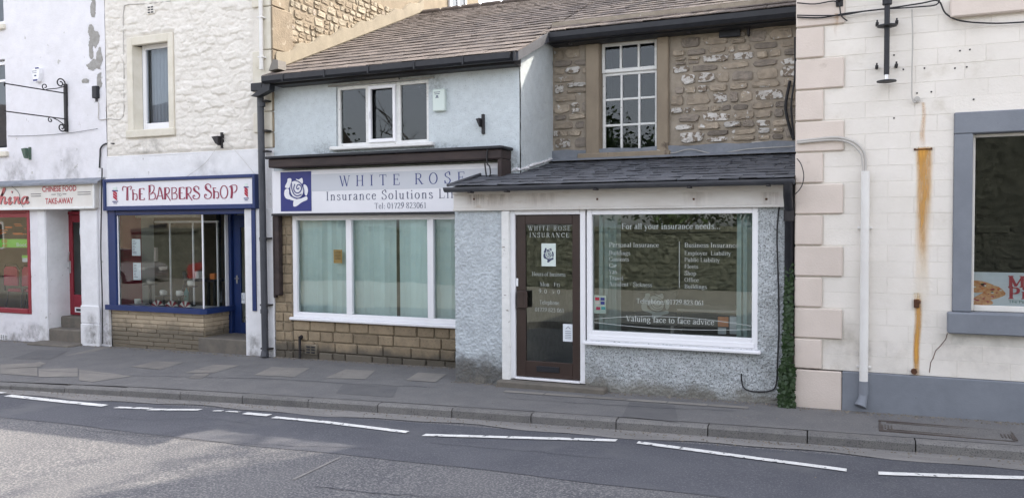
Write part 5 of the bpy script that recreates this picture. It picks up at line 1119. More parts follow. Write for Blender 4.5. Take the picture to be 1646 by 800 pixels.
cs.box(m1 + .03, m1 + .075, YM - .02, YM + .03, cz0, cz1, .005).box(m2 - .075, m2 - .03, YM - .02, YM + .03, cz0, cz1, .005).box(m1 + .07, m2 - .07, YM - .02, YM + .03, cz1 - .05, cz1, .005).box(m1 + .07, m2 - .07, YM - .02, YM + .03, cz0, cz0 + .05, .005).part('casement', 'upvc', ws)
B().box(m1 + .05, m1 + .065, YM - .035, YM - .02, cz0 + .35, cz0 + .45, .003).part('window_handle', 'upvc', ws)
sl0 = at(530, 234, YM - .08); B().box(sl0.x, at(695, 225, YM - .08).x, YM - .1, YM + .05, w2[2] - .055, w2[2] + .002, .012).part('window_sill', 'flaky', ws)
hd0 = at(527, 140, YM - .04); B().box(hd0.x, at(697, 128, YM - .04).x, YM - .045, YM + .0, w2[3] + .0, w2[3] + .02, .003).box(m1 - .1, m2 + .05, YM - .05, YM - .0, w2[3] + .021, w2[3] + .05, .006).part('drip_strip', 'cement', ws)
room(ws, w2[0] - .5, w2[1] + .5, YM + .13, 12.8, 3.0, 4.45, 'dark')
a2 = rect(695, 144, 715, 178, YM - .07); ax = T('alarm_box', 'upright pale green burglar alarm box beside the three light window', 'alarm box', ((a2[0] + a2[1]) / 2, YM, a2[2]), 'burglar alarm boxes')
B().box(a2[0], a2[1], YM - .075, YM, a2[2], a2[3], .012).part('cover', 'paperg', ax); b = B()
for k, (l_, h_) in enumerate(((.1, .008), (.08, .008), (.03, .02), (.05, .008))): b.box((a2[0] + a2[1]) / 2 - .02 - l_ / 2, (a2[0] + a2[1]) / 2 - .02 + l_ / 2, YM - .079, YM - .0752, a2[3] - .04 - k * .025 - h_, a2[3] - .04 - k * .025)
b.part('lettering', 'slatel', ax)
c = at(774, 199, YM - .04); fh = T('flag_holder', 'black forked flag holder on the pale blue wall', 'bracket', (c.x, YM, c.z - .13), 'small wall flag holders')
B().box(c.x - .0, c.x + .04, YM - .05, YM + .0, c.z - .14, c.z + .13, .005).part('plate', 'iron', fh); B().prism([(c.x - .05, c.z + .06), (c.x, c.z + .07), (c.x, c.z - .05)], YM - .12, YM - .04).part('socket', 'iron', fh)
# dark timber cornice box above the sign
zc0, zc1 = at(600, 263, 9.75).z, at(600, 245, 9.75).z
x0b, x1b = at(430, 260, 9.75).x, at(805, 240, 9.75).x
cb = T('cornice_box', 'weathered dark timber cornice box over the rose sign', 'cornice', ((x0b + x1b) / 2, 9.9, zc0))
B().box(x0b, x1b, 9.76, YM + .02, zc0, zc1 - .03, .012).part('fascia_board', 'darkwood', cb); B().box(x0b - .03, x1b + .03, 9.72, YM + .02, zc1 - .028, zc1 + .012, .010).part('capping', 'black', cb)
B().box(x1b - .06, x1b + .0, 9.77, YM + .02, 2.3, zc0 - .002, .008).part('end_post', 'darkwood', cb)
cable('cable', [(795, 238, 9.74), (784, 240, 9.74), (783, 262, 9.74), (787, 268, 9.74), (788, 280, 9.74), (783, 288, 9.74), (779, 262, 9.74)], .01, 'cableb', 'looped black cable hanging at the cornice box end')
# sign
YS2 = 9.93
sb = (at(437.5, 300, YS2).x, x1b - .06, at(600, 341.5, YS2).z, at(600, 269, YS2).z)
rs = T('rose_sign', 'long white insurance sign with navy lettering and white rose', 'shop sign', ((sb[0] + sb[1]) / 2, YS2, sb[2]))
B().box(sb[0], sb[1], YS2, YS2 + .06, sb[2], sb[3], .004).part('board', 'sign', rs)
B().box(sb[0] - .01, sb[1], YS2 - .02, YS2 + .06, sb[2] - .035, sb[2] - .002, .004).part('bottom_trim', 'black', rs)
lg = rect(451, 278, 501, 338, YS2); lg = (lg[0], lg[1], at(475, 339.5, YS2).z, at(475, 276, YS2).z)
gb0 = lg[1] + .02
gt, gm = at(600, 277, YS2).z, at(600, 305, YS2).z
B().box(lg[1], sb[1] - .02, YS2 - .003, YS2 - .0005, gm, gt).part('grey_band', 'signg', rs)
B().box(lg[0], lg[1], YS2 - .005, YS2 - .0005, lg[2], lg[3]).part('logo_panel', 'navy', rs)
b = lett(YS2, .0002, .006); rose(b, lg[0] + .02, lg[1] - .01, lg[2] + .02, lg[3] - .02); b.part('rose_emblem', 'sign', rs)
b = lett(YS2, .0002, .0125); rose_lines(b, lg[0] + .02, lg[1] - .01, lg[2] + .02, lg[3] - .02, .03); b.part('rose_outline', 'navy', rs)
def line(b, txt, p0, p1, ybase, cap_px, Y, wt=1., track=0):
    a_, c_ = at(p0, ybase, Y), at(p1, ybase, Y); zm = (at((p0 + p1) / 2, ybase, Y)).z; cp = at((p0 + p1) / 2, ybase - cap_px, Y).z - zm
    serif_text(b, txt, a_.x, c_.x, zm, cp, wt, track)
b = lett(YS2, .00005, .005); line(b, 'WHITE ROSE', 545, 748, 297, 17.5, YS2, 1.05, 6.0); b.part('lettering', 'navyl', rs)
b = lett(YS2, .00005, .003); xl0, xl1 = at(524, 320, YS2).x, at(735, 316, YS2).x; zz = at(640, 320, YS2).z
serif_text(b, 'Insurance Solutions Lim', xl0, xl1 + .04, zz, at(640, 305.5, YS2).z - zz, 1., 1.6)
serif_text(b, 'ited', xl1 + .06, xl1 + .32, zz, at(640, 305.5, YS2).z - zz, 1., 1.6); b.part('lettering', 'slatel', rs)
b = lett(YS2, .00005, .003); line(b, 'Tel: 01729 823061', 602, 686, 335, 9.5, YS2, 1., .5); b.part('lettering', 'slatel', rs)
# shop window
sw = (at(471, 420, YM - .02).x, XW1 - .5, at(600, 515, YM - .02).z, sb[2] - .03)
mm1, mm2 = at(561, 420, YM - .02).x, at(692, 420, YM - .02).x
wn = window(ws, sw[0], sw[1], sw[2], sw[3], YM - .03, .075, .09, (mm1, mm2), (), bar=.10, glass=G1, label='wide white shop window with closed aqua blinds')
B().box(sw[0] - .03, sw[1], YM - .10, YM + .0, sw[2] - .045, sw[2] + .0, .01).part('window_sill', 'upvc', ws)
oc = rect(535, 401, 549, 423, YM + .01); B().box(oc[0], oc[1], YM + .026, YM + .029, oc[2], oc[3], .0).part('notice', 'amber', wn, label='small amber opening hours card')
b = B()
for k in range(6): b.box(oc[0] + .02, oc[1] - .02, YM + .0225, YM + .025, oc[3] - .03 - k * .022, oc[3] - .036 - k * .022)
b.part('text_line', 'rusti', wn)
# vertical blinds
def blinds(x0, x1, z0, z1, Y, label, gaps=(), pitch=.089, seed=1, ang=.35, grp='vertical blinds behind the shop glass', maxn=80):
    t = T('vertical_blind', label, 'blind', ((x0 + x1) / 2, Y, z0), grp); r = random.Random(seed); B().box(x0, x1, Y - .02, Y + .02, z1, z1 + .03).part('head_rail', 'upvc', t)
    x = x0 + pitch / 2; cache = []
    for k in range(6):
        b = B(); h = (z1 - z0); xs_ = np.linspace(-.052, .052, 5)
        for i_ in range(4): b.quad(*[(xx, .006 * math.cos(xx / .052 * 1.4) , zz) for xx, zz in ((xs_[i_], 0), (xs_[i_ + 1], 0), (xs_[i_ + 1], h), (xs_[i_], h))])
        me = b.mesh('slat'); me.shade_smooth(); me.materials.append(M['blind']); cache.append(me)
    while x < x1:
        if not any(a_ < x < c_ for a_, c_ in gaps):
            o = piece('slat', r.choice(cache), t, (x, Y, z0), None, (r.uniform(-.004, .004), r.uniform(-.004, .004), ang + r.uniform(-.25, .25)))
        x += pitch
    return t
gx0, gx1 = at(640, 450, YM + .15).x - .012, at(640, 450, YM + .15).x + .03
blinds(sw[0] + .02, mm1, sw[2] + .03, sw[3] - .02, YM + .12, 'aqua vertical blind filling the left light of the wide window', seed=2)
blinds(mm1 + .01, mm2, sw[2] + .03, sw[3] - .02, YM + .12, 'aqua vertical blind with a dark gap in the middle light', ((gx0, gx1),), seed=3, ang=.2)
blinds(mm2 + .01, sw[1], sw[2] + .03, sw[3] - .02, YM + .12, 'aqua vertical blind in the right light next to the porch', seed=4)
room(ws, XG + .05, XW1 - .2, YM + .12, 13.5, .0, 2.85, 'darkg')
B().box(XG + .1, sw[0], YM + .05, YM + .11, .0, 2.9).box(sw[0], XW1, YM + .03, YM + .11, -.3, sw[2] - .04).part('inner_wall', 'mortar', ws)
# brick pier on the left and coursed base
xp0, xp1 = at(442.5, 450, YM - .03).x, sw[0] - .005
B().box(xp0, xp1, YM - .03, YM + .05, -.2, sb[2]).box(xp1, XW1 - .3, YM - .005, YM + .03, -.2, sw[2] - .05).part('mortar_bed', 'mortar', ws)
coursed(ws, xp0, xp1 + .0, -.08, sb[2] - .04, YM - .03, 'sand', .150, .14, .24, .022, .014, seed=12, c=.012)
avx = at(502, 561, YM - .02); sk = lambda a_, b_, c_, d_: (a_ < avx.x + .06 and b_ > avx.x - .06 and c_ < avx.z + .04 and d_ > avx.z - .02)
coursed(ws, xp1 + .005, XW1 - .45, -.08, sw[2] - .05, YM - .005, 'sand', .142, .22, .48, .03, .014, seed=22, c=.012)
ab2 = T('air_brick', 'buff clay air brick with six slots under the shop window', 'air brick', (avx.x, YM - .05, avx.z - .07)); B().box(avx.x - .115, avx.x + .115, YM - .06, YM, avx.z - .075, avx.z + .075, .006).part('plate', 'mortar', ab2)
for r_ in range(3):
    for c_ in (-1, 1): B().box(avx.x + c_ * .045 - .033, avx.x + c_ * .045 + .033, YM - .064, YM - .057, avx.z - .042 + r_ * .042 - .012, avx.z - .042 + r_ * .042 + .010).part('slot', 'black', ab2)
# dark timber strips left of the pier
for (a_, c_, y0_, y1_, dpt) in ((441, 446, 345, 478, .06), (446.5, 455, 345, 474, .10)):
    r_ = rect(a_, y0_, c_, y1_, YM - .06); B().box(r_[0], r_[1], YM - .05 - dpt, YM - .05, r_[2], r_[3] , .008).part('timber_strip', 'darkwood', ws)
B().cyl((at(482, 560, YM - .09).x, YM - .09, -.02), (at(482, 560, YM - .09).x, YM - .09, at(482, 543, YM - .09).z), .02, 8).cyl((at(482, 560, YM - .09).x, YM - .09, at(482, 543, YM - .09).z), (at(482, 560, YM - .09).x, YM - .03, at(482, 541, YM - .09).z), .03, 8).thing('gas_pipe', 'iron', 'short black stub pipe rising at the foot of the stone base', 'pipe')
# ------------------------------------------------------------------ main roof slates
SL = .43; ang = math.atan(SL); vdir = Vector((0, math.cos(ang), math.sin(ang))); ndir = Vector((0, -math.sin(ang), math.cos(ang)))
def roof_pt(x, s, n=0, y0=9.80, z0=None):
    z0 = 4.27 + SL * (y0 - 9.85) if z0 is None else z0
    return Vector((x, y0, z0)) + vdir * s + ndir * n
def slate_mesh(w_, L, th, seed):
    r = random.Random(seed); b = B(); b.box(0, w_, 0, L, 0, th)
    v = []
    for (x, y, z) in b.v: v.append((x + r.uniform(-.004, .004), y + (r.uniform(-.012, .012) if y < L / 2 else 0), z + r.uniform(-.003, .004)))
    b.v = v; return b.mesh('slate')
def lay_roof(parent, x0, x1, s0, s1, exp0, exp1, origin, angle, m, wmin, wmax, th, seed, maxparts=290, vd=None, nd=None, cut=None, name='roof_slate', tilt=.03):
    r = random.Random(seed); s = s0; cnt = 0; rest = B(); vd = vd or vdir; nd = nd or ndir; row = 0
    cache = {}
    while s < s1:
        t = (s - s0) / (s1 - s0); e = exp0 + (exp1 - exp0) * t; x = x0 - r.uniform(0, .1)
        xa_, xb_ = (x0, x1) if not cut else cut(s)
        x = xa_ - r.uniform(0, .08)
        while x < xb_ - .05:
            w_ = r.uniform(wmin, wmax) * (1 - .25 * t); x_ = max(x, xa_); w2_ = min(x + w_, xb_ + .0) - x_
            if w2_ > .05:
                L = min(e * 1.7, s1 - s + .05); wq = round(w2_, 2); key = (wq, round(L, 2), r.randint(0, 2))
                if key not in cache: cache[key] = slate_mesh(wq - .006, key[1], th, hash(key) % 1000)
                P0 = origin + vd * (s + r.uniform(-.006, .006)) + nd * (.012 + th * .9) + Vector((x_, 0, 0))
                rx = angle - math.atan(th * 1.15 / (e)) * .9
                if cnt < maxparts:
                    o = piece(name, cache[key], parent, P0, m, (rx, 0, 0)); cnt += 1
                else:
                    R3 = Matrix.Rotation(rx, 3, 'X'); n0 = len(rest.v)
                    for q in cache[key].vertices: rest.v.append(tuple(R3 @ q.co + P0))
                    for f in cache[key].polygons: rest.f.append(tuple(n0 + k for k in f.vertices))
            x += w_
        s += e; row += 1
    if rest.f: rest.part('upper_slates', m, parent, kind='stuff')
    return cnt
SR = (14.7 - 9.80) / math.cos(ang)
O1 = Vector((0, 9.80, 4.27 + SL * (9.80 - 9.85)))
cutw = lambda s: (XG + .03, XW1 + (.10 if 9.8 + s * math.cos(ang) < YH - .42 else .0))
def plane_roof(parent, x0, x1, y0, y1, y2, m='under'):
    z = lambda y: 4.235 + SL * (y - 9.85)
    b = B(); b.prism([(y0, z(y0)), (y1, z(y1)), (y2, z(y1) - (y2 - y1) * SL), (y2, z(y1) - (y2 - y1) * SL - .1), (y1, z(y1) - .1), (y0, z(y0) - .08)], x0, x1, 'x'); return b.part('roof_deck', m, parent)
plane_roof(ws, XG, XW1, 9.82, 14.7, 19.5)
lay_roof(ws, XG + .03, XW1, 0, SR, .28, .17, O1, ang, 'slate', .17, .36, .013, 5, 290, cut=cutw)
b = B(); xq = XG + .05; 
while xq < XW1: b.box(xq, xq + .44, 14.6, 14.8, 6.33, 6.42, .03); xq += .45
b.part('ridge_tile', 'slate', ws)
# gutter and fascia of the blue shop
gx_0, gx_1 = at(424, 120, 9.78).x, XW1 + .02
gt_ = T('gutter', 'black box gutter along the blue shop eaves', 'gutter', ((gx_0 + gx_1) / 2, 9.8, 4.1), 'roof gutters')
B().prism([(9.72, 4.255), (9.86, 4.255), (9.86, 4.17), (9.84, 4.15), (9.75, 4.15), (9.72, 4.18)], gx_0, gx_1, 'x').part('trough', 'black', gt_)
B().box(gx_0 + .1, gx_1 - .0, 9.865, YM + .0, 4.125, 4.24, .006).part('fascia_board', 'black', gt_)
for k in range(6): xx = gx_0 + .4 + k * .75; B().box(xx - .012, xx + .012, 9.71, 9.73, 4.15, 4.262).part('gutter_clip', 'black', gt_)
B().prism([(gx_0 - .02, 4.25), (gx_0 + .12, 4.25), (gx_0 + .1, 4.05), (dpx + .1, 3.98), (dpx - .06, 3.98), (gx_0 - .04, 4.1)], 9.78, 9.9).part('outlet', 'black', gt_)
c = at(448, 102, 9.95); B().prism([(c.x - .12, c.z - .12), (c.x + .06, c.z - .1), (c.x + .06, c.z + .03), (c.x - .04, c.z + .05)], 9.86, 10.05).part('corner_mortar', 'flag', ws)

# ================================================================== STONE HOUSE (set back)
XR2 = -.66; YH = 11.35
sh = T('stone_house', 'brown rubble stone house with white sash window above the porch', 'building', (-2.5, YH, 0))
zE = 4.27 + SL * (YH - .25 - 9.85)
wst = rect(968, 72, 1057.5, 243, YH + .06); sur = rect(943, 58, 1076, 250, YH)
sur = (sur[0], sur[1], wst[2], wst[3] + .17)
wall_sheet(sh, 'mortar_wall', 'rubm', XW1, XR2, 1.9, 5.0, YH, [wst], .03, lambda x, z: .022 * fbm(x * 6, z * 9, 4, 3))
def sk2(a_, c_, z0_, z1_): return (c_ > wst[0] - .05 and a_ < wst[1] + .05 and z1_ > wst[2] - .04 and z0_ < wst[3] + .06)
rubble(sh, XW1 + .01, XR2 - .02, 2.78, 4.9, YH, ['rub1', 'rub2', 'rub3'], [5, 2.6, 3], hmin=.09, hmax=.19, wmin=.13, wmax=.42, d=.042, skip=sk2, seed=31, gap=.014, limit=295, rough=.42)
# dressed surround
jw = (wst[0] - sur[0]) ; B().box(sur[0], wst[0] - .01, YH - .07, YH + .1, sur[2] - .02, wst[3] + .002, .015).part('window_jamb', 'dress', sh); B().box(wst[1] + .01, sur[1], YH - .07, YH + .1, sur[2] - .02, wst[3] + .002, .015).part('window_jamb', 'dress', sh)
B().box(wst[0] - .01, wst[0] - .002, YH - .03, YH + .1, sur[2], wst[3]).part('jamb_moulding', 'dress', sh); B().box(wst[1] + .002, wst[1] + .01, YH - .03, YH + .1, sur[2], wst[3]).part('jamb_moulding', 'dress', sh)
B().box(sur[0] - .02, sur[1] + .02, YH - .075, YH + .1, wst[3] + .004, sur[3] + .02, .015).part('window_lintel', 'dress', sh)
B().box(sur[0] - .12, sur[1] + .03, YH - .09, YH + .12, wst[2] - .12, wst[2] - .002, .015).part('window_sill', 'dress', sh)
c2 = [wst[0] + (wst[1] - wst[0]) * k for k in (.345, .665)]
zr = [wst[2] + (wst[3] - wst[2]) * k for k in (.245, .485, .0)][:2]
zm_ = wst[2] + (wst[3] - wst[2]) * .735
window(sh, wst[0], wst[1], wst[2], zm_, YH + .07, .045, .05, c2, [wst[2] + (zm_ - wst[2]) * .345, wst[2] + (zm_ - wst[2]) * .665], bar=.032, m='flaky', label='lower sash of nine panes')
window(sh, wst[0], wst[1], zm_ - .005, wst[3], YH + .035, .045, .05, c2, [], bar=.032, m='flaky', label='upper sash of three panes', btm=.055)
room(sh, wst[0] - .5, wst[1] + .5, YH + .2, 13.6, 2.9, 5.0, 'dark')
B().box(XW1, XR2, 14.6, 14.7, -.3, 6.2).box(XW1, XR2, YH + .1, 14.6, -.3, -.25).part('shell', 'cement', sh)
plane_roof(sh, XW1 + .003, XR2, YH - .3, 14.7, 19.5)
sst = (YH - .34 - 9.80) / math.cos(ang)
lay_roof(sh, XW1 + .03, XR2 - .01, sst, SR, .25, .17, O1, ang, 'slate', .17, .34, .012, 8, 290)
b = B(); xq = XW1 + .02
while xq < XR2: b.box(xq, min(xq + .44, XR2), 14.6, 14.8, 6.33, 6.42, .03); xq += .45
b.part('ridge_tile', 'slate', sh)
# the verge strip where roof steps back
b = B()
ya_, yb2 = 9.82, YH - .2
b.prism([(ya_, 4.27 + SL * (ya_ - 9.85) - .10), (yb2, 4.27 + SL * (yb2 - 9.85) - .12), (yb2, 4.27 + SL * (yb2 - 9.85) + .02), (ya_, 4.27 + SL * (ya_ - 9.85) + .02)], XW1 + .012, XW1 + .10, 'x'); b.part('verge_board', 'slateb', ws)
ye = YH - .36; zg = 4.27 + SL * (ye + .04 - 9.85)
g2 = T('gutter', 'black gutter under the eaves of the stone house', 'gutter', (-2.5, ye, zg - .1), 'roof gutters')
B().prism([(ye - .06, zg - .02), (ye + .08, zg - .02), (ye + .08, zg - .12), (ye + .04, zg - .15), (ye - .03, zg - .14), (ye - .06, zg - .09)], XW1 - .0, XR2 - .02, 'x').part('trough', 'black', g2)
B().box(XW1 + .05, XR2 - .02, ye + .09, YH - .0, zg - .16, zg - .03, .005).part('fascia_board', 'black', g2)
for px, py in ((917, 60), (1105, 40)):
    p = at(px, py, YH - .2); B().box(p.x - .012, p.x + .012, YH - .24, YH - .21, p.z - .11, zg - .1).box(p.x - .012, p.x + .05, YH - .24, YH - .21, p.z - .125, p.z - .108).part('gutter_bracket', 'iron', g2)
vt = rect(1156, 40, 1190, 58, YH - .06); B().box(vt[0], vt[1], YH - .075, YH, vt[2], vt[3], .006).thing('wall_vent', 'black', 'small black rectangular vent high on the stone wall', 'vent')
p = at(1203, 40, YH - .1); sc_ = T('floodlight', 'small dark security light fixed high on the stone wall', 'light', (p.x, YH, p.z - .1)); B().box(p.x - .06, p.x + .04, YH - .16, YH - .08, p.z - .05, p.z + .08, .01).part('housing', 'iron', sc_); B().box(p.x - .02, p.x + .01, YH - .1, YH, p.z - .14, p.z + .0, .006).part('arm', 'iron', sc_)
YH5 = YH - .075
cable('cable', [(1056, 241), (1080, 246), (1110, 240), (1150, 247), (1200, 240), (1260, 236), (1276, 235)], .006, 'cablew', 'pale cable sagging low across the rubble wall', YH5)
cable('cable', [(1270, 130), (1263, 170), (1268, 200), (1276, 225)], .02, 'cableb', 'thick black cable down the edge of the rubble wall', YH5)
cable('cable', [(1278, 60), (1278, 120), (1272, 170), (1276, 222)], .014, 'cableb', 'black cable bowed along the rubble wall corner', YH5 - .03)

# ================================================================== PORCH SHOP
YP0 = 9.2; ZE = 2.45; PS = (2.93 - 2.47) / 2.4; pang = math.atan(PS)
po = T('porch_shop', 'low grey roughcast shop extension with slate lean to roof', 'building', (-2.8, YP0, 0))
xpl, xpr = at(732.5, 480, YP0).x, at(1262, 480, YP0).x
dz1 = at(1000, 335.5, YP0).z                                   # underside of fascia
dfr = (at(808.5, 450, YP0).x, at(941, 450, YP0).x); dfz = at(870, 611, YP0).z
wp_ = rect(943, 337, 1218, 562, YP0); wz0 = wp_[2]
drough = lambda x, z: .008 * fbm(x * 9, z * 9, 3, 13) + .030 * fbm(x * 52, z * 46, 2, 19) ** 1.3
pd = dfr[1] + .0
wall_sheet(po, 'wall', 'paleca', xpl, dfr[0] + .01, -.2, dz1, YP0, (), .009, drough, label='pale roughcast pier left of the door')
wall_sheet(po, 'wall', 'greycast', pd, xpr, -.2, dz1, YP0, [(pd - .01, wp_[1] - .01, wz0 + .01, 9)], .009, drough, label='dirty pitted roughcast around the big window')
B().box(xpl, xpl + .06, YP0 + .03, YM - .04, -.2, dz1).part('side_wall', 'paleca', po)
B().box(xpr - .06, xpr, YP0 + .03, YH - .02, -.2, dz1).part('side_wall', 'greycast', po)
# fascia
B().box(xpl - .0, xpr + .03, YP0 - .05, YP0 + .05, dz1, ZE - .04, .006).box(xpl, xpl + .06, YP0 + .05, YM - .03, dz1, ZE - .0).part('fascia_board', 'fascia', po)
B().box(xpl - .0, xpr + .03, YP0 - .075, YP0 + .0, ZE - .065, ZE - .03, .004).part('soffit_strip', 'fascia', po)
B().box(xpl, xpr + .02, YP0 - .07, YP0 - .052, dz1 - .004, dz1 + .022, .004).part('bead', 'fascia', po)
for px in (762, 960, 1115, 1232): p = at(px, 320, YP0 - .05); B().box(p.x - .012, p.x + .012, YP0 - .056, YP0 - .049, p.z - .012, p.z + .012, .003).part('screw_head', 'rusti', po)
# roof
PO = Vector((0, YP0 - .20, ZE + .02)); pv = Vector((0, math.cos(pang), math.sin(pang))); pn = Vector((0, -math.sin(pang), math.cos(pang)))
xe0 = at(722, 300, 9.02).x; PSR = (YH - (YP0 - .2)) / math.cos(pang); PSM = (YM - (YP0 - .2)) / math.cos(pang)
def pdeck(x0, x1, sl_):
    b = B(); a_ = PO; e_ = PO + pv * sl_
    b.prism([(a_.y + .02, a_.z), (e_.y, e_.z), (e_.y, e_.z - .06), (a_.y + .02, a_.z - .05)], x0, x1, 'x'); b.part('roof_deck', 'under', po)
pdeck(xe0 + .02, XW1, PSM); pdeck(XW1, XR2 - .01, PSR)
def cutp(s): return (xe0 + .03 * 0 + (0 if s < PSM else XW1 - xe0), XR2 - .005)
lay_roof(po, xe0, XR2, 0, PSR, .24, .20, PO, pang, 'slateb', .17, .27, .0085, 15, 290, pv, pn, cutp)
# left hip edge trim and flashing
B().tube([(xe0 - .01, PO.y, PO.z + .03), (xe0 + .0, YM - .02, PO.z + PS * (YM - PO.y) + .04)], .02, 6).part('verge_trim', 'slateb', po)
b = B(); n_ = 16
def zr_(y): return PO.z + PS * (y - PO.y) + .045
for k in range(n_):
    xa_, xb_ = XW1 + (XR2 - XW1) * k / n_, XW1 + (XR2 - XW1) * (k + 1) / n_; e0, e1 = .012 * math.sin(k * 1.9), .012 * math.sin((k + 1) * 1.9)
    b.quad((xa_, YH - .22, zr_(YH - .22) + .008), (xb_, YH - .22, zr_(YH - .22) + .008), (xb_, YH - .05, zr_(YH) + .02), (xa_, YH - .05, zr_(YH) + .02)); b.quad((xa_, YH - .05, zr_(YH) + .02), (xb_, YH - .05, zr_(YH) + .02), (xb_, YH - .06, zr_(YH) + .13 + e1), (xa_, YH - .06, zr_(YH) + .13 + e0))
b.part('lead_flashing', 'lead', po)
b = B(); rr = random.Random(4); xx = xe0 + .3
pts_ = [(xe0 + .3, YM - .03)] + [(XW1 - .02 - .0, YM - .03)]
def mortar_line(p, q, n_):
    for k in range(n_):
        t = k / n_; t2 = (k + 1) / n_; a_ = [p[i] * (1 - t) + q[i] * t for i in (0, 1)]; c_ = [p[i] * (1 - t2) + q[i] * t2 for i in (0, 1)]
        b.tube([(a_[0], a_[1], zr_(a_[1]) + .02 + rr.uniform(-.01, .02)), (c_[0], c_[1], zr_(c_[1]) + .02 + rr.uniform(-.01, .02))], rr.uniform(.014, .028), 5)
mortar_line((x1b + .02, YM - .02), (XW1 + .0, YM - .02), 9); mortar_line((XW1 + .02, YM), (XW1 + .02, YH - .08), 10); b.part('mortar_fillet', 'white', po)
# porch gutter
gy = YP0 - .2; pg = T('gutter', 'dark half round gutter along the porch slate roof', 'gutter', (-2.7, gy, ZE - .06), 'roof gutters')
prof = [(gy - .055 + .055 * math.cos(t) * 1.0, ZE + .015 + .055 * math.sin(t)) for t in np.linspace(math.pi, 2 * math.pi, 9)]
prof = prof + [(p[0] * 1 + (-.006 if p[0] > gy - .055 else .006), p[1] + .004) for p in prof[::-1]]
B().prism(prof, xe0 - .02, XR2 + .0, 'x').part('trough', 'pipe', pg)
for px in (760, 818, 960, 1110, 1236): p = at(px, 303, gy); B().box(p.x - .02, p.x + .02, gy - .115, gy - .0, ZE - .055, ZE - .035, .004).part('gutter_clip', 'iron', pg)
# right-hand downpipe with offset
dx_ = XR2 - .065; pdp = T('downpipe', 'black downpipe squeezed in the corner right of the porch', 'downpipe', (dx_, YP0 - .05, 0))
B().tube([(dx_ + .0, gy - .05, ZE - .02), (dx_, gy - .05, ZE - .15), (dx_ - .0, YP0 - .05, ZE - .32), (dx_ + .0, YP0 - .05, 0.05)], .047, 12).part('pipe', 'black', pdp, True)
B().cyl((dx_, YP0 - .05, ZE - .42), (dx_, YP0 - .05, ZE - .30), .058, 12).part('collar', 'iron', pdp)
B().box(xpr, XR2, YP0 + .01, YP0 + .05, -.1, ZE).part('corner_infill', 'black', po)
# door
DZ0 = dfz + .0; ztopd = dz1 - .004
B().box(dfr[0], dfr[0] + .11, YP0 - .05, YP0 + .10, DZ0 - .12, ztopd, .010).part('door_post', 'flaky', po, label='broad white painted post with a chipped foot')
fx0, fx1 = at(820.5, 450, YP0).x, dfr[1]
B().box(fx0, fx0 + .065, YP0 - .01, YP0 + .10, DZ0, ztopd, .006).box(fx1 - .065, fx1, YP0 - .01, YP0 + .10, DZ0, ztopd, .006).box(fx0 + .065, fx1 - .065, YP0 - .008, YP0 + .10, ztopd - .055, ztopd, .006).box(fx0 + .065, fx1 - .065, YP0 - .03, YP0 + .10, DZ0, DZ0 + .025, .005).part('door_frame', 'upvc', po)
ax0, ax1, az0, az1 = fx0 + .068, fx1 - .068, DZ0 + .03, ztopd - .06
st_ = .125; b = B(); YD2 = YP0 + .02
b.box(ax0, ax0 + st_, YD2, YD2 + .05, az0, az1, .006).box(ax1 - st_ + .02, ax1, YD2, YD2 + .05, az0, az1, .006).box(ax0 + st_, ax1 - st_ + .02, YD2 + .001, YD2 + .049, az1 - .115, az1, .006).box(ax0 + st_, ax1 - st_ + .02, YD2 + .001, YD2 + .049, az0, az0 + .2, .006)
dr2 = b.part('door', 'brown', po, label='dark brown glazed door with etched lettering')
gX0, gX1, gZ0, gZ1 = ax0 + st_, ax1 - st_ + .02, az0 + .2, az1 - .115
B().quad((gX0 - .005, YD2 + .025, gZ0 - .005), (gX1 + .005, YD2 + .025, gZ0 - .005), (gX1 + .005, YD2 + .025, gZ1 + .005), (gX0 - .005, YD2 + .025, gZ1 + .005)).part('pane', G1, dr2)
hz = at(839, 480, YD2).z; B().box(ax0 + .03, ax0 + .16, YD2 - .05, YD2 - .002, hz - .11, hz + .1, .008).box(ax0 + .14, ax0 + .17, YD2 - .07, YD2 - .045, hz - .11, hz + .1, .005).part('handle', 'brown', dr2)
B().box(ax0 + .0, ax0 + .03, YD2 - .012, YD2 + .0, at(833, 460, YD2).z, at(833, 447, YD2).z, .003).part('lock_plate', 'upvc', dr2)
lz = az0 + .11; B().box((ax0 + ax1) / 2 - .15, (ax0 + ax1) / 2 + .15, YD2 - .012, YD2 - .001, lz - .035, lz + .035, .004).part('letterbox', 'black', dr2)
YL = YD2 + .02
b = lett(YL, .00004, .001)
line(b, 'WHITE ROSE', 849, 917, 370.5, 7.5, YL, 1.0, 3.5); line(b, 'INSURANCE', 851, 915, 381.5, 7.5, YL, 1.0, 3.0)
line(b, 'Hours of business', 855, 909, 443.5, 6.5, YL, .85, .3); line(b, 'Mon - Fri', 868, 900, 460, 6.5, YL, .85, .3); line(b, '9: 0 - 5: 0', 866, 900, 471.5, 6.5, YL, .85, .3)
line(b, 'Telephone', 867, 899, 489, 6.5, YL, .85, .3); line(b, '01729 823 061', 860, 907, 501, 6.5, YL, .85, .3); b.part('lettering', 'vinyl', dr2)
rc = rect(870.5, 391, 893.5, 428, YL); B().box(rc[0], rc[1], YL - .0035, YL - .001, rc[2], rc[3]).part('rose_card', 'paperg', dr2)
b = lett(YL, .0001, .005); rose(b, rc[0] + .01, rc[1] - .01, rc[2] + .025, rc[3] - .025); b.part('rose_emblem', 'slatel', dr2)
b = lett(YL, .0001, .0085); rose_lines(b, rc[0] + .01, rc[1] - .01, rc[2] + .025, rc[3] - .025, .045); b.part('rose_outline', 'paperg', dr2)
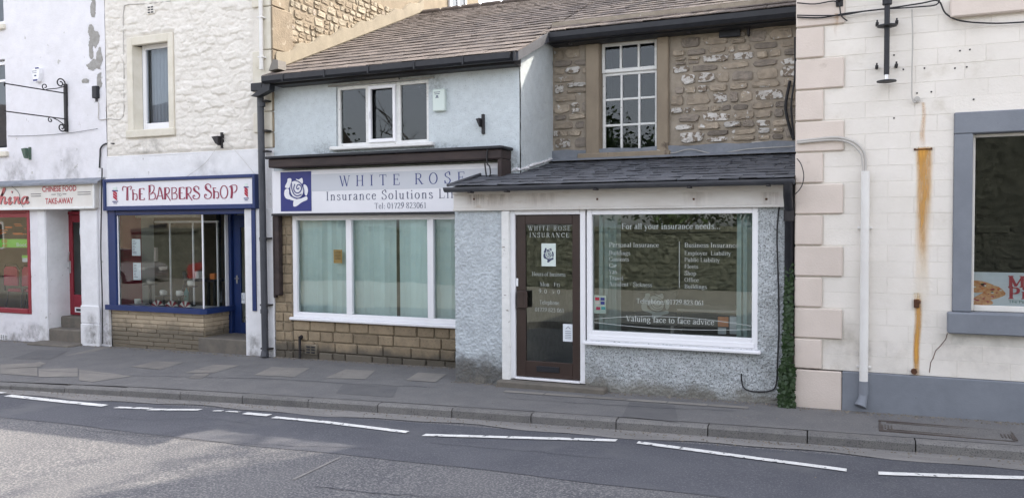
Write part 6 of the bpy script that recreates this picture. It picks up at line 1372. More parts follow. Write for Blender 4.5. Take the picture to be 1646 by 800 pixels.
nc = rect(905, 520, 922, 549, YL); B().box(nc[0], nc[1], YL - .003, YL - .001, nc[2], nc[3]).part('notice', 'paper', dr2, label='small printed certificate card low on the door glass')
b = B()
for k in range(5): b.box(nc[0] + .03, nc[1] - .03, YL - .006, YL - .0045, nc[3] - .09 - k * .022, nc[3] - .085 - k * .022)
b.tube([((nc[0] + nc[1]) / 2 - .03, YL - .006, nc[3] - .06), ((nc[0] + nc[1]) / 2, YL - .006, nc[3] - .03), ((nc[0] + nc[1]) / 2 + .03, YL - .006, nc[3] - .06)], .003, 4); b.part('text_line', 'slatel', dr2)
# porch step
B().box(dfr[0] - .03, dfr[1] + .28, YP0 - .16, YP0 + .02, -.15, DZ0 - .01, .018).thing('doorstep', 'step', 'worn stone step under the dark brown glazed door', 'doorstep', 'doorsteps of the shops')
# window
bigw = (at(944, 450, YP0).x, wp_[1], wz0, dz1 - .005)
wn2 = window(po, bigw[0], bigw[1], bigw[2], bigw[3], YP0 - .02, .062, .10, (), (), glass=G1, label='wide white framed shop window with etched lettering', btm=.125)
B().box(bigw[0] + .03, bigw[1] - .03, YP0 - .035, YP0 - .018, bigw[2] + .02, bigw[2] + .075, .005).part('lower_bead', 'upvc', wn2)
B().box(bigw[0] - .02, bigw[1] + .04, YP0 - .11, YP0 + .0, bigw[2] - .035, bigw[2] + .0, .008).part('window_sill', 'upvc', po)
YG = YP0 - .02 + .055 - .003
b = lett(YG, .00003, .001)
line(b, 'For all your insurance needs...', 999, 1158, 368, 9.5, YG, 1.05, .4); line(b, 'Personal Insurance', 979, 1059, 397, 7.2, YG, .9, .3)
line(b, 'Business Insurance', 1100, 1187, 397.5, 7.2, YG, .9, .3)
for k, (t_, w_) in enumerate((('Buildings', 34), ('Contents', 32), ('Car', 13), ('Van', 13), ('Travel', 23), ('Accident / Sickness', 69))): line(b, t_, 979, 979 + w_, 409.5 + k * 10.1, 6.6, YG, .85, .3)
for k, (t_, w_) in enumerate((('Employer  Liability', 75), ('Public Liability', 57), ('Fleets', 22), ('Shop', 19), ('Office', 23), ('Buildings', 36))): line(b, t_, 1100, 1100 + w_, 410 + k * 10.7, 6.6, YG, .85, .3)
line(b, 'Telephone: 01729 823 061', 1023, 1132, 489, 8, YG, 1.1, .3); line(b, 'Valuing face to face advice', 1006, 1148, 519, 9.5, YG, 1.15, .4)
p, q = at(1092, 388, YG), at(1092, 463, YG); stroke(b, [(p.x, q.z), (p.x, p.z)], lambda a_, c_: .005)
L0, L1 = bigw[0] + .07, bigw[1] - .07; za_, zb2 = at(1080, 516, YG).z, .045
stroke(b, [(L0 + (L1 - L0) * t, za_ + .05 - .10 + .10 * math.sin(math.pi * (.12 + .76 * t))) for t in np.linspace(0, 1, 24)], lambda a_, c_: .005)
stroke(b, [(L0 + (L1 - L0) * t, za_ - .03 - .06 * math.sin(math.pi * (.12 + .76 * t))) for t in np.linspace(0, 1, 24)], lambda a_, c_: .005)
b.part('lettering', 'vinyl', wn2)
rp = rect(1019, 459, 1088, 524, YG + .01); B().box(rp[0], rp[1], YG + .012, YG + .014, rp[2], rp[3]).part('rose_poster', 'dark', wn2, label='dark square poster with a faint rose')
b = lett(YG + .012, .0001, .001); rose(b, rp[0] + .05, rp[1] - .05, rp[2] + .04, rp[3] - .03); b.part('rose_emblem', 'vinyld', wn2); b = lett(YG + .012, .0001, .004); rose_lines(b, rp[0] + .05, rp[1] - .05, rp[2] + .04, rp[3] - .03, .02); b.part('rose_outline', 'dark', wn2)
stk = rect(954.5, 474, 974, 504, YG + .005); B().box(stk[0], stk[1], YG + .006, YG + .008, stk[2], stk[3]).part('notice', 'paperg', wn2, label='payment card sticker sheet')
for k, (u_, v_, mm) in enumerate(((.12, .72, 'pizzared'), (.56, .72, 'navy'), (.12, .5, 'cablew'), (.56, .5, 'navy'), (.2, .2, 'maroon'), (.62, .22, 'teal'))):
    X_, Z_ = stk[0] + u_ * (stk[1] - stk[0]), stk[2] + v_ * (stk[3] - stk[2]); B().box(X_, X_ + .05, YG + .002, YG + .004, Z_, Z_ + .035).part('card_mark', mm, wn2)
for (a_, c_, y0_, y1_, mm) in ((1154, 1171, 508.5, 525, 'orange'), (1154, 1167, 526, 537, 'paper'), (1173, 1188, 508, 537, 'paper')):
    r_ = rect(a_, y0_, c_, y1_, YP0 + .35); B().box(r_[0], r_[1], YP0 + .34, YP0 + .37, r_[2], r_[3], .004).thing('leaflet_holder', mm, {'orange': 'orange folder standing low behind the big shop window', 'paper': 'white leaflet stand %s the orange folder' % ('under' if a_ == 1154 else 'right of')}[mm], 'leaflet')
room(po, xpl + .08, xpr - .08, YP0 + .14, 13.2, .02, 2.38, 'darkg')
B().box(xpl + .07, dfr[0], YP0 + .06, YP0 + .13, 0, 2.4).box(dfr[1], xpr - .07, YP0 + .06, YP0 + .13, 0, wz0 - .01).part('inner_wall', 'darkg', po)
B().box(bigw[0], bigw[1], YP0 + .05, YP0 + .5, bigw[2] - .03, bigw[2] + .03).part('inner_sill', 'upvc', po)
B().box(ax0 - .1, ax1 + .1, YP0 + .2, YP0 + 1.2, .03, .05, .005).thing('door_mat', 'rugm', 'dark mat on the floor inside the glazed door', 'mat')
blinds(bigw[0] + .10, bigw[0] + .36, bigw[2] + .1, bigw[3] - .05, YP0 + .22, 'gathered green blind at the left of the big window', pitch=.035, seed=6, ang=1.15)
blinds(bigw[1] - .24, bigw[1] - .08, bigw[2] + .1, bigw[3] - .05, YP0 + .22, 'gathered green blind at the right of the big window', pitch=.035, seed=7, ang=1.15)
B().box(-2.6, -1.3, 11.6, 12.3, .75, .79, .005).box(-2.55, -2.5, 11.65, 12.25, .02, .75).box(-1.4, -1.35, 11.65, 12.25, .02, .75).thing('office_desk', 'fascia', 'pale office desk deep inside the insurance shop', 'desk')
# cable on the porch wall and ivy
cable('cable', [(960, 336, 9.13), (1216, 328, 9.13), (1245, 325, 9.1), (1262, 322, 9.1)], .005, 'cableb', 'thin black cable along the top of the porch fascia') if False else None
cable('cable', [(1208, 331), (1235, 327), (1252, 323), (1251, 345), (1249, 380), (1251, 450), (1252, 520), (1250, 580), (1248, 615), (1240, 627), (1215, 629), (1197, 624), (1192, 610), (1192, 600)], .009, 'cableb', 'black cable looping down the porch wall to a hook', YP0 - .04)
cable('cable', [(1262, 325, 9.0), (1285, 305, 9.0), (1292, 285, 9.0), (1288, 265, 9.05), (1281, 255, 9.1)], .005, 'cableb', 'thin black wire loop beside the porch gutter end')
iv = T('ivy_plant', 'dark green ivy climbing the corner gap between porch and white building', 'ivy', ((xpr + XR2) / 2, YP0 - .06, 0))
b = B(); rr = random.Random(12)
for k in range(1500):
    t = rr.random() ** 1.25; z = .02 + t * 1.55; wd_ = .075 * (1 - .5 * t) ; cx = (xpr + XR2) / 2 - .005 - .02 * (1 - t); x_ = cx + rr.uniform(-1, 1) * wd_ * (1.2 if z < .5 else .85); y_ = YP0 - .07 - rr.random() * .09 * (1.2 - t)
    s_ = rr.choice((.010, .014, .02, .028)) ; a_ = rr.uniform(0, 6.28); u_ = Vector((math.cos(a_), rr.uniform(-.4, .4), math.sin(a_))).normalized(); v_ = Vector((-math.sin(a_), rr.uniform(-.6, .2), math.cos(a_))).normalized()
    c = Vector((x_, y_, z)); b.quad(c - u_ * s_, c - v_ * s_ * .7, c + u_ * s_, c + v_ * s_ * 1.1)
b.part('leaves', 'ivy', iv, kind='stuff'); b = B()
for k in range(4): b.tube([((xpr + XR2) / 2 + rr.uniform(-.05, .05), YP0 - .06, 0), ((xpr + XR2) / 2 + rr.uniform(-.05, .05), YP0 - .07, .6), ((xpr + XR2) / 2 + rr.uniform(-.03, .03), YP0 - .06, 1.4)], .006, 5)
b.part('stem', 'bark', iv)

# ================================================================== WHITE BUILDING (right)
YR = 9.15
rb = T('white_block_building', 'off white painted block building with pink corner quoins', 'building', (2, YR, 0))
XRE = 8.0
rw_ = (at(1561, 300, YR + .1).x, XRE, at(1600, 507, YR).z + .03, at(1600, 213, YR).z); zpl = .455
B().box(XR2, XRE, YR + .004, YR + .06, zpl, rw_[2] - .02).box(XR2, rw_[0] - .17, YR + .004, YR + .06, rw_[2] - .02, 10.5).box(rw_[0] - .17, XRE, YR + .004, YR + .06, rw_[3] + .02, 10.5).part('joint_backing', 'offgap', rb)
B().box(XR2 + .001, XR2 + .06, YR + .065, 13, -.3, 10.5).box(XR2 + .06, XRE, 12.9, 13, -.3, 10.5).box(XR2, XRE, YR + .065, 13.0, 10.5, 10.6).box(XRE - .05, XRE, YR + .065, 12.9, -.3, 10.5).part('shell', 'offwhite', rb)
HC = .1645; z = zpl; k = 0; rr = random.Random(2); topz = 4.75; XF = 4.1
su0 = rw_[0] - .165                                            # outer edge of the blue-grey surround
zwt = rw_[3] + .21; zsb = at(1600, 537, YR).z
while z < topz:
    off = .22 if k % 2 else 0; qk = (k // 2) % 2; xl = XR2 + (.475 if qk else .275) + .004
    x = xl; nxt = XR2 + .475 + off + .2
    while x < XF:
        x2 = min(nxt, XF); nxt += rr.choice((.42, .44, .46)); zt_ = z + HC
        segs = [(x, x2)]
        if zt_ > zsb and z < zwt: segs = [(x, min(x2, su0))] if x < su0 - .02 else []
        if 4.28 < zt_ and x2 > 1.0 - .0 and z < 4.6 and False: segs = []
        for a_, c_ in segs:
            if c_ - a_ > .03: B().box(a_ + .0012, c_ - .0012, YR + rr.uniform(-.0008, .0008), YR + .03, z + .0012, zt_ - .0012, .0022).part('block', 'offwhite', rb)
        x = x2
    z += HC; k += 1
B().box(su0 - .01, XF, YR + .001, YR + .03, zwt, zwt + HC).box(XF + .004, XRE, YR, YR + .03, zpl, zsb).box(XF + .004, XRE, YR, YR + .03, zwt, 10.5).box(XR2 + .49, XF, YR, YR + .03, topz + .13, 10.5).part('plain_wall', 'offwhite', rb)
# quoins
z = zpl - .36; k = 0
zq = [-.2, zpl + .0]
while zq[-1] < 10.2: zq.append(zq[-1] + 2 * HC)
for k in range(len(zq) - 1):
    wq = .47 if k % 2 == 0 else .27
    B().box(XR2 - .005, XR2 + wq, YR - .03, YR + .0195 + (.0 if k else 0), zq[k] + (.004), zq[k + 1] - .012, .010).part('quoin', 'pink', rb)
# plinth
B().box(XR2 + .475, XRE, YR - .035, YR + .02, -.2, zpl - .003, .008).part('plinth', 'bgrey', rb)
# window surround
zt0, zt1 = rw_[3], zwt
B().box(su0, rw_[0], YR - .03, YR + .12, rw_[2] - .0, zt0 - .002, .008).part('window_jamb', 'bgrey', rb); B().box(su0 - .0, XRE, YR - .033, YR + .12, zt0, zt1, .008).part('window_lintel', 'bgrey', rb)
B().box(su0 - .045, XRE, YR - .10, YR + .13, zsb, rw_[2] - .003, .012).part('window_sill', 'bgrey', rb)
pw = window(rb, rw_[0] + .002, XRE - .1, rw_[2], rw_[3] - .003, YR + .08, .03, .05, (3.6,), (), m='signc', glass=G4, label='large dark shop window with pizza poster', btm=.06)
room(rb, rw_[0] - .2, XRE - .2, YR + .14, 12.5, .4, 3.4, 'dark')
pt_ = rect(1562, 437, 1660, 492, YR + .13); pt_ = (rw_[0] + .035, 1.9, at(1600, 494, YR + .13).z, at(1600, 437.5, YR + .13).z)
B().box(pt_[0], pt_[1], YR + .132, YR + .136, pt_[2], pt_[3]).part('poster', 'poster', pw, label='pale blue pizza poster along the window foot')
b = lett(YR + .132, .0001, .003); Yt = YR + .132
def slab(ch, x, z, s):
    T_ = 2.6
    W = lambda dx, dz: T_ * s if dz > .4 else .8 * s
    tr = lambda u, v: (x + u * s, z + v * s)
    if ch == 'M':
        for u in (1.6, 10.2): stroke(b, [tr(u, 0), tr(u, 10)], W)
        stroke(b, [tr(1.6, 9.8), tr(5.6, 1)], lambda a_, c_: 2.2 * s); stroke(b, [tr(5.6, 1), tr(10.2, 9.8)], lambda a_, c_: 1.2 * s)
        for u in (1.6, 10.2): stroke(b, [tr(u - 2, .4), tr(u + 2, .4)], W); stroke(b, [tr(u - 2, 9.6), tr(u + 2, 9.6)], W)
        return 13.4 * s
    if ch == 'P':
        stroke(b, [tr(2, 0), tr(2, 10)], W); stroke(b, [tr(*p) for p in cr([(2, 9.6), (5, 9.6), (7, 8.6), (7, 6), (5, 4.8), (2, 4.8)], 4)], lambda dx, dz: (.8 + 1.8 * dz) * s); stroke(b, [tr(0, .4), tr(4, .4)], W); stroke(b, [tr(0, 9.6), tr(3, 9.6)], W); return 9.6 * s
    if ch == 'i':
        stroke(b, [tr(2, 0), tr(2, 6.6)], W); stroke(b, [tr(0, .4), tr(4, .4)], W); stroke(b, [tr(.2, 6.2), tr(2, 6.2)], W); fillpoly(b, [tr(2 + 1.5 * math.cos(t), 9 + 1.3 * math.sin(t)) for t in np.linspace(0, 6.28, 10)[:-1]]); return 4.6 * s
x0_, zz = at(1621, 462, Yt).x, at(1621, 461.5, Yt).z; s_ = (at(1621, 443, Yt).z - zz) / 10
x = x0_; x += slab('M', x, zz, s_) + s_ * .4; slab('i', x, zz, s_)
zz = at(1621, 480, Yt).z; x = x0_; x += slab('P', x, zz, s_); slab('i', x, zz, s_); b.part('lettering', 'pizzared', pw)
b = B(); zz = at(1621, 486.5, Yt).z; sans_text(b, 'The Per', at(1621, 486, Yt).x, at(1650, 486, Yt).x, zz, .028, Yt); b.box(at(1621, 483, Yt).x, pt_[1], Yt - .005, Yt - .003, at(1621, 482.5, Yt).z, at(1621, 482.5, Yt).z + .003); b.part('lettering', 'teal', pw)
for k, poly in enumerate(([(1562, 452), (1575, 451), (1590, 455), (1600, 461), (1588, 468), (1570, 470), (1562, 467)], [(1564, 480), (1580, 470), (1600, 459), (1614, 468), (1615, 474), (1600, 480), (1580, 483)], [(1562, 485), (1572, 480), (1592, 482), (1594, 489), (1562, 490)])):
    b = lett(YR + .132, .0004, .002 + .001 * k); fillpoly(b, [(at(px, py, Yt).x, at(px, py, Yt).z) for px, py in cr(poly, 3, True)]); b.part('pizza_slice', 'pizza', pw)
rr = random.Random(9)
for k in range(26):
    px, py = rr.choice(((1574, 460), (1590, 474), (1578, 485), (1602, 468))); c = at(px + rr.uniform(-11, 11), py + rr.uniform(-5, 5), Yt); q = rr.uniform(.006, .016); b = lett(YR + .132, .0001, .0065); fillpoly(b, [(c.x + q * math.cos(t) * 1.2, c.z + q * .6 * math.sin(t)) for t in np.linspace(0, 6.28, 8)[:-1]]); b.part('pizza_topping', rr.choice(['pizzared', 'mug', 'maroon', 'ivy', 'orange']), pw)
# upper sill top right
us = rect(1528, -30, 1700, 27, YR - .06); B().box(us[0], XRE, YR - .07, YR - .002, at(1580, 24, YR - .05).z, at(1580, 24, YR - .05).z + .19, .012).part('upper_sill', 'pink', rb)
# rust runs on the paint
def run(px0, px1, y0_, y1_, m, w0, w1_, lab, seed):
    r = random.Random(seed); p, q = at((px0 + px1) / 2, y0_, YR), at((px0 + px1) / 2, y1_, YR); b = B(); n_ = 26; L = []
    for k in range(n_ + 1):
        t = k / n_; z_ = p.z + (q.z - p.z) * t; w_ = (w0 + (w1_ - w0) * t) * (1 + .25 * math.sin(k * 1.7 + seed) * r.random()); c_ = p.x + .006 * math.sin(k * .6 + seed); L.append((c_ - w_ / 2, c_ + w_ / 2, z_))
    for a_, c_ in zip(L, L[1:]): b.quad((a_[0], YR - .002, a_[2]), (a_[1], YR - .002, a_[2]), (c_[1], YR - .002, c_[2]), (c_[0], YR - .002, c_[2]))
    return b
def rustmat(name, col, sx=12, sz=1.6, lo=.35):
    """a stain washed down a wall, thinning away at its sides and lower end"""
    m = bpy.data.materials.new(name); m.use_nodes = True; n = m.node_tree.nodes; l = m.node_tree.links; b_ = n['Principled BSDF']; b_.inputs['Base Color'].default_value = (*col, 1); b_.inputs['Roughness'].default_value = .85
    g = n.new('ShaderNodeNewGeometry'); mp = n.new('ShaderNodeMapping'); mp.inputs['Scale'].default_value = (sx, 1, sz); no = n.new('ShaderNodeTexNoise'); no.inputs['Scale'].default_value = 1.6; no.inputs['Detail'].default_value = 8; no.inputs['Roughness'].default_value = .65
    l.new(g.outputs['Position'], mp.inputs[0]); l.new(mp.outputs[0], no.inputs['Vector'])
    at_ = n.new('ShaderNodeAttribute'); at_.attribute_name = 'wash'; mr = n.new('ShaderNodeMapRange'); mr.inputs[1].default_value = .3; mr.inputs[2].default_value = .7; mr.inputs[3].default_value = lo; mr.inputs[4].default_value = 1.2; l.new(no.outputs['Fac'], mr.inputs[0])
    mu = n.new('ShaderNodeMath'); mu.operation = 'MULTIPLY'; mu.use_clamp = True; l.new(at_.outputs['Fac'], mu.inputs[0]); l.new(mr.outputs[0], mu.inputs[1]); l.new(mu.outputs[0], b_.inputs['Alpha']); return m
RM = rustmat('washed_iron_stain', (.62, .31, .06)); RP = rustmat('pale_iron_halo', (.66, .47, .20)); FS = rustmat('brown_drip_stain', (.30, .20, .13), 14, 1.5, -.2); DS = rustmat('grime_and_contact_shade', (.17, .16, .14), 3.5, 3, -.5); MS = rustmat('green_black_moss_stain', (.05, .055, .04), 14, 14, -.5)  # DS tints walls for grime and for contact shade alike
def washed(px, y0_, y1_, wtop, wbot, atop, abot, lab, Y=None, par=None, m=None, up=False, name='rust_stain'):
    Y = YR if Y is None else Y; par = par or rb; m = m or RM
    p, q = at(px, y0_, Y), at(px, y1_, Y); nx_, nz_ = 12, 40; V = []; A = []
    for j_ in range(nz_ + 1):
        t = j_ / nz_; w_ = wtop + (wbot - wtop) * t; z_ = p.z + (q.z - p.z) * t; cx = p.x + .008 * math.sin(t * 7)
        e_ = min(1, t * 5) if up else min(1, (1 - t) * 4)
        for i_ in range(nx_ + 1):
            u_ = i_ / nx_ * 2 - 1; V.append((cx + u_ * w_ / 2, Y - .0025 - .0004 * (len(A) % 1), z_)); A.append((1 - u_ * u_) ** 1.7 * (atop + (abot - atop) * t) * e_)
    b = B(); b.v = V; b.f = [(j_ * (nx_ + 1) + i_, j_ * (nx_ + 1) + i_ + 1, (j_ + 1) * (nx_ + 1) + i_ + 1, (j_ + 1) * (nx_ + 1) + i_) for j_ in range(nz_) for i_ in range(nx_)]
    o = b.part(name, m, par, label=lab); at__ = o.data.attributes.new('wash', 'FLOAT', 'POINT'); at__.data.foreach_set('value', A)
washed(1485, 236, 520, .20, .16, .75, .10, 'pale halo of the orange rust run', m=RP)
washed(1485, 238, 440, .17, .11, 1.2, .12, 'broad orange rust run below the upper bolt', Y=YR - .002)
washed(1484, 165, 240, .05, .08, .35, .35, 'faint rust run above the orange one')
washed(1475, 470, 640, .10, .06, .55, .6, 'pale halo of the narrow rust run', m=RP)
washed(1475, 480, 605, .085, .06, .8, 1.1, 'narrow rust run down to the lower bolt', Y=YR - .002)
washed(1344, 22, 62, .05, .03, .5, .2, 'faint rust drip on an upper quoin', Y=YR - .031)
for px, y0_, y1_, w_, a_ in ((1350, 500, 600, .5, .35), (1388, 540, 606, .24, .8), (1440, 540, 602, .5, .3), (1530, 536, 600, .5, .35), (1600, 538, 612, .7, .35), (1470, 170, 240, .2, .15), (1560, 30, 60, .8, .18)):
    washed(px, y0_, y1_, w_, w_ * .8, a_ * .6, a_ * .3, 'soft grey weather stain with painted contact shade', m=DS, up=y0_ > 495 and px not in (1530, 1600), name='weather_shade_stain')  # grey wash doubles as contact shade under sills and along the plinth
for px, y0_, y1_, w_, a_, pr_, Yq in ((560, 236, 262, .9, .8, ws, YM - .03), (700, 226, 256, 1.3, .8, ws, YM - .03), (640, 108, 135, 1.0, .35, ws, YM - .03), (700, 100, 150, .5, .5, ws, YM - .03), (520, 225, 262, .8, .6, ws, YM - .03), (820, 232, 270, .6, .6, ws, YM - .03)):
    washed(px, y0_, y1_, w_, w_, a_ * .3, a_, 'dark mould speckle on the pale blue roughcast', Y=Yq, par=pr_, m=MS, up=True, name='mould_stain')
for px, y0_, y1_, w_, a_ in ((770, 565, 618, .75, 1.0), (960, 575, 630, .5, .7), (1100, 610, 640, .9, .5), (1236, 440, 640, .18, .4)):
    washed(px, y0_, y1_, w_, w_ * 1.1, a_ * .2, a_, 'grey damp staining along the foot of the roughcast', Y=YP0 - .045, par=po, m=DS, up=True, name='damp_stain')
for px, y0_, y1_, w_, a_, pr_, Yq in ((148, 500, 552, .5, .8, tk, YM - .08), (172, 480, 553, .4, .9, bb, YM - .075), (30, 515, 552, 1.2, .7, tk, YM - .03), (60, 515, 552, 1.0, .7, tk, YM - .035), (408, 530, 574, .35, .9, bb, YM - .065), (435, 540, 575, .25, .6, bb, YM - .065), (30, 245, 290, 1.4, .5, tk, YM - .03), (110, 230, 288, 1.2, .4, tk, YM - .03), (240, 215, 246, .8, .5, bb, YM - .055), (330, 245, 282, 1.0, .25, bb, YM - .03)):
    washed(px, y0_, y1_, w_, w_, a_ * .3, a_, 'grey grime and painted contact shade on the white paint', Y=Yq, par=pr_, m=DS, up=True, name='grime_shade_stain')  # grime whose colour also carries contact shade at feet and under sills
p = at(1484, 240, YR); B().box(p.x - .08, p.x + .08, YR - .012, YR - .001, p.z - .006, p.z + .006, .002).box(p.x - .085, p.x - .07, YR - .02, YR - .001, p.z - .01, p.z + .012, .003).box(p.x + .065, p.x + .08, YR - .02, YR - .001, p.z - .01, p.z + .012, .003).thing('fixing_plate', 'rusti', 'thin rusted fixing at the top of the orange stain', 'fixing')
p = at(1474, 487, YR); B().box(p.x - .03, p.x + .02, YR - .03, YR - .001, p.z - .045, p.z + .04, .005).box(p.x + .0, p.x + .032, YR - .045, YR - .02, p.z + .0, p.z + .03, .004).thing('fixing_stub', 'rusti', 'square rusted stub halfway down the rust stain', 'fixing')
p = at(1469, 596, YR); B().cyl((p.x, YR + .0, p.z), (p.x, YR - .04, p.z), .03, 8).thing('fixing_bolt', 'rusti', 'round rusted bolt just above the blue grey plinth', 'fixing')
for px, w_, a_ in ((765, .35, .8), (800, .5, .6), (870, .6, .35), (1240, .3, .5), (1120, .5, .25)):
    washed(px, 309, 334, w_, w_ * .9, a_, a_ * .3, 'brown drip stain on the pale fascia', Y=YP0 - .052, par=po, m=FS, name='drip_stain')
# white downpipe / cable duct and curved cables into it
x_ = at(1390, 400, YR - .06).x; z1_ = at(1390, 275, YR - .06).z; z0_ = at(1388, 612, YR - .06).z
wd2 = T('cable_duct', 'tall white duct pipe with grey foot on the off white wall', 'pipe', (x_, YR - .06, .05)); B().cyl((x_, YR - .055, z0_), (x_, YR - .055, z1_), .043, 14).part('pipe', 'wpipe', wd2, True)
B().cyl((x_, YR - .055, z0_ - .0), (x_, YR - .055, z0_ - .14), .048, 14).part('socket', 'bgrey', wd2, True); B().tube([(x_, YR - .055, z0_ - .13), (x_ - .01, YR - .07, z0_ - .2), (x_ - .03, YR - .10, z0_ - .26)], [.043, .046, .062], 12).part('shoe', 'bgrey', wd2, True)
for yy in (366, 590): zz = at(1390, yy, YR - .06).z; B().box(x_ - .07, x_ + .07, YR - .03, YR, zz - .012, zz + .012, .003).part('pipe_clip', 'wpipe', wd2)
YCa = YR - .05
cable('cable', [(1281, 227), (1310, 224), (1345, 221), (1372, 228), (1387, 242), (1391, 258), (1391, 278)], .014, 'cablew', 'upper of two grey cables bending into the white duct', YCa, 7)
cable('cable', [(1281, 230), (1310, 227), (1345, 225), (1368, 231), (1383, 246), (1386, 260), (1387, 278)], .010, 'cablew', 'lower of two grey cables bending into the white duct', YCa - .012, 7)
cable('cable', [(1281, 28), (1320, 29), (1360, 22), (1420, 15), (1480, 6), (1508, 2), (1520, 22), (1545, 34), (1600, 38), (1660, 35)], .008, 'cableb', 'black cable looping under the pink upper sill', YCa)
cable('cable', [(1281, 25), (1350, 25), (1400, 17), (1470, 12), (1505, 8), (1510, -5)], .007, 'cableb', 'second black cable crossing above the iron pole', YCa - .02)
cable('cable', [(1281, 5), (1310, 7), (1345, 3), (1352, 25), (1362, 34)], .007, 'cableb', 'black wire end hanging at the top left quoins', YCa - .02)
cable('cable', [(1466, 16), (1467, 60), (1466, 120), (1466, 155), (1470, 165), (1474, 160)], .007, 'cablew', 'thin grey conduit wire ending in a hook', YCa)
p = at(1474, 160, YR - .03); B().cyl((p.x, YR, p.z), (p.x, YR - .04, p.z), .03, 10).thing('wall_eyelet', 'cablew', 'small round grey fixing at the hooked wire end', 'fixing')
ct = T('wall_crack', 'thin dark crack from window sill to plinth', 'crack', at(1500, 560, YR)); 
crk = [(1523, 535), (1520, 545), (1512, 555), (1504, 563), (1500, 575), (1496, 582), (1494, 598)]
B().tube([at(px, py, YR - .001) for px, py in crk], .0035, 4).part('crack_line', 'rusti', ct)
p = at(1355, 0, YR - .1); bk = T('wire_bracket', 'dark angled iron wire bracket at the top of photo', 'bracket', (p.x, YR, p.z)); B().tube([(p.x - .05, YR - .05, p.z + .0), (p.x + .06, YR - .2, p.z + .14)], .016, 6).part('strut', 'iron', bk); B().box(p.x - .07, p.x - .0, YR - .05, YR, p.z - .05, p.z + .12, .006).part('plate', 'iron', bk)
# iron pole with two collars
p0, p1 = at(1425, -40, YR - .12), at(1425, 130, YR - .12); ip = T('wall_pole', 'black iron pole on the off white wall, cut by photo top', 'pole', (p1.x, YR - .1, p1.z))
B().cyl((p1.x, YR - .12, p1.z + .06), (p1.x, YR - .12, p0.z + .5), .026, 12).part('shaft', 'black', ip, True); B().cyl((p1.x, YR - .12, p1.z), (p1.x, YR - .12, p1.z + .1), .020, 12).part('tip', 'chrome', ip, True)
B().cyl((p1.x, YR - .12, at(1425, 8, YR - .12).z), (p1.x, YR - .12, p0.z + .5), .045, 12).part('sleeve', 'black', ip, True)
for yy in (42, 131): zz = at(1425, yy, YR - .12).z; B().lathe((p1.x, YR - .12, zz - .012), [(.06, 0), (.092, .006), (.092, .018), (.03, .03)], 16).part('collar', 'black', ip)
for yy in (38, 107):
    for sx in (-.09, .09): zz = at(1425, yy, YR - .05).z; B().box(p1.x + sx - .015, p1.x + sx + .015, YR - .10, YR, zz - .012, zz + .012, .003).box(p1.x + sx - .008, p1.x + sx + .008, YR - .09, YR - .07, zz - .03, zz + .035).part('fixing_lug', 'iron', ip)
for (px, py) in ((1437, 89), (1452, 112), (1486, 110), (1543, 82), (1559, 80), (1535, 110), (1565, 160), (1497, 148), (1474, 150), (1437, 190), (1554, 108)):
    p = at(px, py, YR); B().cyl((p.x, YR + .002, p.z), (p.x, YR - .006, p.z), .009, 6).part('plug_hole', 'iron', rb)

# ================================================================== THE OTHER SIDE OF THE STREET (reflected in the glass)
bw = T('boundary_wall', 'dry stone boundary wall on the other side of the street', 'wall', (-8, -6.2, 0))
xs = -24.0
B().box(-30, 12, -6.45, -6.08, -.4, 1.75).part('wall_core', 'drystone', bw)
def dws(a_, c_, s0):
    return lambda x, z: -(.075 * stones(x + .12 * fbm(x * 3, z * 3, 2, 5), z + .08 * fbm(x * 3, z * 3, 2, 8), a_, c_, s0)[0] * (.4 + .6 * stones(x, z, a_, c_, s0)[1]) + .03 * fbm(x * 9, z * 9, 3, 2))
wall_sheet(bw, 'stone_face', 'drystone', -26, 6, -.2, 1.8, -6.08, (), .035, dws(.30, .13, 4))
for k in range(50): x = -30 + k * .84; B().box(x, x + .8, -6.55, -5.98, 1.75, 1.93 + .03 * math.sin(k * 2.3), .03).part('coping_stone', 'drystone', bw)
def tree(x, y, h, r, label, n, seed, bare=False):
    t = T('tree', label, 'tree', (x, y, -.2), 'trees behind the boundary wall'); rr = random.Random(seed)
    tr = B(); tr.tube([(x, y, -.3), (x + .1, y, h * .3), (x, y + .1, h * .55)], [.22, .17, .1], 8); tr.part('trunk', 'bark', t); lb = B(); tips = []
    for k in range(14 if not bare else 22):
        a_ = rr.uniform(0, 6.28); z0_ = h * rr.uniform(.25, .55); L = r * rr.uniform(.6, 1.05); e = Vector((x + math.cos(a_) * L, y + math.sin(a_) * L, z0_ + L * rr.uniform(.3, 1.1))); m_ = Vector((x, y, z0_)).lerp(e, .5) + Vector((0, 0, .25)); lb.tube([(x, y, z0_), m_, e], [.06, .04, .015], 5); tips += [m_, e]
        if bare:
            for q in range(7):
                b0 = Vector((x, y, z0_)).lerp(e, rr.uniform(.4, 1)); lb.tube([b0, b0 + Vector((rr.uniform(-.7, .7), rr.uniform(-.7, .7), rr.uniform(.2, 1.0)))], [.018, .006], 4)
    lb.part('limb', 'bark', t)
    if not bare:
        lv = B()
        for k in range(n):
            c0_ = rr.choice(tips); c_ = c0_ + Vector((rr.gauss(0, .45), rr.gauss(0, .45), rr.gauss(0, .4))); s_ = rr.uniform(.06, .13); u_ = Vector((rr.gauss(0, 1), rr.gauss(0, 1), rr.gauss(0, 1))).normalized(); v_ = u_.orthogonal().normalized(); lv.quad(c_ - u_ * s_, c_ - v_ * s_ * .6, c_ + u_ * s_, c_ + v_ * s_ * .6)
        lv.part('leaves', 'leaf', t, kind='stuff')
tree(-2.5, -8.3, 5.4, 1.9, 'dense evergreen tree opposite the big shop window', 5200, 1); tree(-6.0, -8.8, 6.4, 2.1, 'bushy evergreen tree opposite the glazed door', 5200, 2)
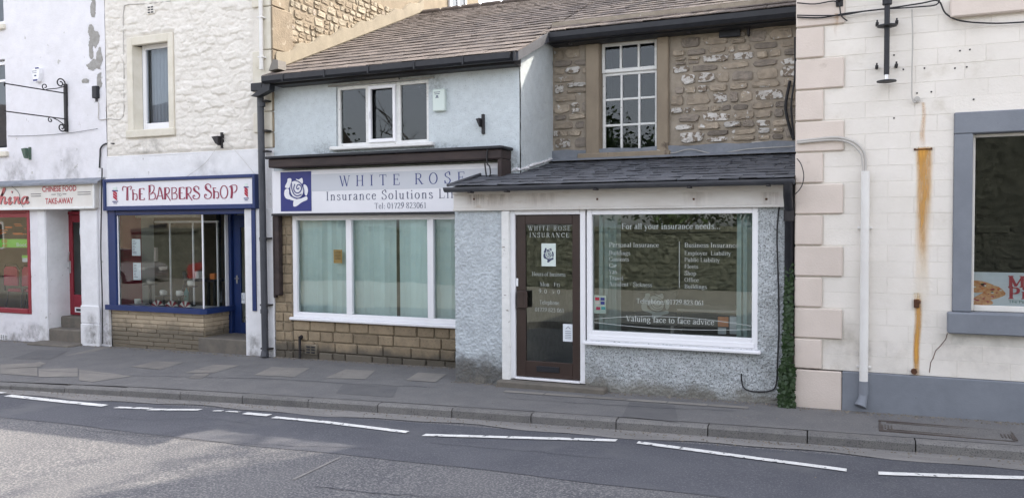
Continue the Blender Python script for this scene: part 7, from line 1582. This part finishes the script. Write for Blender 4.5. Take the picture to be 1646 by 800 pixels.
tree(-9.6, -9.6, 8.6, 2.4, 'tall dark evergreen tree mirrored in the sash window', 9000, 7); tree(-16.8, -9.5, 9.0, 3.2, 'bare spreading tree mirrored in the three light window', 0, 4, True)
tree(-13.2, -8.6, 6.2, 2.0, 'rounded evergreen tree beside the bare tree', 4200, 3); tree(-21.5, -10, 7.5, 2.6, 'leafy tree opposite the takeaway', 3800, 5)
hb_ = T('gritstone_house', 'beige gritstone house across the street from the barbers', 'house', (-29, -8, 0)); B().box(-36, -23, -13, -6.9, -.3, 5.6).part('wall', 'mortar', hb_)
B().prism([(-13.4, 5.5), (-6.6, 5.5), (-10, 8.2)], -36.2, -22.8, 'x').part('roof', 'slate', hb_)
for xx in (-34, -31, -27, -24.8): w__ = B().box(xx - .5, xx + .5, -6.9, -6.84, 3.2, 4.6, .01).part('window', 'flaky', hb_); B().box(xx - .42, xx + .42, -6.84, -6.83, 3.28, 4.52).part('pane', 'carglass', w__)
for xx in (-33.2, -25.6): w__ = B().box(xx - .6, xx + .6, -6.9, -6.84, .8, 2.3, .01).part('window', 'flaky', hb_); B().box(xx - .5, xx + .5, -6.84, -6.83, .9, 2.2).part('pane', 'carglass', w__)
B().box(-29.7, -28.6, -6.9, -6.83, -.1, 2.1, .01).part('door', 'black', hb_)
def car(x, y, m, label):
    z = gx(x) - .16; t = T('parked_car', label, 'car', (x, y, z), 'cars parked on the far side of the street')
    prof = [(-2.05, .28), (-2.1, .62), (-1.95, .82), (-1.5, .9), (-1.05, .95), (1.0, .95), (1.75, .86), (2.05, .7), (2.1, .45), (2.02, .28), (1.6, .22), (-1.6, .22)]
    b = B(); b.prism([(x + u_, z + v_) for u_, v_ in prof], y - .84, y + .84); b.part('body', m, t)
    b = B(); n0 = 0; lo = [(-1.5, .9), (1.05, .94)]; up = [(-1.15, 1.40), (.35, 1.42)]
    V = [(x - 1.6, y - .8, z + .9), (x + 1.15, y - .8, z + .93), (x + 1.15, y + .8, z + .93), (x - 1.6, y + .8, z + .9), (x - 1.15, y - .62, z + 1.38), (x + .35, y - .62, z + 1.40), (x + .35, y + .62, z + 1.40), (x - 1.15, y + .62, z + 1.38)]
    b.v = V; b.f = [(0, 1, 5, 4), (1, 2, 6, 5), (2, 3, 7, 6), (3, 0, 4, 7)]; b.part('window', 'carglass', t); B().box(x - 1.2, x + .4, y - .64, y + .64, z + 1.38, z + 1.44, .03).part('roof', m, t)
    for sx in (-.4,): B().box(x + sx - .03, x + sx + .03, y - .79, y + .79, z + .92, z + 1.39).part('pillar', m, t)
    for sx in (-1.28, 1.28):
        for sy in (-1, 1): w_ = B().cyl((x + sx, y + sy * .72, z + .31), (x + sx, y + sy * .87, z + .31), .31, 18).part('wheel', 'tyre', t); B().cyl((x + sx, y + sy * .872, z + .31), (x + sx, y + sy * .885, z + .31), .19, 12).part('rim', 'chrome', w_)
    for sy in (-.6, .6): B().box(x + 2.0, x + 2.09, y + sy - .16, y + sy + .16, z + .6, z + .72, .02).part('headlight', 'mug', t)
car(-27.6, -3.2, 'silver', 'silver hatchback parked opposite, seen in the barbers window'); car(-22.6, -4.9, 'redcar', 'red hatchback parked by the boundary wall beyond the silver one')

bn = T('stone_barn', 'tall dark stone barn across the street, mirrored in the pizza window', 'barn', (6, -8, 0)); B().box(1.2, 14, -13, -6.6, -.3, 6.2).part('wall', 'drystone', bn)
wall_sheet(bn, 'stone_face', 'drystone', 1.2, 14, -.2, 6.2, -6.6, (), .06, dws(.42, .20, 14))
B().prism([(-13.4, 6.1), (-6.2, 6.1), (-9.8, 9.2)], 1.0, 14.2, 'x').part('roof', 'slateb', bn)

tree(-.6, 16.9, 20.0, 3.2, 'tall tree behind the shops, out of the photo, dappling the road', 5200, 23)

t_ = T('terrace_row', 'long gritstone terrace far down the other side of the street', 'terrace', (-52, -8, 0)); B().box(-70, -38, -14, -7.2, -.5, 6.2).part('wall', 'gabm', t_); B().prism([(-14.4, 6.1), (-6.9, 6.1), (-10.6, 9)], -70.2, -37.8, 'x').part('roof', 'slate', t_)
for k in range(8):
    for z_ in (.9, 3.6): w__ = B().box(-68 + k * 3.8, -66.8 + k * 3.8, -7.2, -7.15, z_, z_ + 1.4).part('window', 'flaky', t_); B().box(-67.9 + k * 3.8, -66.9 + k * 3.8, -7.15, -7.14, z_ + .1, z_ + 1.3).part('pane', 'carglass', w__)

nb = T('neighbour_house', 'plain rendered house adjoining the takeaway beyond the left edge', 'house', (-20.5, 10.1, -.2)); B().box(-25, -16.51, 10.12, 17, -.5, 7.6).part('wall', 'creamsm', nb); B().prism([(9.8, 7.5), (17.3, 7.5), (13.5, 9.8)], -25.1, -16.45, 'x').part('roof', 'slate', nb)
for x_, z_ in ((-23.4, 1.0), (-19.6, 1.0), (-23.4, 4.2), (-19.6, 4.2)): w__ = B().box(x_, x_ + 1.2, 10.06, 10.12, z_, z_ + 1.5, .01).part('window', 'flaky', nb); B().box(x_ + .08, x_ + 1.12, 10.05, 10.06, z_ + .08, z_ + 1.42).part('pane', 'carglass', w__)
B().box(-21.9, -20.9, 10.05, 10.12, -.15, 2.0, .01).part('door', 'bluep', nb)
